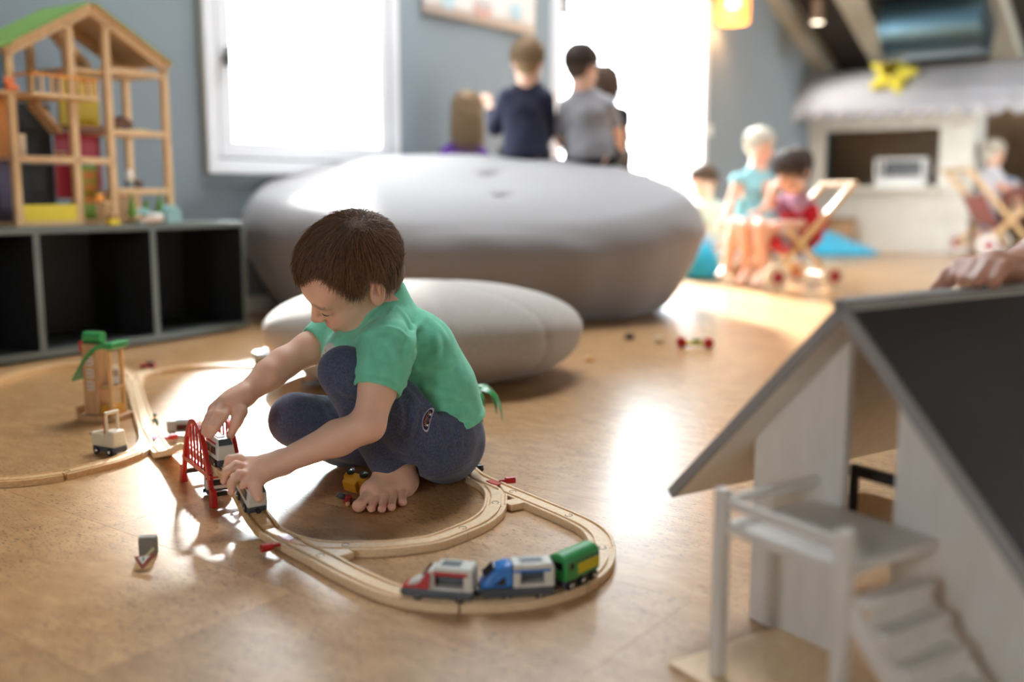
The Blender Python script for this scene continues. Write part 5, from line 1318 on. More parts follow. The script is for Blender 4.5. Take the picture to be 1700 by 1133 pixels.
def shirt_col(vs):
    c = np.zeros((len(vs), 4), np.float32); c[:, 3] = 1
    q = np.array([pix(v) for v in vs[np.linalg.norm(vs - np.array(pr_c), axis=1) < 0.13]]) if True else None
    m = np.linalg.norm(vs - np.array(CHEST + Vector((-0.085, -0.055, -0.03))), axis=1)
    c[:, 0] = np.clip((0.047 - m) / 0.004, 0, 1)
    w = np.sin(vs[:, 0] * 420) * np.sin(vs[:, 2] * 380 + vs[:, 0] * 200)
    c[:, 1] = np.clip((0.034 - m) / 0.004, 0, 1) * (w > 0.05)
    return c
shirt = S.build('t_shirt', M_MINT, boy, base=base, colour=shirt_col, smooth=2)
# trousers
M_DENIM = fabric('dark_blue_corduroy', (92, 98, 124), (70, 76, 102), scale=1200, mscale=300, bump=0.4)
T_ = Field((-0.55, 1.52, 0.0), (0.02, 2.10, 0.34), 0.0030)
T_.ell(PELV + Vector((0.006, 0, -0.018)), (0.078, 0.086, 0.082), None, 0.02)
T_.chain([HL + Vector((0.006, 0, -0.006)), HL.lerp(KL, 0.45), KL], [0.070, 0.060, 0.043], 0.02)
T_.chain([KL, KL.lerp(AL, 0.45), AL], [0.042, 0.044, 0.036], 0.012)
T_.chain([HR, HR.lerp(KR, 0.5), KR], [0.070, 0.062, 0.052], 0.02)
T_.chain([KR, KR.lerp(AR, 0.5), AR], [0.049, 0.045, 0.036], 0.012)
def tfold(X, Y, Z):
    w = np.exp(-((X - KL.x - 0.06) ** 2 + (Y - KL.y) ** 2 + (Z - KL.z + 0.09) ** 2) / 0.06 ** 2); r = 0.0022 * w * np.sin((X * 0.85 + Z * 0.5) * 170)
    w = np.exp(-((X - PELV.x) ** 2 + (Y - PELV.y + 0.08) ** 2 + (Z - PELV.z) ** 2) / 0.07 ** 2); r = r + 0.0020 * w * np.sin((X * 1.0 - Z * 0.25 + 0.06 * np.sin(Z * 60)) * 210)
    w = np.exp(-((X - KR.x - 0.07) ** 2 + (Y - KR.y + 0.04) ** 2 + (Z - KR.z) ** 2) / 0.05 ** 2); r = r + 0.0024 * w * np.sin((X * 0.5 + Z * 0.9) * 160)
    return r
T_.warp(tfold)
TROUSER_FOLDS = surf_pts(T_, [([(668, 640), (690, 665), (716, 690)], 0.006, 0.0035), ([(690, 632), (712, 655), (735, 672)], 0.006, 0.003), ([(742, 705), (750, 730), (758, 760)], 0.006, 0.004), ([(728, 712), (740, 738), (744, 768)], 0.005, 0.0035), ([(716, 728), (745, 735), (770, 722)], 0.007, 0.003),
    ([(690, 660), (688, 700), (672, 750)], 0.007, 0.005), ([(660, 660), (666, 690), (662, 720)], 0.006, 0.0035), ([(640, 700), (652, 725), (650, 748)], 0.006, 0.003), ([(560, 640), (575, 655), (590, 650)], 0.006, 0.0035), ([(535, 665), (552, 690), (560, 715)], 0.006, 0.004), ([(520, 655), (540, 672), (552, 668)], 0.006, 0.0035), ([(700, 640), (725, 700), (722, 760)], 0.008, 0.003), ([(762, 710), (766, 735), (764, 755)], 0.005, 0.003)])
T_.warp(lambda X, Y, Z: fold_warp(X, Y, Z, TROUSER_FOLDS))
la = (AL - KL).normalized(); cuff = KL.lerp(AL, 0.90)
T_.chain([cuff - la * 0.014, cuff], [0.0385, 0.0385], 0.004)
T_.cut(cuff, la, 0.002, lo=np.array(cuff) - 0.062, hi=np.array(cuff) + np.array((0.05, 0.06, 0.03)))
T_.chain([cuff - la * 0.02, AL + la * 0.03], [0.0315, 0.0335], 0.002, 'sub')
ra = (AR - KR).normalized(); T_.cut(KR.lerp(AR, 0.92), ra, 0.002, lo=np.array(KR.lerp(AR, 0.92)) - 0.055, hi=np.array(KR.lerp(AR, 0.92)) + 0.055)
T_.cut(PELV + Vector((0.01, 0, 0.075)), -hem_n, 0.01, lo=(-0.2, 1.7, 0.14), hi=(0.02, 2.0, 0.3))
T_.d = np.maximum(T_.d, 0.0 - (np.arange(T_.n[2], dtype=np.float32) * T_.h + T_.lo[2] - 0.004)[None, None, :])
_nt = M_DENIM.node_tree; _b = _nt.nodes['Principled BSDF']; _src = _b.inputs['Base Color'].links[0].from_socket       # fine woven stripe
_w = _nt.nodes.new('ShaderNodeTexWave'); _w.inputs['Scale'].default_value = 95; _w.inputs['Distortion'].default_value = 2.0; _w.inputs['Detail'].default_value = 1; _w.bands_direction = 'X'
_tc = _nt.nodes.new('ShaderNodeTexCoord'); _mp = _nt.nodes.new('ShaderNodeMapping'); _mp.inputs['Rotation'].default_value = (0, -0.35, 0); _nt.links.new(_tc.outputs['Object'], _mp.inputs[0]); _nt.links.new(_mp.outputs[0], _w.inputs[0])
_mx = _nt.nodes.new('ShaderNodeMixRGB'); _mx.blend_type = 'MULTIPLY'; _mx.inputs[0].default_value = 0.22; _nt.links.new(_src, _mx.inputs[1]); _nt.links.new(_w.outputs['Color'], _mx.inputs[2]); _nt.links.new(_mx.outputs[0], _b.inputs['Base Color'])
trousers = T_.build('trousers', M_DENIM, boy, base=base, smooth=2)
# woven mouth patch on the hip: I'M HUNGRY
from mathutils.bvhtree import BVHTree
bm = bmesh.new(); bm.from_mesh(trousers.data); bvh = BVHTree.FromBMesh(bm); bm.free()
def on_trousers(px, py, lift):
    o = CAM.location - Vector(base); d = ray(px, py).normalized(); h = bvh.ray_cast(o, d)
    if h[0] is None: h = (o + d * 1.75, -d)
    return h[0] + h[1] * lift if h[1].dot(d) < 0 else h[0] - h[1] * lift
def patch2(u, v): # patch axes: u along the mouth (down-left), v across to the right
    ca, sa = math.cos(math.radians(106)), math.sin(math.radians(106)); return 710 + u * ca + v * sa * 1.0, 697 + u * sa - v * ca
def decal(name, m, polys, lift, parent):
    mb = MB()
    for poly in polys:
        mb.add([on_trousers(*patch2(u, v), lift) for u, v in poly], [tuple(range(len(poly)))])
    return mb.build(name, m, parent, fix=False)
def mouth(s, n=36):
    out = []
    for k in range(n):
        a = 2 * math.pi * k / n; u = 20.5 * s * math.copysign(abs(math.cos(a)) ** 0.8, math.cos(a)); v = 6.6 * s * math.copysign(abs(math.sin(a)) ** 0.8, math.sin(a))
        out.append((u, v + 0.011 * u * u - 2.0))
    return out
def fan(outer, inner): return [[outer[k], outer[(k + 1) % len(outer)], inner[(k + 1) % len(inner)], inner[k]] for k in range(len(outer))]
o_, i_ = mouth(1.0), mouth(0.84)
cen_ = [[i_[k], i_[(k + 1) % len(i_)], (i_[k][0] * 0.1 + 0.0, i_[k][1] * 0.3)] for k in range(len(i_))]
pt = decal('mouth_patch', mat('navy_weave', (34, 30, 52), 0.9), cen_, 0.0007, trousers)
decal('patch_border', mat('grey_stitching', (186, 184, 192), 0.9), fan(o_, i_), 0.0012, trousers)
decal('fang', M_WHITE, [[(-11.5, 2.6), (-7.0, 3.4), (-9.2, -1.6)], [(7.0, 3.2), (11.5, 2.8), (9.2, -1.8)]], 0.0012, trousers)
def text_polys(txt, size, u0, v0, spread):
    cu = bpy.data.curves.new('lettering', 'FONT'); cu.body = txt; cu.size = size; cu.align_x = 'CENTER'; cu.align_y = 'CENTER'; cu.resolution_u = 2; cu.space_character = spread
    ob = bpy.data.objects.new('lettering', cu); COL.objects.link(ob); dg = bpy.context.evaluated_depsgraph_get(); me = bpy.data.meshes.new_from_object(ob.evaluated_get(dg)); 
    P = [[(me.vertices[i].co.x + u0, me.vertices[i].co.y + v0) for i in p.vertices] for p in me.polygons]
    bpy.data.objects.remove(ob); bpy.data.curves.remove(cu); bpy.data.meshes.remove(me); return P
TP = [[(u, v + 0.011 * u * u) for u, v in p] for p in text_polys('HUNGRY', 6.2, 0, -3.4, 1.0)] 
decal('lettering', mat('orange_thread', (206, 126, 84), 0.9), TP, 0.0013, trousers)
decal('lettering', mat('orange_thread', (206, 126, 84)), text_polys("I'M", 4.6, 0, 1.6, 1.0), 0.0013, trousers)
# ------------------------------------------------------------------ the open wooden doll's house on the shelf
M_PINE = wood('pale_pine', (222, 184, 134), (204, 162, 112), axis=(8, 8, 1.5), scale=14)
M_HGREEN = mat('leaf_green_board', (112, 150, 62), 0.6, var=0.12, vscale=12)
M_HYEL = mat('sun_yellow_board', (226, 200, 30), 0.5, var=0.04); M_HORA = mat('orange_board', (222, 140, 34), 0.5, var=0.04)
M_HRED = mat('raspberry_board', (176, 36, 62), 0.5, var=0.04); M_HPUR = mat('violet_board', (92, 84, 122), 0.6, var=0.05)
M_HBLUE = mat('sky_blue_board', (84, 146, 176), 0.6, var=0.05); M_HSLATE = mat('slate_board', (64, 72, 80), 0.6, var=0.05); M_HGRN2 = mat('lime_board', (126, 168, 34), 0.5)
M_HBROWN = mat('brown_toy_wood', (132, 92, 60), 0.6, var=0.08)
YF = 0.075; CABN = Vector((-cd.y, cd.x, 0))
def fp(px, py, y=YF):
    r = ray(px, py); o = cabR + CABN * y; t = (o - CAM.location).dot(CABN) / r.dot(CABN); p = CAM.location + r * t
    return (p - cabR).dot(cd), p.z
xL, xR = fp(34, 372)[0], fp(287, 360)[0]; ZB = CAB_H
hx = (xL + xR) / 2
dh = thing('dolls_house', 'tall open wooden doll\'s house with a green roof standing on the shelf', 'doll house', cabR + cd * hx + CABN * YF + Vector((0, 0, ZB)), CAB_RZ)
def q_(px, py, y=YF): x, z = fp(px, py, y); return x - hx, z - ZB
W_, D_ = 0.026, 0.24
x1, x2, x3, x4 = q_(30, 300)[0], q_(131, 300)[0], q_(190, 300)[0], q_(283, 300)[0]
zap = q_(150, 16)[1]; xap = q_(150, 16)[0]; zl = q_(15, 82)[1]; zr = q_(279, 112)[1]
def post(x, z0, z1, y=0.0, m=M_PINE): return MB().bb(x - W_ / 2, x + W_ / 2, y, y + 0.02, z0, z1).build('post', m, dh, bevel=0.002)
def roof_at(x): return zl + (zap - zl) * (x - x1) / (xap - x1) if x < xap else zap + (zr - zap) * (x - xap) / (x4 - xap)
for x in (x1, x2, x3, x4):
    post(x, 0, roof_at(x)); post(x, 0, roof_at(x), D_ - 0.02)
def rail(xa, xb, z, y=0.0, h=0.022): return MB().bb(xa, xb, y, y + 0.018, z - h / 2, z + h / 2).build('cross_rail', M_PINE, dh, bevel=0.002)
def deck(xa, xb, z): return MB().bb(xa, xb, 0.012, D_ - 0.004, z - 0.006, z + 0.006).build('floor_board', M_PINE, dh, bevel=0.001)
lv = {'a': q_(90, 265)[1], 'b': q_(90, 160)[1]}
rv = [q_(235, 122)[1], q_(235, 222)[1], q_(235, 318)[1]]
for z in (lv['a'],): rail(x1, x3, z); deck(x1, x3, z)
deck(x1, x2, lv['b']); deck(x2, x3, q_(160, 118)[1])
for z in rv: rail(x3, x4, z); deck(x3, x4, z)
MB().bb(x1 - 0.02, x4 + 0.02, -0.01, D_, 0.0, 0.014).build('base_board', M_PINE, dh, bevel=0.002)
for xa, za, xb, zb in ((x1 - 0.015, zl - 0.012, xap, zap), (xap, zap, x4 + 0.015, zr - 0.008)):
    for y in (0.0, D_ - 0.02): MB().bar((xa, y + 0.01, za), (xb, y + 0.01, zb), 0.02, 0.03).build('rafter', M_PINE, dh, bevel=0.002)
    n = Vector((-(zb - za), 0, xb - xa)).normalized() * 0.022
    rpn = MB().bar(Vector((xa, D_ / 2, za)) + n * 0.85, Vector((xb, D_ / 2, zb)) + n * 0.85, D_ + 0.03, 0.008).build('roof_panel', M_PINE, dh, bevel=0.001)
    MB().bar(Vector((xa, D_ / 2, za)) + n * 1.12, Vector((xb, D_ / 2, zb)) + n * 1.12, D_ + 0.034, 0.004).build('roof_covering', M_HGREEN, rpn)
# the wing that turns back on the left, seen along its coloured front
wing = 0.34
def panel(name, x0, x1_, z0, z1, y, m, th=0.008): return MB().bb(x0, x1_, y, y + th, z0, z1).build(name, m, dh, bevel=0.001)
panel('wall_panel', x1 - wing, x1 - 0.012, lv['b'] + 0.01, zl - 0.03, 0.10, M_HBLUE); panel('wall_panel', x1 - wing, x1 - 0.012, lv['a'], lv['b'] - 0.005, 0.10, M_HORA); panel('wall_panel', x1 - wing, x1 - 0.012, 0.014, lv['a'] - 0.01, 0.10, M_HPUR)
MB().bb(x1 - wing, x1 - 0.012, 0.0, D_, lv['a'] - 0.006, lv['a'] + 0.006).build('floor_board', M_HBROWN, dh); MB().bb(x1 - wing, x1 - 0.012, 0.0, D_, lv['b'] - 0.006, lv['b'] + 0.006).build('floor_board', M_PINE, dh)
MB().bar((x1 - wing, D_ / 2, zl - 0.10), (x1 + 0.0, D_ / 2, zl + 0.02), D_ + 0.04, 0.012).build('roof_panel', M_HGREEN, dh, bevel=0.002)
# inner colour walls
panel('wall_panel', x1 + 0.01, x1 + 0.06, lv['b'] + 0.01, zl - 0.0, 0.13, M_HBLUE); panel('wall_panel', x1 + 0.01, x1 + 0.085, lv['a'] + 0.008, lv['b'] - 0.01, 0.13, M_HORA); panel('wall_panel', x1 + 0.01, x1 + 0.085, 0.014, lv['a'] - 0.01, 0.13, M_HPUR)
panel('wall_panel', x1 + 0.12, x2 + 0.05, 0.014, lv['a'] - 0.01, D_ - 0.028, M_HSLATE); panel('wall_panel', x1 + 0.12, x2 + 0.05, lv['a'] + 0.008, lv['b'] - 0.01, D_ - 0.028, M_HSLATE)
zy0, zy1 = q_(160, 212, YF + 0.15)[1], q_(160, 132, YF + 0.15)[1]
panel('wall_panel', x2 + 0.045, x3 + 0.065, zy0, zy1, 0.15, M_HYEL); panel('wall_panel', x2 + 0.035, x3 + 0.075, lv['a'] + 0.008, zy0 - 0.02, 0.17, M_HRED)
panel('wall_panel', x2 + 0.035, x3 - 0.005, 0.09, lv['a'] - 0.01, 0.18, M_HRED); panel('wall_panel', x3 + 0.055, x3 + 0.075, rv[2] + 0.01, rv[1] - 0.008, 0.17, M_HRED)
panel('yellow_fence', x1 + W_ / 2, x2 - W_ / 2, 0.016, q_(90, 340)[1], 0.001, M_HYEL)
panel('planter_wall', x3 + W_ / 2, x4 - W_ / 2, 0.016, rv[2] - 0.01, 0.16, M_PINE)
gd = panel('green_door', x3 - 0.045, x3 + 0.018, 0.016, lv['a'] - 0.012, 0.12, M_HGRN2)
for i in range(2):
    for j in range(3): MB().bb(x3 - 0.038 + i * 0.026, x3 - 0.017 + i * 0.026, 0.117, 0.120, 0.07 + j * 0.042, 0.103 + j * 0.042).build('door_pane', M_HORA, gd)
MB().bb(x2 + 0.01, x3 - 0.015, 0.015, 0.16, zy0 - 0.016, zy0 - 0.004).build('floor_board', M_HBROWN, dh)
# balcony
bz = lv['b']; bx0, bx1 = x1 + 0.01, x2 + 0.035
bal = MB().bb(bx0, bx1, -0.09, 0.0, bz - 0.012, bz).build('balcony', M_PINE, dh, bevel=0.002)
MB().bb(bx0, bx1, -0.09, -0.082, bz + 0.052, bz + 0.060).build('balcony_rail', M_HORA, bal, bevel=0.001); MB().bb(bx0, bx0 + 0.008, -0.09, 0.0, bz + 0.052, bz + 0.060).build('balcony_rail', M_HORA, bal); MB().bb(bx1 - 0.008, bx1, -0.09, 0.0, bz + 0.052, bz + 0.060).build('balcony_rail', M_HORA, bal)
for k in range(8): x = bx0 + 0.006 + (bx1 - bx0 - 0.012) * k / 7; MB().bb(x - 0.003, x + 0.003, -0.089, -0.083, bz, bz + 0.053).build('spindle', M_PINE, bal)
for k in range(2): MB().bb(bx1 - 0.007, bx1 - 0.001, -0.06 + 0.03 * k, -0.054 + 0.03 * k, bz, bz + 0.053).build('spindle', M_PINE, bal)
# stairs
def stair(p, q, n, w):
    p, q = Vector(p), Vector(q); o = MB().bar(p, q, w, 0.01).build('stair', M_PINE, dh)
    for k in range(n): c = p.lerp(q, (k + 0.5) / n); MB().box((c.x, c.y, c.z + 0.012), (abs(q.x - p.x) / n, w, 0.012)).build('step', M_PINE, o)
stair((x2 + 0.015, 0.10, q_(140, 66, YF + 0.1)[1]), (x3 - 0.015, 0.10, q_(165, 118, YF + 0.1)[1]), 6, 0.06)
stair((x2 - 0.075, 0.12, q_(98, 176, YF + 0.1)[1]), (x2 + 0.01, 0.12, q_(132, 222, YF + 0.1)[1]), 6, 0.06)
# toys in and in front of the house
def at_h(px, y, z): # world position on a level of the house at pixel column px
    x = fp(px, 300, YF + y)[0]; return cabR + cd * x + CABN * (YF + y) + Vector((0, 0, z))
def hmat(*c): return mat('toy_paint_%d_%d_%d' % c, c, 0.5, var=0.05)
for i, (px, y, h, lb) in enumerate(((216, 0.01, 0.098, 'left'), (240, 0.04, 0.078, 'middle'), (263, 0.01, 0.098, 'right'))):
    t = thing('toy_tree', '%s of the three small green toy trees below the doll\'s house' % lb, 'toy tree', at_h(px, y - 0.03, ZB + 0.014), 0, 'toy trees by the doll\'s house')
    MB().lathe([(0.016, 0.010), (0.0165, 0.018), (0.010, h * 0.6), (0.0005, h)], 14).build('crown', mat('pine_green_paint', (96, 140, 48), 0.6, var=0.2, vscale=60), t, smooth='auto'); MB().cyl((0, 0, 0), (0, 0, 0.012), 0.007, 10).build('trunk', M_HBROWN, t)
M_TEAL = hmat(140, 182, 184)
t = thing('toy_armchair', 'round pale teal toy armchair at the right end of the toy trees', 'toy furniture', at_h(279, -0.045, ZB), CAB_RZ)
MB().prism([(0.034 * math.cos(a), 0.034 * math.sin(a)) for a in [math.pi * k / 12 for k in range(13)]], 0.045, Matrix.Translation((0, 0.02, 0.03)) @ rotm(rx=math.pi / 2)).build('backrest', M_TEAL, t, bevel=0.003); MB().bb(-0.034, 0.034, -0.025, 0.02, 0, 0.03).build('seat', M_TEAL, t, bevel=0.004)
t = thing('toy_bed', 'small teal and white toy bed in front of the middle toy tree', 'toy furniture', at_h(245, -0.05, ZB), CAB_RZ)
MB().bb(-0.05, 0.045, -0.022, 0.022, 0.006, 0.022).build('bed_frame', hmat(206, 184, 168), t, bevel=0.003); MB().bb(0.0, 0.046, -0.022, 0.022, 0.02, 0.036).build('pillow', M_WHITE, t, bevel=0.006); MB().prism([(0.028 * math.cos(a), 0.022 * math.sin(a)) for a in [math.pi * k / 10 for k in range(11)]], 0.01, Matrix.Translation((-0.012, 0.024, 0.034)) @ rotm(rx=math.pi / 2)).build('headboard', M_TEAL, t); MB().bb(-0.05, -0.04, -0.02, 0.02, 0, 0.008).build('foot', M_TEAL, t)
t = thing('toy_high_chair', 'wooden toy chair with a yellow top before the green toy door', 'toy furniture', at_h(170, -0.04, ZB), CAB_RZ + 0.3)
for x in (-0.014, 0.014):
    for y in (-0.014, 0.014): MB().bb(x - 0.003, x + 0.003, y - 0.003, y + 0.003, 0, 0.075).build('leg', M_PINE, t)
MB().bb(-0.018, 0.018, -0.018, 0.018, 0.072, 0.08).build('seat', M_PINE, t); MB().bb(-0.017, 0.017, 0.010, 0.018, 0.08, 0.105).build('backrest', M_HORA, t, bevel=0.003)
t = thing('toy_stool', 'tiny yellow and brown toy stool in front of the house post', 'toy furniture', at_h(183, -0.065, ZB), CAB_RZ)
MB().bb(-0.02, 0.02, -0.015, 0.015, 0, 0.02).build('base', M_HYEL, t, bevel=0.002); MB().bb(-0.016, 0.016, -0.012, 0.012, 0.02, 0.034).build('seat', M_HBROWN, t, bevel=0.002)
t = thing('toy_doghouse', 'little brown toy kennel on the right middle floor of the doll\'s house', 'toy furniture', at_h(212, 0.04, ZB + rv[1] + 0.0065), CAB_RZ)
MB().prism([(-0.028, 0), (0.028, 0), (0.028, 0.026), (0, 0.045), (-0.028, 0.026)], 0.04, Matrix.Translation((0, 0.04, 0)) @ rotm(rx=math.pi / 2)).build('body', M_HBROWN, t); MB().bar((-0.036, 0.02, 0.024), (0, 0.02, 0.052), 0.05, 0.005).build('roof', hmat(110, 56, 46), t); MB().bar((0.036, 0.02, 0.024), (0, 0.02, 0.052), 0.05, 0.005).build('roof', hmat(110, 56, 46), t); MB().bb(-0.01, 0.01, -0.001, 0.003, 0.002, 0.024).build('doorway', M_HSLATE, t)
t = thing('toy_bone', 'cream toy bone beside the toy kennel', 'toy', at_h(241, 0.03, ZB + rv[1] + 0.006), CAB_RZ)
MB().bb(-0.022, 0.022, -0.006, 0.006, 0, 0.01).build('body', hmat(226, 200, 140), t, bevel=0.003); MB().bb(-0.026, -0.018, -0.012, 0.012, 0, 0.012).build('end', hmat(226, 200, 140), t, bevel=0.003)
t = thing('toy_lamp', 'white toy lamp on the lower right floor of the doll\'s house', 'toy furniture', at_h(215, 0.03, ZB + rv[2] + 0.006), CAB_RZ)
MB().ball((0, 0, 0.052), (0.013, 0.013, 0.021), 14).build('shade', mat('bright_white_paint', (245, 245, 245), 0.3), t, smooth=True); MB().bb(-0.014, 0.014, -0.01, 0.01, 0, 0.03).build('base', hmat(110, 128, 132), t, bevel=0.002)
t = thing('toy_oven', 'brown toy oven beside the white toy lamp', 'toy furniture', at_h(229, 0.03, ZB + rv[2] + 0.006), CAB_RZ)
MB().bb(-0.013, 0.013, -0.012, 0.012, 0, 0.036).build('body', M_HBROWN, t, bevel=0.002); MB().bb(-0.009, 0.009, -0.0135, -0.012, 0.006, 0.026).build('door', M_HSLATE, t)
t = thing('toy_shelf', 'white toy cupboard in the orange room of the doll\'s house', 'toy furniture', at_h(42, 0.03, ZB + lv['a'] + 0.006), CAB_RZ)
MB().bb(-0.012, 0.012, 0, 0.02, 0, 0.075).build('body', hmat(220, 196, 160), t, bevel=0.002)
for k in range(3): MB().bb(-0.010, 0.010, -0.002, 0.0, 0.006 + k * 0.023, 0.024 + k * 0.023).build('door', hmat(226, 206, 176), t)
t = thing('toy_dresser', 'red and white toy dresser in the attic of the doll\'s house', 'toy furniture', at_h(108, 0.06, ZB + lv['b'] + 0.006), CAB_RZ)
MB().bb(-0.016, 0.016, 0, 0.02, 0, 0.085).build('body', hmat(196, 172, 150), t, bevel=0.002); MB().bb(-0.012, 0.012, -0.003, 0.0, 0.088 - 0.03, 0.085).build('mirror', hmat(150, 40, 36), t)
t = thing('toy_chair', 'two-part orange toy chair on the balcony of the doll\'s house', 'toy furniture', at_h(30, -0.05, ZB + bz), CAB_RZ)
MB().bb(-0.018, 0.018, -0.012, 0.012, 0, 0.02).build('seat', hmat(226, 120, 60), t, bevel=0.003); MB().bb(-0.018, 0.018, 0.008, 0.014, 0.018, 0.042).build('backrest', hmat(226, 120, 60), t, bevel=0.003)
t = thing('toy_table', 'cream and orange toy table in the slate room of the doll\'s house', 'toy furniture', at_h(103, 0.05, ZB + lv['a'] + 0.006), CAB_RZ)
MB().bb(-0.018, 0.018, -0.012, 0.012, 0.018, 0.023).build('table_top', hmat(226, 206, 170), t); 
for x in (-0.014, 0.014): MB().bb(x - 0.002, x + 0.002, -0.01, 0.01, 0, 0.018).build('leg', M_HORA, t)
# ------------------------------------------------------------------ the other children
def make_kid(label, base, pel, chest, neck, H, arms, legs, shirt, pants, hair, h=0.0045, sleeve=0.5, leg=0.55, skin=None, k=1.0, cat='person', hair2=None, shoes=None, dress=None):
    sk = skin or SK; allp = [pel, chest, neck] + [p for a in arms for p in a[:3]] + [p for l in legs for p in l[:4]]
    lo = np.min([np.array(p) for p in allp] + [np.array(H.c)], 0) - 0.13; hi = np.max([np.array(p) for p in allp] + [np.array(H.c)], 0) + 0.15; lo[2] = max(lo[2], -0.01)
    lat = (arms[0][0] - arms[1][0]).normalized() if len(arms) > 1 else Vector((1, 0, 0))
    F = Field(lo, hi, h); sculpt_head(F, H, fine=False)
    F.chain([H(-0.018, 0, -0.03), neck], [0.043 * k, 0.042 * k], 0.02)
    F.chain([neck, chest, pel], [0.040 * k, 0.060 * k, 0.062 * k], 0.03, sq=(lat, 0.72))
    for a in arms:
        sh, el, wr, hd = a[:4]; hd = Vector(hd).normalized()
        F.chain([chest.lerp(sh, 0.6), sh, el], [0.042 * k, 0.036 * k, 0.028 * k], 0.015); F.chain([el, el.lerp(wr, 0.35), wr], [0.028 * k, 0.0285 * k, 0.019 * k], 0.012)
        sd = hd.cross(Vector((0, 0, 1))); sd = sd.normalized() if sd.length > 0.1 else Vector((1, 0, 0)); pn = sd.cross(hd)
        pm = wr + hd * 0.032 * k; F.cone(wr, pm, 0.018 * k, 0.021 * k, 0.01, sq=(pn, 1.5))
        for i in range(4):
            o = sd * (i - 1.5) * 0.0125 * k; b0 = pm + o + hd * 0.008 * k; b1 = b0 + hd * 0.022 * k - pn * 0.004; b2 = b1 + hd * 0.014 * k - pn * 0.012
            F.chain([b0, b1, b2], [0.0075 * k, 0.007 * k, 0.006 * k], 0.002)
        F.chain([wr + hd * 0.012 * k - sd * 0.012 * k, pm - sd * 0.026 * k, pm - sd * 0.030 * k + hd * 0.02 * k], [0.010 * k, 0.008 * k, 0.0065 * k], 0.004)
    for l in legs:
        hp, kn, an, to = l[:4]; F.chain([pel, hp], [0.062 * k, 0.060 * k], 0.02); F.chain([hp, kn], [0.060 * k, 0.042 * k], 0.015); F.chain([kn, kn.lerp(an, 0.3), an], [0.042 * k, 0.043 * k, 0.026 * k], 0.012)
        d = (to - an); d.z = 0; d.normalize(); sd = Vector((-d.y, d.x, 0)); hl = an - d * 0.02 + Vector((0, 0, -0.018))
        F.chain([an, hl], [0.026 * k, 0.023 * k], 0.012); F.cone(an + Vector((0, 0, -0.006)), to, 0.027 * k, 0.017 * k, 0.012, sq=(sd, 0.75))
        for i in range(5): F.cone(to + sd * (i - 2) * 0.011 * k, to + sd * (i - 2) * 0.012 * k + d * (0.022 - 0.003 * i) * k, 0.009 * k, 0.007 * k, 0.003)
    b = F.build('person', sk, base=base, colour=face_tint(H)); tag(b, label, cat)
    # shirt
    if shirt is not None:
        S = Field(lo, hi, h); g = 0.010 * k
        S.chain([neck + (chest - neck) * 0.12, chest, pel], [0.046 * k, 0.060 * k + g, 0.068 * k + g], 0.03, sq=(lat, 0.68))
        for a in arms:
            sh, el, wr = a[:3]; S.chain([neck.lerp(chest, 0.3), sh], [0.042 * k, 0.044 * k], 0.025)
            se = min(1.0, sleeve); e = sh.lerp(el, se); S.chain([sh, e], [0.036 * k + g * 0.9, 0.030 * k + g], 0.015)
            if sleeve > 1: S.chain([el, el.lerp(wr, sleeve - 1)], [0.030 * k + g * 0.8, 0.022 * k + g * 0.6], 0.012)
            q = e if sleeve <= 1 else el.lerp(wr, sleeve - 1); dd = ((el - sh) if sleeve <= 1 else (wr - el)).normalized()
            S.cut(q, dd, 0.002, lo=np.array(q + dd * 0.03) - 0.05, hi=np.array(q + dd * 0.03) + 0.05)
        nx, ph = seeded(5, int(abs(base[0]) * 1000) % 97); nx *= 28; S.warp(lambda X, Y, Z: waves((X, Y, Z), nx, ph, 0.003))
        dn = (pel - chest).normalized(); S.cut(pel + dn * 0.03, dn, 0.004)
        S.chain([neck + (H(-0.018, 0, -0.03) - neck) * 0.1, H(-0.018, 0, 0)], [0.046 * k, 0.05 * k], 0.004, 'sub')
        S.build('shirt', shirt, b, base=base, smooth=2)
    if pants is not None:
        S = Field(lo, hi, h); S.ell(pel + Vector((0, 0, -0.008)), (0.074 * k, 0.074 * k, 0.066 * k), None, 0.02)
        for l in legs:
            hp, kn, an = l[:3]; e = hp.lerp(kn, min(1, leg * 2)) ; S.chain([hp, e], [0.069 * k, 0.060 * k - 0.008 * min(1, leg * 2)], 0.02)
            if leg > 0.5: S.chain([kn, kn.lerp(an, leg * 2 - 1)], [0.052 * k, 0.046 * k], 0.015)
            q, dd = (e, (kn - hp).normalized()) if leg <= 0.5 else (kn.lerp(an, leg * 2 - 1), (an - kn).normalized()); S.cut(q, dd, 0.002, lo=np.array(q + dd * 0.04) - 0.06, hi=np.array(q + dd * 0.04) + 0.06)
        S.build('trousers', pants, b, base=base, smooth=2)
    # hair
    hm, n, L, fall, crown = hair[:5]
    low = hair[5] if len(hair) > 5 else (0.30, -0.5, -0.8)
    def hl(a): return np.interp(a, [0, 0.7, 1.15, 1.5, 1.8, 2.3, 3.14], [low[0], low[0] + 0.05, 0.1, low[1], low[1] + 0.1, low[2] - 0.5, low[2] - 0.5])
    def rule(d):
        a = np.arctan2(np.abs(d[:, 1]), d[:, 0]); up = d[:, 2] - hl(a); return np.where(up > 0, L * np.clip(0.6 + up, 0, 1), 0)
    cap_field(H, lambda D: (hl(np.arctan2(np.abs(D[:, 1]), D[:, 0])) - 0.02 - D[:, 2]) * 0.06, 0.005, 0.008, nape=True).build('hair', hm, b, base=base, smooth=2, colour=lambda v: np.tile(np.array([[0.4, 0.4, 0.4, 1]]), (len(v), 1)))
    back = hair[6] if len(hair) > 6 else (0, 0, -1)
    hair_object('hair_locks', strands(H, n, 5, crown, rule, 0.0011, 5, 0.012, 0.004, fall=max(fall, 0.022), down=back), hm, b, base)
    return b
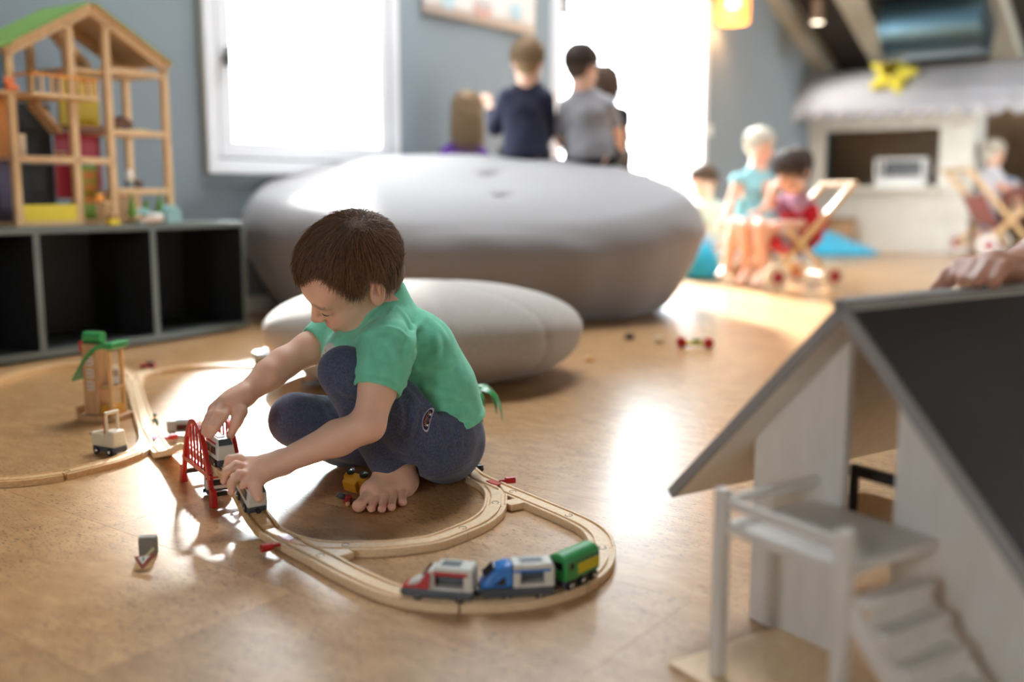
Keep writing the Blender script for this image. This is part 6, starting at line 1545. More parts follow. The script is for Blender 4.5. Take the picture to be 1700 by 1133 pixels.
H_BLOND = hair_mat('blond_hair', (186, 160, 112), (236, 216, 172)); H_LBROWN = hair_mat('light_brown_hair', (120, 92, 62), (186, 152, 112)); H_DARK = hair_mat('dark_brown_hair', (52, 38, 30), (98, 74, 58)); H_MID = hair_mat('mid_brown_hair', (72, 50, 36), (124, 92, 66)); H_WHITE = hair_mat('white_blond_hair', (214, 204, 186), (246, 240, 226))
SHORT = (-0.4, 0, 0.9)
D3 = lambda v: Vector(v)
M_NAVY = fabric('navy_jersey', (46, 46, 66), (38, 38, 56), scale=600, mscale=80); M_GREYT = fabric('grey_jersey', (150, 146, 150), (136, 132, 136), scale=600, mscale=80)
M_BLK = fabric('black_cotton', (36, 34, 36), (28, 26, 28)); M_JEAN = fabric('jean_blue', (70, 84, 120), (58, 70, 104)); M_LILAC = fabric('lilac_jersey', (206, 160, 186), (190, 144, 172)); M_TEALT = fabric('pale_teal_cotton', (150, 206, 212), (134, 190, 198)); M_PURP = fabric('purple_jersey', (104, 54, 150), (90, 44, 132)); M_OAT = fabric('oat_cotton', (206, 200, 178), (190, 184, 162)); M_WHT = fabric('white_cotton', (226, 226, 232), (212, 212, 220)); M_LBLUE = fabric('pale_blue_cotton', (176, 192, 214), (160, 178, 202))
# boy in the navy jumper, back to us, on the big cushion
Y0 = 5.15
def kp(x, y, d=0.0): return PY(x, y, Y0 + d)
H = Frame(kp(876, 106, 0.02), (0.12, 1), 0.12, 0.0, 1.0)
make_kid('child in a navy jumper seen from behind on the big grey cushion, hand raised', tuple(PY(872, 270, Y0)), kp(872, 254), kp(870, 180, 0.01), kp(876, 142, 0.01), H,
    [(kp(842, 164), kp(822, 212, 0.06), kp(812, 178, 0.16), (-0.2, 0.3, 0.9)), (kp(904, 164), kp(912, 215, 0.06), kp(902, 240, 0.18), (0.0, 1, 0))],
    [(kp(850, 258, 0.05), kp(842, 256, 0.30), kp(838, 330, 0.34), kp(838, 340, 0.42)), (kp(892, 258, 0.05), kp(898, 256, 0.30), kp(900, 330, 0.34), kp(902, 340, 0.42))],
    M_NAVY, M_BLK, (H_LBROWN, 2600, 0.026, 0, SHORT, (0.45, -0.2, -0.7)), sleeve=1.85, leg=0.9, k=1.05)
# boy in the grey shirt
H = Frame(kp(966, 114, 0.02), (0.75, 1), 0.18, 0.05, 1.0)
make_kid('child with dark hair in a grey T-shirt seen from behind on the big cushion', tuple(PY(978, 272, Y0)), kp(980, 254), kp(974, 190, 0.0), kp(968, 152, 0.01), H,
    [(kp(944, 178), kp(930, 226, 0.06), kp(942, 250, 0.16), (0.2, 1, 0)), (kp(1006, 176), kp(1022, 214, 0.04), kp(1028, 248, 0.12), (0.1, 1, -0.2))],
    [(kp(960, 260, 0.05), kp(965, 258, 0.30), kp(962, 330, 0.36), kp(964, 340, 0.44)), (kp(1004, 260, 0.05), kp(1024, 258, 0.26), kp(1028, 320, 0.34), kp(1036, 330, 0.42))],
    M_GREYT, M_BLK, (H_DARK, 2800, 0.034, 0, SHORT, (0.45, -0.35, -0.75)), sleeve=0.9, leg=0.9, k=1.12)
# child half hidden to the right of him
Y0 = 5.5
H = Frame(kp(1004, 146), (0.3, 1), 0.1, 0.0, 0.95)
make_kid('child with long brown hair half hidden behind the grey T-shirt', tuple(PY(1008, 270, Y0)), kp(1012, 256), kp(1010, 200), kp(1006, 176), H,
    [(kp(985, 192), kp(978, 230, 0.05), kp(990, 250, 0.15), (0, 1, 0)), (kp(1032, 192), kp(1038, 228, 0.03), kp(1030, 250, 0.12), (0, 1, 0))],
    [(kp(1000, 262, 0.05), kp(998, 258, 0.26), kp(998, 330, 0.3), kp(998, 338, 0.38)), (kp(1026, 262, 0.05), kp(1034, 258, 0.26), kp(1036, 325, 0.3), kp(1038, 334, 0.38))],
    M_BLK, M_BLK, (H_MID, 1500, 0.05, 0.10, SHORT, (0.4, -0.5, -0.8)), h=0.006, leg=0.9, k=0.95)
# girl with long hair behind the cushion
Y0 = 5.54
H = Frame(kp(776, 190), (0.1, 1), 0.15, 0.0, 0.98)
make_kid('child with long fair hair and a purple top behind the big cushion', (PY(770, 300, Y0).x, Y0, 0.0), PY(768, 360, Y0), kp(769, 272), kp(773, 226), H,
    [(kp(742, 258), kp(730, 310, 0.02), kp(735, 350, 0.1), (0, 0.6, -0.8)), (kp(797, 258), kp(806, 310, 0.02), kp(800, 345, 0.12), (0, 0.6, -0.8))],
    [(PY(752, 372, 5.54), Vector((PY(752, 400, 5.54).x, 5.55, 0.26)), Vector((PY(752, 400, 5.54).x, 5.53, 0.06)), Vector((PY(752, 400, 5.54).x, 5.61, 0.02))), (PY(786, 372, 5.54), Vector((PY(786, 400, 5.54).x, 5.55, 0.26)), Vector((PY(786, 400, 5.54).x, 5.53, 0.06)), Vector((PY(786, 400, 5.54).x, 5.61, 0.02)))],
    M_PURP, M_JEAN, (H_LBROWN, 1800, 0.06, 0.20, SHORT, (0.4, -0.55, -0.85)), h=0.006, leg=0.9)
# boy sitting at the right end of the cushion, on the teal bag
Y0 = 6.55
H = Frame(kp(1168, 306), (-0.75, -0.6), 0.25, 0.0, 1.0)
make_kid('child with short brown hair sitting at the right end of the big cushion', (PY(1172, 400, Y0).x, Y0, 0.0), kp(1180, 398), kp(1177, 352), kp(1171, 332), H,
    [(kp(1162, 350, -0.1), kp(1164, 385, -0.14), kp(1146, 398, -0.12), (-0.9, 0.1, -0.1)), (kp(1195, 346, 0.08), kp(1200, 380, 0.06), kp(1180, 400, 0.04), (-0.9, 0.1, 0))],
    [(kp(1172, 400, -0.04), kp(1128, 398, -0.02), kp(1126, 432, 0.0), kp(1114, 438, -0.02)), (kp(1192, 402, 0.08), kp(1146, 398, 0.14), kp(1142, 430, 0.16), kp(1130, 435, 0.14))],
    M_OAT, M_LBLUE, (H_MID, 1800, 0.034, 0, SHORT, (0.30, -0.4, -0.75)), sleeve=0.55, leg=0.5, k=0.95)
# blond girl in the pale teal top
Y0 = 6.22
H = Frame(kp(1262, 244), (0.6, -1), 0.15, -0.1, 0.95)
make_kid('child with blond hair in a pale teal top beside the wooden stroller', (PY(1250, 400, Y0).x, Y0, 0.0), kp(1248, 372), kp(1252, 312), kp(1258, 280), H,
    [(kp(1226, 300, -0.03), kp(1214, 336, -0.06), kp(1205, 362, -0.16), (-0.3, -0.6, -0.7)), (kp(1276, 300), kp(1284, 330, -0.1), kp(1262, 352, -0.18), (-0.9, -0.4, 0))],
    [(kp(1234, 380, -0.06), kp(1222, 372, -0.30), kp(1206, 446, -0.22), kp(1198, 456, -0.28)), (kp(1262, 380, -0.06), kp(1258, 372, -0.26), kp(1256, 446, -0.2), kp(1254, 456, -0.26))],
    M_TEALT, M_TEALT, (H_WHITE, 1800, 0.055, 0.03, SHORT, (0.35, -0.6, -0.85)), sleeve=0.2, leg=0.28, k=1.0)
# dark haired girl sitting in the stroller
Y0 = 5.92
H = Frame(kp(1316, 288, -0.1), (-0.85, -0.55), 0.30, 0.0, 1.18)
make_kid('child with dark hair in a lilac T-shirt sitting in the wooden stroller', (PY(1322, 400, Y0).x, Y0, 0.0), kp(1330, 388), kp(1328, 344), kp(1322, 322), H,
    [(kp(1326, 342, -0.10), kp(1340, 374, -0.12), kp(1300, 372, -0.20), (-0.95, -0.2, 0.05)), (kp(1300, 338, 0.06), kp(1278, 340, 0.0), kp(1286, 310, -0.08), (0.5, -0.2, 0.6))],
    [(kp(1312, 388, -0.08), kp(1264, 376, -0.16), kp(1268, 450, -0.12), kp(1256, 470, -0.18)), (kp(1300, 384, 0.06), kp(1236, 376, -0.06), kp(1240, 450, -0.02), kp(1230, 466, -0.08))],
    M_LILAC, M_WHT, (H_DARK, 2200, 0.07, 0.03, SHORT, (0.30, -0.6, -0.85)), sleeve=0.75, leg=0.26, k=1.0)
# child pushing the second stroller by the play shop
Y0 = 9.25
H = Frame(kp(1650, 256), (0.9, 0.25), 0.15, 0.0, 1.05)
make_kid('fair haired child in white walking with a stroller in the play shop doorway', (PY(1640, 420, Y0).x, Y0, 0.0), kp(1638, 352), kp(1646, 296), kp(1649, 276), H,
    [(kp(1634, 292, 0.06), kp(1648, 312, 0.04), kp(1668, 310, 0.02), (1, 0, 0)), (kp(1656, 292, -0.08), kp(1664, 314, -0.10), kp(1682, 308, -0.08), (1, 0, 0))],
    [(kp(1634, 358, 0.04), kp(1628, 386, 0.03), kp(1624, 412, 0.03), kp(1636, 416, 0.03)), (kp(1644, 358, -0.06), kp(1650, 384, -0.06), kp(1640, 410, -0.06), kp(1654, 415, -0.06))],
    M_WHT, M_LBLUE, (H_WHITE, 1100, 0.04, 0, SHORT, (0.30, -0.5, -0.8)), h=0.006, sleeve=0.5, leg=0.42, k=1.0)
# ------------------------------------------------------------------ play shop at the end of the room
# local frame: x along B (to the right in the picture), y = -A (towards the camera is +y)... built directly in room coordinates (a, b, z)
KA = on_wall(1336, 380)[0]                   # a of the shop front
def kb(px, py, a=None):                     # b and z of a pixel on the plane a = const
    a = KA if a is None else a; r = ray(px, py); o = AB(a, 0); t = (o - CAM.location).dot(AX) / r.dot(AX); p = CAM.location + r * t
    return (p - ORG).dot(BX), p.z
M_SHOPW = wood('whitewashed_board', (244, 241, 232), (234, 230, 218), axis=(6, 6, 0.6), scale=10, rough=0.6)
M_SHOPIN = wood('brown_plywood', (150, 124, 98), (134, 108, 84), axis=(6, 6, 0.6), scale=10, rough=0.7)
shop = thing('play_shop', 'whitewashed wooden play shop with a counter hatch and scalloped awning', 'play shop', AB(KA, kb(1340, 380)[0], 0), 0)
sb_ = Vector(shop.location)
def sbx(name, a0, a1, b0, b1, z0, z1, m, bevel=0.0, par=None):
    mb = MB(); mb.bb(a0, a1, b0, b1, z0, z1, RM); return mb.build(name, m, par or shop, bevel=bevel, off=sb_)
b0 = kb(1300, 300)[0]; b1 = kb(1368, 300)[0]; b2 = kb(1556, 300)[0]; b3 = kb(1612, 300)[0]; b4 = kb(1800, 300)[0]
zc = kb(1460, 312)[1]; zt = kb(1450, 216)[1]; ztop = kb(1450, 168)[1]
# front: single boards
def boards(b_a, b_b, z0, z1, w=0.16):
    n = max(1, int(round((b_b - b_a) / w)))
    for i in range(n): sbx('board', KA, KA + 0.025, b_a + (b_b - b_a) * i / n + 0.0015, b_a + (b_b - b_a) * (i + 1) / n - 0.0015, z0, z1, M_SHOPW)
boards(b0, b1, 0.0, ztop + 0.1); boards(b1, b2, 0.0, zc - 0.02); boards(b1, b2, zt, ztop + 0.1); boards(b2, b3, 0.0, ztop + 0.1)
sbx('counter', KA - 0.16, KA + 0.30, b1 - 0.05, b2 + 0.02, zc - 0.02, zc + 0.012, M_SHOPW, 0.004)
sbx('back_wall', KA + 0.75, KA + 0.78, b0, b4, 0.0, ztop - 0.02, M_SHOPIN); sbx('side_wall', KA + 0.02, KA + 0.75, b0, b0 + 0.02, 0.0, ztop - 0.02, M_SHOPIN); sbx('side_wall', KA + 0.025, KA + 0.45, b3 - 0.02, b3, 0.0, ztop, M_SHOPW)
sbx('post', KA - 0.01, KA + 0.05, b4, b4 + 0.07, 0.0, ztop + 0.05, M_SHOPW)
# awning: sloping cloth and scalloped valance
M_AWN = fabric('awning_canvas', (188, 188, 194), (174, 174, 182), scale=300, mscale=40)
av = KA - 0.42; bA = kb(1268, 170, av)[0]; bE = kb(1760, 170, av)[0]; zv = kb(1500, 163, av)[1]; zr_ = kb(1500, 112, KA)[1]
mb = MB(); n = 40
pts = [(av, zv), (av + 0.14, zv + (zr_ - zv) * 0.42), (av + 0.28, zv + (zr_ - zv) * 0.76), (KA, zr_)]
def awf(u, v):
    b = bA + (bE - bA) * u; k = v * 3; i = min(2, int(k)); t = k - i; a = pts[i][0] + (pts[i + 1][0] - pts[i][0]) * t; z = pts[i][1] + (pts[i + 1][1] - pts[i][1]) * t
    return RM @ Vector((a, b + (0.10 * v if u < 0.5 else 0), z - 0.012 * math.sin(u * 31) * math.sin(v * 3.1)))
mb.grid(81, 7, awf); cl = mb.build('awning', M_AWN, shop, smooth=True, off=sb_); cl.modifiers.new('thick', 'SOLIDIFY').thickness = 0.006
mb = MB(); ns = 13; m_ = ns * 12
top = []; bot = []
for i in range(m_ + 1):
    u = i / m_; b = bA + (bE - bA) * u; d = 0.105 + 0.075 * abs(math.sin(u * ns * math.pi)) ** 0.8; w = 0.008 * math.sin(u * 40)
    top.append(RM @ Vector((av - 0.002, b, zv))); bot.append(RM @ Vector((av - 0.012 + w, b, zv - d)))
mb.add(top + bot, [(i, i + 1, m_ + 2 + i, m_ + 1 + i) for i in range(m_)]); va = mb.build('valance', M_AWN, shop, smooth=True, off=sb_, fix=False); va.modifiers.new('thick', 'SOLIDIFY').thickness = 0.005
MB().tube([bp + Vector((0, 0, 0.004)) for bp in bot], 0.006, 5).build('valance_trim', M_WHITE, shop, off=sb_)
MB().bar(AB(av + 0.01, bA, zv), AB(av + 0.01, bE, zv), 0.02, 0.02).build('awning_bar', M_SHOPW, shop, off=sb_)
for b in (bA + 0.06, b3 - 0.1): MB().bar(AB(av + 0.02, b, zv - 0.01), AB(KA, b, zv - 0.25), 0.02, 0.02).build('awning_strut', M_SHOPW, shop, off=sb_)
# display case on the counter
bc, _ = kb(1496, 300, KA - 0.04); t = thing('display_case', 'small white framed display case on the play shop counter', 'display case', AB(KA - 0.02, bc, zc + 0.012), math.atan2(-0.6, 0.8))
wd, dp, hh = 0.225, 0.11, 0.24
MB().bb(-wd, wd, -dp, dp, 0, 0.09).build('base', M_WHITE, t, bevel=0.006)
for x in (-wd + 0.012, wd - 0.012):
    for y in (-dp + 0.012, dp - 0.012): MB().bb(x - 0.012, x + 0.012, y - 0.012, y + 0.012, 0.09, hh).build('corner_post', M_WHITE, t)
MB().bb(-wd, wd, -dp, dp, hh, hh + 0.025).build('top', M_WHITE, t, bevel=0.004); MB().bb(-wd + 0.03, wd - 0.03, -dp + 0.03, dp - 0.03, 0.155, 0.162).build('inner_shelf', M_WHITE, t); MB().bb(-wd + 0.03, wd - 0.03, dp - 0.012, dp - 0.004, 0.09, hh).build('back_panel', mat('grey_shelf_back', (120, 124, 130), 0.6), t)
# yellow star plush on the awning
bs, zs = kb(1486, 128, av + 0.22); t = thing('star_plush', 'bright yellow star shaped plush lying on the white awning', 'plush toy', AB(av + 0.12, bs, zv + (zr_ - zv) * 0.42 + 0.10), math.atan2(-0.6, 0.8), ry=0.2, rx=-0.5)
F = Field((-0.26, -0.09, -0.24), (0.26, 0.09, 0.24), 0.008)
for i in range(5): a = math.pi / 2 + i * 2 * math.pi / 5; F.cone((0, 0, 0), (0.20 * math.cos(a), 0, 0.20 * math.sin(a)), 0.085, 0.028, 0.06)
F.build('star_body', fabric('yellow_plush', (236, 224, 88), (222, 206, 66), scale=200, mscale=30), t, base=(0, 0, 0), smooth=2)
MB().ball((-0.03, -0.083, 0.03), 0.012, 10).build('eye', M_BLACK, t, smooth=True); MB().ball((0.03, -0.083, 0.03), 0.012, 10).build('eye', M_BLACK, t, smooth=True)
# basket in front of the counter
p = AB(KA - 0.20, kb(1391, 400, KA - 0.2)[0]); t = thing('paper_bin', 'brown cylindrical bin standing against the play shop counter', 'bin', p, 0)
MB().lathe([(0.145, 0), (0.150, 0.01), (0.155, 0.30), (0.148, 0.31), (0.140, 0.30), (0.135, 0.02)], 28).build('body', mat('kraft_board', (176, 138, 100), 0.8, var=0.1), t, smooth='auto'); MB().lathe([(0.153, 0.28), (0.159, 0.283), (0.159, 0.31), (0.153, 0.313)], 28, cap=False).build('rim', mat('dark_kraft', (138, 104, 74), 0.8), t, smooth='auto')
# dark cupboard inside the doorway
t = thing('shop_cupboard', 'dark grey cupboard standing inside the play shop doorway', 'cupboard', AB(KA + 0.55, (b3 + b4) / 2 + 0.35, 0), math.atan2(-0.6, 0.8))
MB().bb(-0.35, 0.35, -0.15, 0.15, 0, 1.25).build('body', mat('charcoal_board', (74, 80, 82), 0.6), t, bevel=0.004)
for x in (-0.175, 0.175): d_ = MB().bb(x - 0.165, x + 0.165, -0.17, -0.15, 0.04, 1.2).build('door', mat('charcoal_board', (74, 80, 82)), t, bevel=0.003); MB().bb(x - 0.01, x + 0.01, -0.185, -0.17, 0.6, 0.7).build('handle', M_STEEL, d_)
# ------------------------------------------------------------------ soft bags
def soft_bag(name, label, c, r, m, rz=0.0, seed=1, pinch=0.0):
    F = Field((-r[0] * 1.3, -r[1] * 1.3, -0.01), (r[0] * 1.3, r[1] * 1.3, r[2] * 1.5), 0.012); X, Y, Z = np.meshgrid(*F.ax, indexing='ij')
    z = Z / (r[2] * (1 - pinch * np.clip(X / r[0], -1, 1))); e = (np.abs(X / r[0]) ** 2.4 + np.abs(Y / r[1]) ** 2.4) ** (1 / 2.4); d = ((e ** 2 + np.abs(z * 0.98) ** 2) ** 0.5 - 1) * min(r) * 0.8
    nx, ph = seeded(7, seed); nx *= 12; d = d + waves((X, Y, Z), nx, ph, 0.012); F.d = np.maximum(d, -(Z - 0.004)).astype(np.float32)
    o = F.build(name, m, None, base=(0, 0, 0), smooth=2); o.location = c; o.rotation_euler = (0, 0, rz); return tag(o, label, 'bean bag', 'turquoise bean bags')
M_TURQ = fabric('turquoise_canvas', (46, 150, 176), (36, 134, 160), scale=400, mscale=60)
M_TURQ2 = fabric('bright_turquoise_canvas', (72, 176, 208), (60, 160, 194), scale=400, mscale=60)
p = PZ(1166, 466, 0); soft_bag('bean_bag', 'dark turquoise bean bag at the right end of the big cushion', (p.x, p.y + 0.16, 0), (0.15, 0.19, 0.25), M_TURQ, 0.1, 3)
p = PZ(1385, 424, 0); soft_bag('bean_bag', 'flat bright turquoise bean bag on the floor before the play shop', (p.x, p.y + 0.15, 0), (0.40, 0.26, 0.20), M_TURQ2, -0.1, 5, 0.55)
# ------------------------------------------------------------------ wooden doll strollers
def stroller(label, loc, rz, seatm, wheelm, basket=False):
    t = thing('toy_stroller', label, 'toy stroller', loc, rz, 'wooden toy strollers'); M_B = wood('birch', (224, 184, 128), (206, 164, 108), axis=(6, 6, 1), scale=10)
    R = 0.075; hw = 0.17
    for s in (-1, 1):                                       # local x = forward
        MB().bar((-0.16, s * hw, R), (0.12, s * hw, 0.34), 0.022, 0.034).build('side_bar', M_B, t, bevel=0.003)
        MB().bar((0.20, s * hw * 0.92, R), (-0.30, s * hw * 0.92, 0.60), 0.022, 0.034).build('handle_bar', M_B, t, bevel=0.003)
        for x in (-0.16, 0.20):
            w = MB().lathe([(R * 0.55, -0.016), (R, -0.013), (R, 0.013), (R * 0.55, 0.016)], 28, Matrix.Translation((x, s * (hw + 0.04), R)) @ rotm(rx=math.pi / 2)).build('wheel', wheelm, t, smooth='auto')
            MB().lathe([(R * 0.48, -0.020), (R * 0.48, 0.020)], 20, Matrix.Translation((x, s * (hw + 0.04), R)) @ rotm(rx=math.pi / 2)).build('hub', M_RED, w, smooth='auto'); MB().lathe([(R * 0.16, -0.026), (R * 0.16, 0.026)], 12, Matrix.Translation((x, s * (hw + 0.04), R)) @ rotm(rx=math.pi / 2)).build('axle_cap', M_DGREY, w)
    for x in (-0.16, 0.20): MB().cyl((x, -hw - 0.05, R), (x, hw + 0.05, R), 0.010, 12).build('axle', M_B, t)
    MB().cyl((-0.30, -hw - 0.01, 0.60), (-0.30, hw + 0.01, 0.60), 0.014, 12).build('push_handle', M_B, t, smooth='auto')
    n = 14; path = [(0.16, 0.30), (0.12, 0.245), (0.02, 0.215), (-0.06, 0.24), (-0.12, 0.33), (-0.17, 0.44)]
    sp_ = spline([(x, 0, z) for x, z in path], 5); mb = MB(); mb.grid(9, len(sp_), lambda u, v: (sp_[int(round(v * (len(sp_) - 1)))].x, (u - 0.5) * 0.29, sp_[int(round(v * (len(sp_) - 1)))].z - 0.02 * math.sin(u * math.pi)))
    st_ = mb.build('sling_seat', seatm, t, smooth=True); st_.modifiers.new('thick', 'SOLIDIFY').thickness = 0.006
    if basket:
        for k in range(7):
            y = -0.12 + 0.04 * k; MB().bar((0.13, y, 0.32), (0.13, y, 0.47), 0.014, 0.01, (1, 0, 0)).build('front_slat', mat('terracotta_paint', (160, 84, 74), 0.6), t)
    return t
M_REDF = fabric('red_canvas', (196, 28, 44), (176, 22, 38), scale=400, mscale=60)
M_CRW = mat('cream_tyre', (226, 208, 176), 0.6); M_WHW = mat('white_tyre', (238, 234, 226), 0.6)
pA, pB = PZ(1298, 480, 0), PZ(1362, 482, 0)
stroller('wooden toy stroller with red hubs that the dark haired child sits in', ((pA.x + pB.x) / 2 - 0.02, (pA.y + pB.y) / 2 + 0.18, 0), math.pi + 0.25, M_REDF, M_CRW)
# red bib cloth hanging over the sitting child's front
p = PZ(1655, 424, 0)
stroller('pale wooden toy stroller with white wheels pushed by the child in white', (p.x + 0.02, p.y + 0.15, 0), 0.1, fabric('terracotta_canvas', (170, 104, 92), (150, 88, 78)), M_WHW, True).scale = (1.25, 1.25, 1.25)
t = thing('cloth_doll', 'small doll with a cream body riding in the white wheeled stroller', 'doll', (p.x + 0.20, p.y + 0.10, 0.34), 0.2)
MB().ball((0, 0, 0.13), (0.05, 0.05, 0.055), 14).build('head', hmat(224, 186, 150), t, smooth=True); MB().lathe([(0.055, 0), (0.06, 0.04), (0.035, 0.09), (0.02, 0.1)], 14).build('body', hmat(222, 206, 176), t, smooth='auto')
p2 = PZ(1694, 300, 0.9) if False else PY(1690, 300, 9.1); 
t = thing('cloth_bundle', 'pale blue cloth bundle on a thin wooden stand behind the white wheeled stroller', 'cloth', (p2.x, 9.3, p2.z - 0.10), 0.3)
F = Field((-0.2, -0.14, -0.02), (0.2, 0.14, 0.2), 0.010); F.ell((0, 0, 0.07), (0.14, 0.09, 0.06), None, 0.02); F.ell((-0.08, 0, 0.10), (0.07, 0.07, 0.05), None, 0.03); F.build('folded_cloth', M_LBLUE, t, base=(0, 0, 0), smooth=2)
MB().cyl((0, 0, -0.0), (0.02, 0.0, -(p2.z - 0.12)), 0.012, 10).build('stand', M_PINE, t)
# red cloth tied round the sitting child
Fb = Field((PY(1322, 350, 5.92).x - 0.25, 5.6, 0.24), (PY(1322, 350, 5.92).x + 0.2, 6.1, 0.56), 0.006)
c1 = PY(1326, 352, 5.90); c2 = PY(1330, 385, 5.90)
Fb.chain([c1, c2], [0.098, 0.108], 0.02, sq=((0.3, -0.95, 0), 0.72)); Fb.chain([PY(1300, 352, 5.82), PY(1272, 330, 5.80)], [0.03, 0.018], 0.04)
Fb.cut(PY(1300, 350, 5.9), (-0.25, 0, 1), 0.003); nx, ph = seeded(5, 8); nx *= 30; Fb.warp(lambda X, Y, Z: waves((X, Y, Z), nx, ph, 0.003))
o = Fb.build('doll_carrier', M_REDF, None, base=tuple(c2), smooth=2); tag(o, 'red cloth doll carrier tied round the child in the lilac T-shirt', 'cloth')
# ------------------------------------------------------------------ on the walls and under the roof
a_l, z_b0 = on_wall(697, 21); a_r, z_b1 = on_wall(884, 57)
bw = a_r - a_l; zb = (z_b0 + z_b1) / 2
t = thing('wall_banner', 'white cloth banner with faded blue and red prints on the grey wall', 'banner', AB((a_l + a_r) / 2, 0.012, zb), ROT_A)
mb = MB(); mb.grid(25, 9, lambda u, v: ((u - 0.5) * bw, -0.004 - 0.004 * math.sin(u * 9), v * 0.55)); bn = mb.build('cloth', fabric('banner_cloth', (226, 218, 212), (216, 208, 202), scale=300, mscale=30), t, smooth=True); bn.modifiers.new('thick', 'SOLIDIFY').thickness = 0.003
def blot(px, py, rx, rz, m, nm='print'):
    a, z = on_wall(px, py); a -= (a_l + a_r) / 2; z -= zb; n = 20
    MB().prism([(a + rx * math.cos(2 * math.pi * k / n) * (1 + 0.1 * math.sin(k * 2.3)), z + rz * math.sin(2 * math.pi * k / n) * (1 + 0.1 * math.sin(k * 1.7))) for k in range(n)], 0.002, Matrix(((1, 0, 0, 0), (0, 0, 1, -0.0145), (0, 1, 0, 0), (0, 0, 0, 1)))).build(nm, m, t)
blot(852, 20, 0.06, 0.052, hmat(182, 204, 210)); blot(738, 2, 0.06, 0.05, hmat(186, 204, 208))
a, z = on_wall(797, 12); a -= (a_l + a_r) / 2; z -= zb
arc = [(a + 0.10 * math.sin(x), z - 0.09 * (math.cos(x) - 0.55)) for x in [-0.95 + 1.9 * k / 16 for k in range(17)]]
MB().prism([(x, y - 0.016) for x, y in arc] + [(x, y + 0.016) for x, y in arc[::-1]], 0.002, Matrix(((1, 0, 0, 0), (0, 0, 1, -0.0145), (0, 1, 0, 0), (0, 0, 0, 1)))).build('print', hmat(222, 172, 160), t)
MB().prism([(a - 0.075, z + 0.012), (a + 0.075, z + 0.0), (a + 0.07, z + 0.03), (a - 0.07, z + 0.04)], 0.002, Matrix(((1, 0, 0, 0), (0, 0, 1, -0.0145), (0, 1, 0, 0), (0, 0, 0, 1)))).build('print', hmat(196, 188, 182), t)
# wicker wall lamp
a, z = on_wall(1186, 44); t = thing('wall_lamp', 'glowing wicker wall lamp right of the glazed door', 'wall lamp', AB(a, 0.16, z), 0)
m = mat('glowing_wicker', (226, 160, 84), 0.7, emit=((255, 160, 85), 0.45)); 
for k in range(10): MB().tube([Vector((0.125 * math.cos(2 * math.pi * i / 24), 0.125 * math.sin(2 * math.pi * i / 24), 0.02 + k * 0.028)) for i in range(24)], 0.010, 6, closed=True).build('wicker_ring', m, t, smooth=True)
MB().ball((0, 0, 0.17), 0.055, 16).build('bulb', mat('lamp_bulb', (255, 240, 210), 0.5, emit=((255, 220, 160), 6.0)), t, smooth=True)
nv = BX * -1; MB().cyl((0, 0, 0.3), Vector((nv.x * 0.16, nv.y * 0.16, 0.34)), 0.010, 10).build('arm', M_STEEL, t); MB().cyl((0, 0, 0.22), (0, 0, 0.3), 0.02, 10).build('socket', M_STEEL, t)
lp = bpy.data.lights.new('wall_lamp_glow', 'POINT'); lp.energy = 4; lp.color = (1.0, 0.66, 0.32); lp.shadow_soft_size = 0.06; lo_ = bpy.data.objects.new('wall_lamp_glow', lp); COL.objects.link(lo_); lo_.parent = t; lo_.location = (0, 0, 0.08)
# ventilation duct under the roof
def on_roof(px, py, drop=0.0):
    r = ray(px, py); best = None
    for i in range(400):
        tt = 5 + i * 0.02; p = CAM.location + r * tt; q = p - ORG; a = q.dot(AX)
        if p.z >= roof_z(a) - drop: return a, q.dot(BX), p.z
    return a, q.dot(BX), p.z
print('BEAM', on_roof(1405, 0, 0.18), on_roof(1475, 108, 0.18), on_roof(1637, 0, 0.18), on_roof(1676, 100, 0.18), on_roof(1260, 0, .18))
c0 = on_roof(1484, 45, 0.30); c1_ = on_roof(1624, 40, 0.30)
t = thing('ventilation_duct', 'shiny dark metal ventilation duct hanging between two roof beams', 'duct', AB(c0[0], c0[1], c0[2]), math.atan2(-0.6, 0.8))
L_ = c1_[1] - c0[1] + 0.1
MB().cyl((-0.05, 0, 0), (L_, 0, 0), 0.24, 36).build('pipe', mat('blue_steel', (76, 102, 116), 0.3, metal=0.85), t, smooth='auto')
for x in (-0.03, L_ - 0.03): MB().lathe([(0.24, -0.025), (0.262, -0.02), (0.262, 0.02), (0.24, 0.025)], 36, Matrix.Translation((x, 0, 0)) @ rotm(ry=math.pi / 2), cap=False).build('flange', mat('blue_steel', (96, 126, 142)), t, smooth='auto')
for x in (0.1, L_ - 0.15): MB().cyl((x, 0, 0.2), (x, 0, 0.52), 0.008, 8).build('hanger', M_STEEL, t)
MB().bb(-0.05, L_, 0.10, 0.16, -0.27, -0.20).build('bracket_rail', mat('grey_steel', (120, 126, 130), 0.4, metal=0.8), t)
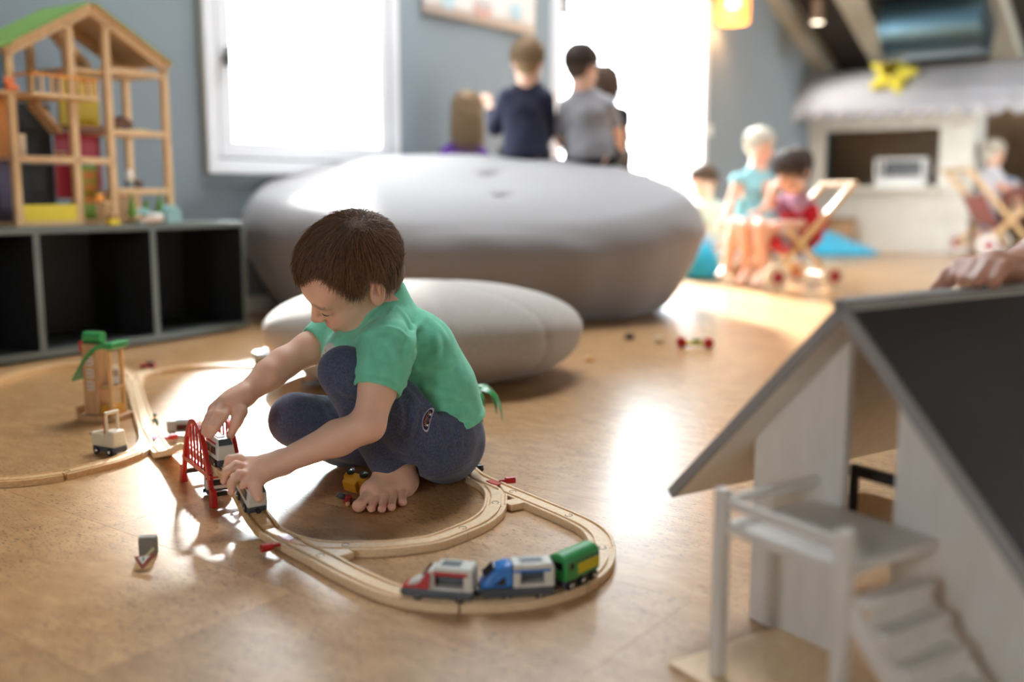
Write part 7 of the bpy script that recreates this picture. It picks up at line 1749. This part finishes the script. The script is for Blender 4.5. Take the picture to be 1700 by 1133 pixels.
# spotlights on the beams, one in view, two unseen ones added to brighten the play shop
c = on_roof(1358, 18, 0.12)
for i, (pos, lb) in enumerate(((AB(c[0], c[1], c[2]), 'small pale spotlight on the dark sloping ceiling between the lamp and duct'), (AB(5.3, 3.9, roof_z(5.3) - 0.2), 'added pale ceiling spotlight out of view to the right of the duct'), (AB(5.3, 5.0, roof_z(5.3) - 0.2), 'added pale ceiling spotlight out of view at the far end of the beam row'))):
    t = thing('ceiling_spotlight', lb, 'spotlight', pos, 0, 'ceiling spotlights')
    MB().cyl((0, 0, -0.10), (0, 0, 0.10), 0.055, 20).build('housing', mat('pale_lamp_metal', (176, 158, 142), 0.5), t, smooth='auto'); MB().cyl((0, 0, 0.10), (0, 0, 0.20), 0.012, 10).build('stem', M_STEEL, t); MB().lathe([(0.05, -0.103), (0.01, -0.108)], 20).build('lens', mat('lit_lens', (255, 244, 224), 0.4, emit=((255, 240, 215), 3.0)), t)
    l = bpy.data.lights.new('spotlight_beam', 'SPOT'); l.energy = 34 if i else 16; l.spot_size = 1.5; l.spot_blend = 0.8; l.shadow_soft_size = 0.05; l.color = (1.0, 0.95, 0.87); lo_ = bpy.data.objects.new('spotlight_beam', l); COL.objects.link(lo_)
    lo_.parent = t; lo_.location = (0, 0, -0.13); tgt = AB(KA + 0.0, kb(1480, 300)[0], 0.55); lo_.rotation_euler = (Vector(pos) - tgt).to_track_quat('Z', 'Y').to_euler()
# ------------------------------------------------------------------ white doll's house in the right foreground
FH_D = Vector((math.sin(math.radians(57)), math.cos(math.radians(57)), 0)); FH_N = Vector((-FH_D.y, FH_D.x, 0))     # ridge runs along D; N points to the left eave
ap = PY(1402, 502, 1.05)
fh_rz = math.atan2(FH_D.y, FH_D.x)
fh = thing('toy_house', 'white wooden toy house with a dark roof, balcony and stairs in the right foreground', 'doll house', (ap.x, ap.y, 0), fh_rz)   # local x = into the house along the ridge, y = to the left eave
M_FHW = wood('white_stained_board', (224, 217, 210), (216, 208, 200), axis=(4, 4, 0.8), scale=12, rough=0.6)
M_FHD = mat('dark_roof_board', (46, 41, 40), 0.6, var=0.06, vscale=20); M_FHE = mat('grey_board_edge', (150, 146, 144), 0.6)
HZ = ap.z; RW, RDROP, RL, TH = 0.262, 0.272, 0.62, 0.012
for s in (1, -1):
    d = Vector((0, s * RW, -RDROP)).normalized(); n = Vector((0, s * RDROP, RW)).normalized(); L_ = math.hypot(RW, RDROP)
    R = Matrix(((1, 0, 0, 0), (0, d.y, n.y, 0), (0, d.z, n.z, HZ), (0, 0, 0, 1)))
    rp_ = MB().bb(0, RL, 0.0 if s > 0 else 0.0, L_, -TH, -0.003, R).build('roof_board', M_FHW, fh)
    MB().bb(0.0, RL, 0.0, L_, -0.003, 0.0, R).build('roof_covering', M_FHD, rp_)
    MB().bb(-0.006, 0.0, 0.0, L_, -TH, 0.001, R).build('roof_edge', M_FHE, rp_)
MB().bb(-0.006, RL, -0.010, 0.010, HZ - 0.006, HZ + 0.004).build('ridge_strip', M_FHE, fh)
def under(y): return HZ - TH * 1.45 - abs(y) * RDROP / RW
GX = 0.05                                      # gable wall set back under the roof
def wall_poly(name, ys, x, zb=0.0, th=0.012, m=M_FHW):
    poly = [(ys[0], zb)] + [(ys[-1], zb)] + [(y, under(y)) for y in ys[::-1]]
    return MB().prism(poly, th, Matrix(((0, 0, 1, x), (1, 0, 0, 0), (0, 1, 0, 0), (0, 0, 0, 1)))).build(name, m, fh, bevel=0.001)
wall_poly('gable_wall', [0.030, 0.06, 0.10, 0.165], GX)
wall_poly('gable_wall', [-0.225, -0.15, -0.10, -0.038], GX)
wall_poly('cross_beam', [-0.10, -0.05, 0.0, 0.05, 0.10], GX + 0.22, zb=HZ - 0.125)
MB().bb(GX + 0.012, RL - 0.03, -0.225, -0.215, 0.006, under(0.220)).build('side_wall', M_FHW, fh)
wall_poly('gable_wall', [-0.225, -0.15, -0.06], RL - 0.05)
zf = 0.135
MB().bb(GX + 0.012, GX + 0.20, -0.21, 0.15, zf - 0.006, zf + 0.004).build('upper_floor', M_BEECH, fh)
MB().bb(GX + 0.10, GX + 0.112, -0.10, 0.10, 0.190, 0.203).build('inner_rail', M_FHD, fh)
for y in (-0.095, 0.095): MB().bb(GX + 0.102, GX + 0.110, y - 0.004, y + 0.004, zf, 0.192).build('rail_post', M_FHD, fh)
# balcony: deck on two posts with a rail
y0, y1 = -0.095, 0.068; xf = -0.100; zf = 0.182
MB().bb(xf, GX, y0, y1, zf - 0.010, zf + 0.002).build('balcony_deck', M_FHW, fh, bevel=0.001)
for y in (y0, y1): MB().bb(xf - 0.008, xf + 0.006, y - 0.007, y + 0.007, 0.006, 0.222).build('post', M_FHW, fh, bevel=0.001)
MB().bb(xf - 0.004, xf + 0.003, y0, y1, 0.202, 0.213).build('balcony_rail', M_FHW, fh, bevel=0.001)
MB().bb(xf, GX, y1 - 0.006, y1 + 0.002, 0.202, 0.213).build('balcony_rail', M_FHW, fh, bevel=0.001)
# stairs going down towards the camera in front of the gable
n = 6
for k in range(n):
    y = y0 - 0.006 - k * 0.021; z = zf - 0.026 - k * 0.026
    MB().bb(-0.092, 0.005, y - 0.021, y, z - 0.010, z).build('stair_step', M_FHW, fh, bevel=0.001)
    MB().bb(-0.088, 0.001, y - 0.021, y - 0.017, z - 0.026, z - 0.010).build('stair_riser', M_FHW, fh)
for x in (-0.094, 0.006): MB().bar((x, y0 - 0.002, zf - 0.04), (x, y0 - 0.006 - n * 0.021, 0.012), 0.005, 0.022).build('stair_stringer', M_FHW, fh)
MB().bb(-0.128, RL - 0.03, -0.24, 0.119, 0.0, 0.006).build('base_board', M_BEECH, fh, bevel=0.001)
# ------------------------------------------------------------------ the person at the right edge whose hand rests on the roof ridge
rd = lambda s, z=0.0: Vector((ap.x, ap.y, HZ + z)) + FH_D * s
hand = rd(0.235, 0.030); wrist = PY(1690, 448, 1.30); elbow = Vector((1.02, 1.40, 0.66)); shd = Vector((1.22, 1.62, 0.80))
SK2 = skin_mat('tanned_skin', (196, 140, 116), (176, 96, 84))
pelv = Vector((1.34, 1.92, 0.26)); chest = Vector((1.32, 1.72, 0.62)); nk_ = Vector((1.28, 1.66, 0.84))
HP = Frame(Vector((1.24, 1.62, 0.99)), (-0.9, -0.4), 0.35, 0.0, 1.15)
lo = (0.45, 1.05, 0.0); F = Field((0.50, 1.10, -0.01), (1.72, 2.30, 1.18), 0.0048)
sculpt_head(F, HP, fine=False)
F.chain([HP(-0.02, 0, -0.03), nk_], [0.052, 0.052], 0.02); F.chain([nk_, chest, pelv], [0.05, 0.09, 0.095], 0.04, sq=((0.5, -0.86, 0), 0.7))
shr = Vector((1.42, 1.84, 0.79)); F.chain([chest, shr, Vector((1.46, 1.62, 0.56)), Vector((1.38, 1.42, 0.42))], [0.06, 0.052, 0.042, 0.028], 0.02)
F.chain([chest, shd, elbow], [0.06, 0.052, 0.042], 0.02); F.chain([elbow, elbow.lerp(wrist, 0.35), wrist], [0.042, 0.042, 0.027], 0.02)
for hp, kn, an in ((Vector((1.26, 1.86, 0.22)), Vector((1.14, 1.55, 0.36)), Vector((1.20, 1.80, 0.08))), (Vector((1.42, 1.98, 0.22)), Vector((1.42, 1.62, 0.36)), Vector((1.44, 1.90, 0.08)))):
    F.chain([pelv, hp, kn], [0.09, 0.085, 0.058], 0.02); F.chain([kn, kn.lerp(an, 0.3), an], [0.056, 0.058, 0.036], 0.015); F.cone(an, an + Vector((-0.06, -0.12, -0.05)), 0.036, 0.024, 0.015); F.cone(an, an + Vector((0, 0, -0.04)), 0.036, 0.032, 0.01)
pm = hand.lerp(wrist, 0.38); F.chain([wrist, pm], [0.027, 0.028], 0.02, sq=((0, 0, 1), 1.35))
hd_ = (hand - wrist); hd_.z = 0; hd_.normalize(); sd_ = Vector((hd_.y, -hd_.x, 0))
for i in range(4):
    o = sd_ * (i - 1.5) * 0.017; L_ = (0.066, 0.076, 0.070, 0.052)[i]; a = pm + o + hd_ * 0.012; b = a + hd_ * L_ * 0.5 + Vector((0, 0, 0.004)); c = a + hd_ * L_ - Vector((0, 0, 0.012))
    F.chain([a, b, c], [0.0105, 0.0098, 0.0082], 0.004)
F.chain([wrist.lerp(pm, 0.5) + sd_ * 0.015, pm + sd_ * 0.048 - Vector((0, 0, 0.012)), pm + sd_ * 0.066 + hd_ * 0.015 - Vector((0, 0, 0.036))], [0.015, 0.0115, 0.0088], 0.008)
bs2 = (1.32, 1.75, 0.0)
pp = F.build('person', SK2, base=bs2, colour=face_tint(HP)); tag(pp, 'person at the right edge resting a hand on the dark roof ridge', 'person')
S = Field((0.95, 1.30, 0.1), (1.72, 2.20, 0.95), 0.007)
S.chain([nk_ + Vector((0, 0, -0.05)), chest, pelv], [0.06, 0.105, 0.11], 0.04, sq=((0.5, -0.86, 0), 0.68)); S.chain([chest, shd, shd.lerp(elbow, 0.6)], [0.07, 0.064, 0.054], 0.03); S.chain([chest, shr, Vector((1.45, 1.70, 0.64))], [0.07, 0.064, 0.054], 0.03)
S.build('shirt', M_OAT, pp, base=bs2, smooth=2)
S = Field((0.95, 1.35, 0.0), (1.72, 2.25, 0.5), 0.007); S.ell(pelv, (0.13, 0.12, 0.11), None, 0.03)
for hp, kn, an in ((Vector((1.26, 1.86, 0.22)), Vector((1.14, 1.55, 0.36)), Vector((1.20, 1.80, 0.08))), (Vector((1.42, 1.98, 0.22)), Vector((1.42, 1.62, 0.36)), Vector((1.44, 1.90, 0.08)))):
    S.chain([hp, kn], [0.097, 0.070], 0.02); S.chain([kn, kn.lerp(an, 0.8)], [0.068, 0.052], 0.015)
S.build('trousers', M_JEAN, pp, base=bs2, smooth=2)
hr = lambda d: np.where(d[:, 2] > np.interp(np.arctan2(np.abs(d[:, 1]), d[:, 0]), [0, 0.9, 1.4, 2.2, 3.14], [0.4, 0.2, -0.5, -0.9, -0.9]), 0.05, 0)
cap_field(HP, lambda D: (np.interp(np.arctan2(np.abs(D[:, 1]), D[:, 0]), [0, 0.9, 1.4, 2.2, 3.14], [0.4, 0.2, -0.5, -1.3, -1.3]) - D[:, 2]) * 0.06, 0.006, 0.009).build('hair', H_DARK, pp, base=bs2, smooth=2, colour=lambda v: np.tile(np.array([[0.4, 0.4, 0.4, 1]]), (len(v), 1)))
hair_object('hair_locks', strands(HP, 900, 5, SHORT, hr, 0.0014, 5, 0.012, 0.004, fall=0.02), H_DARK, pp, bs2)
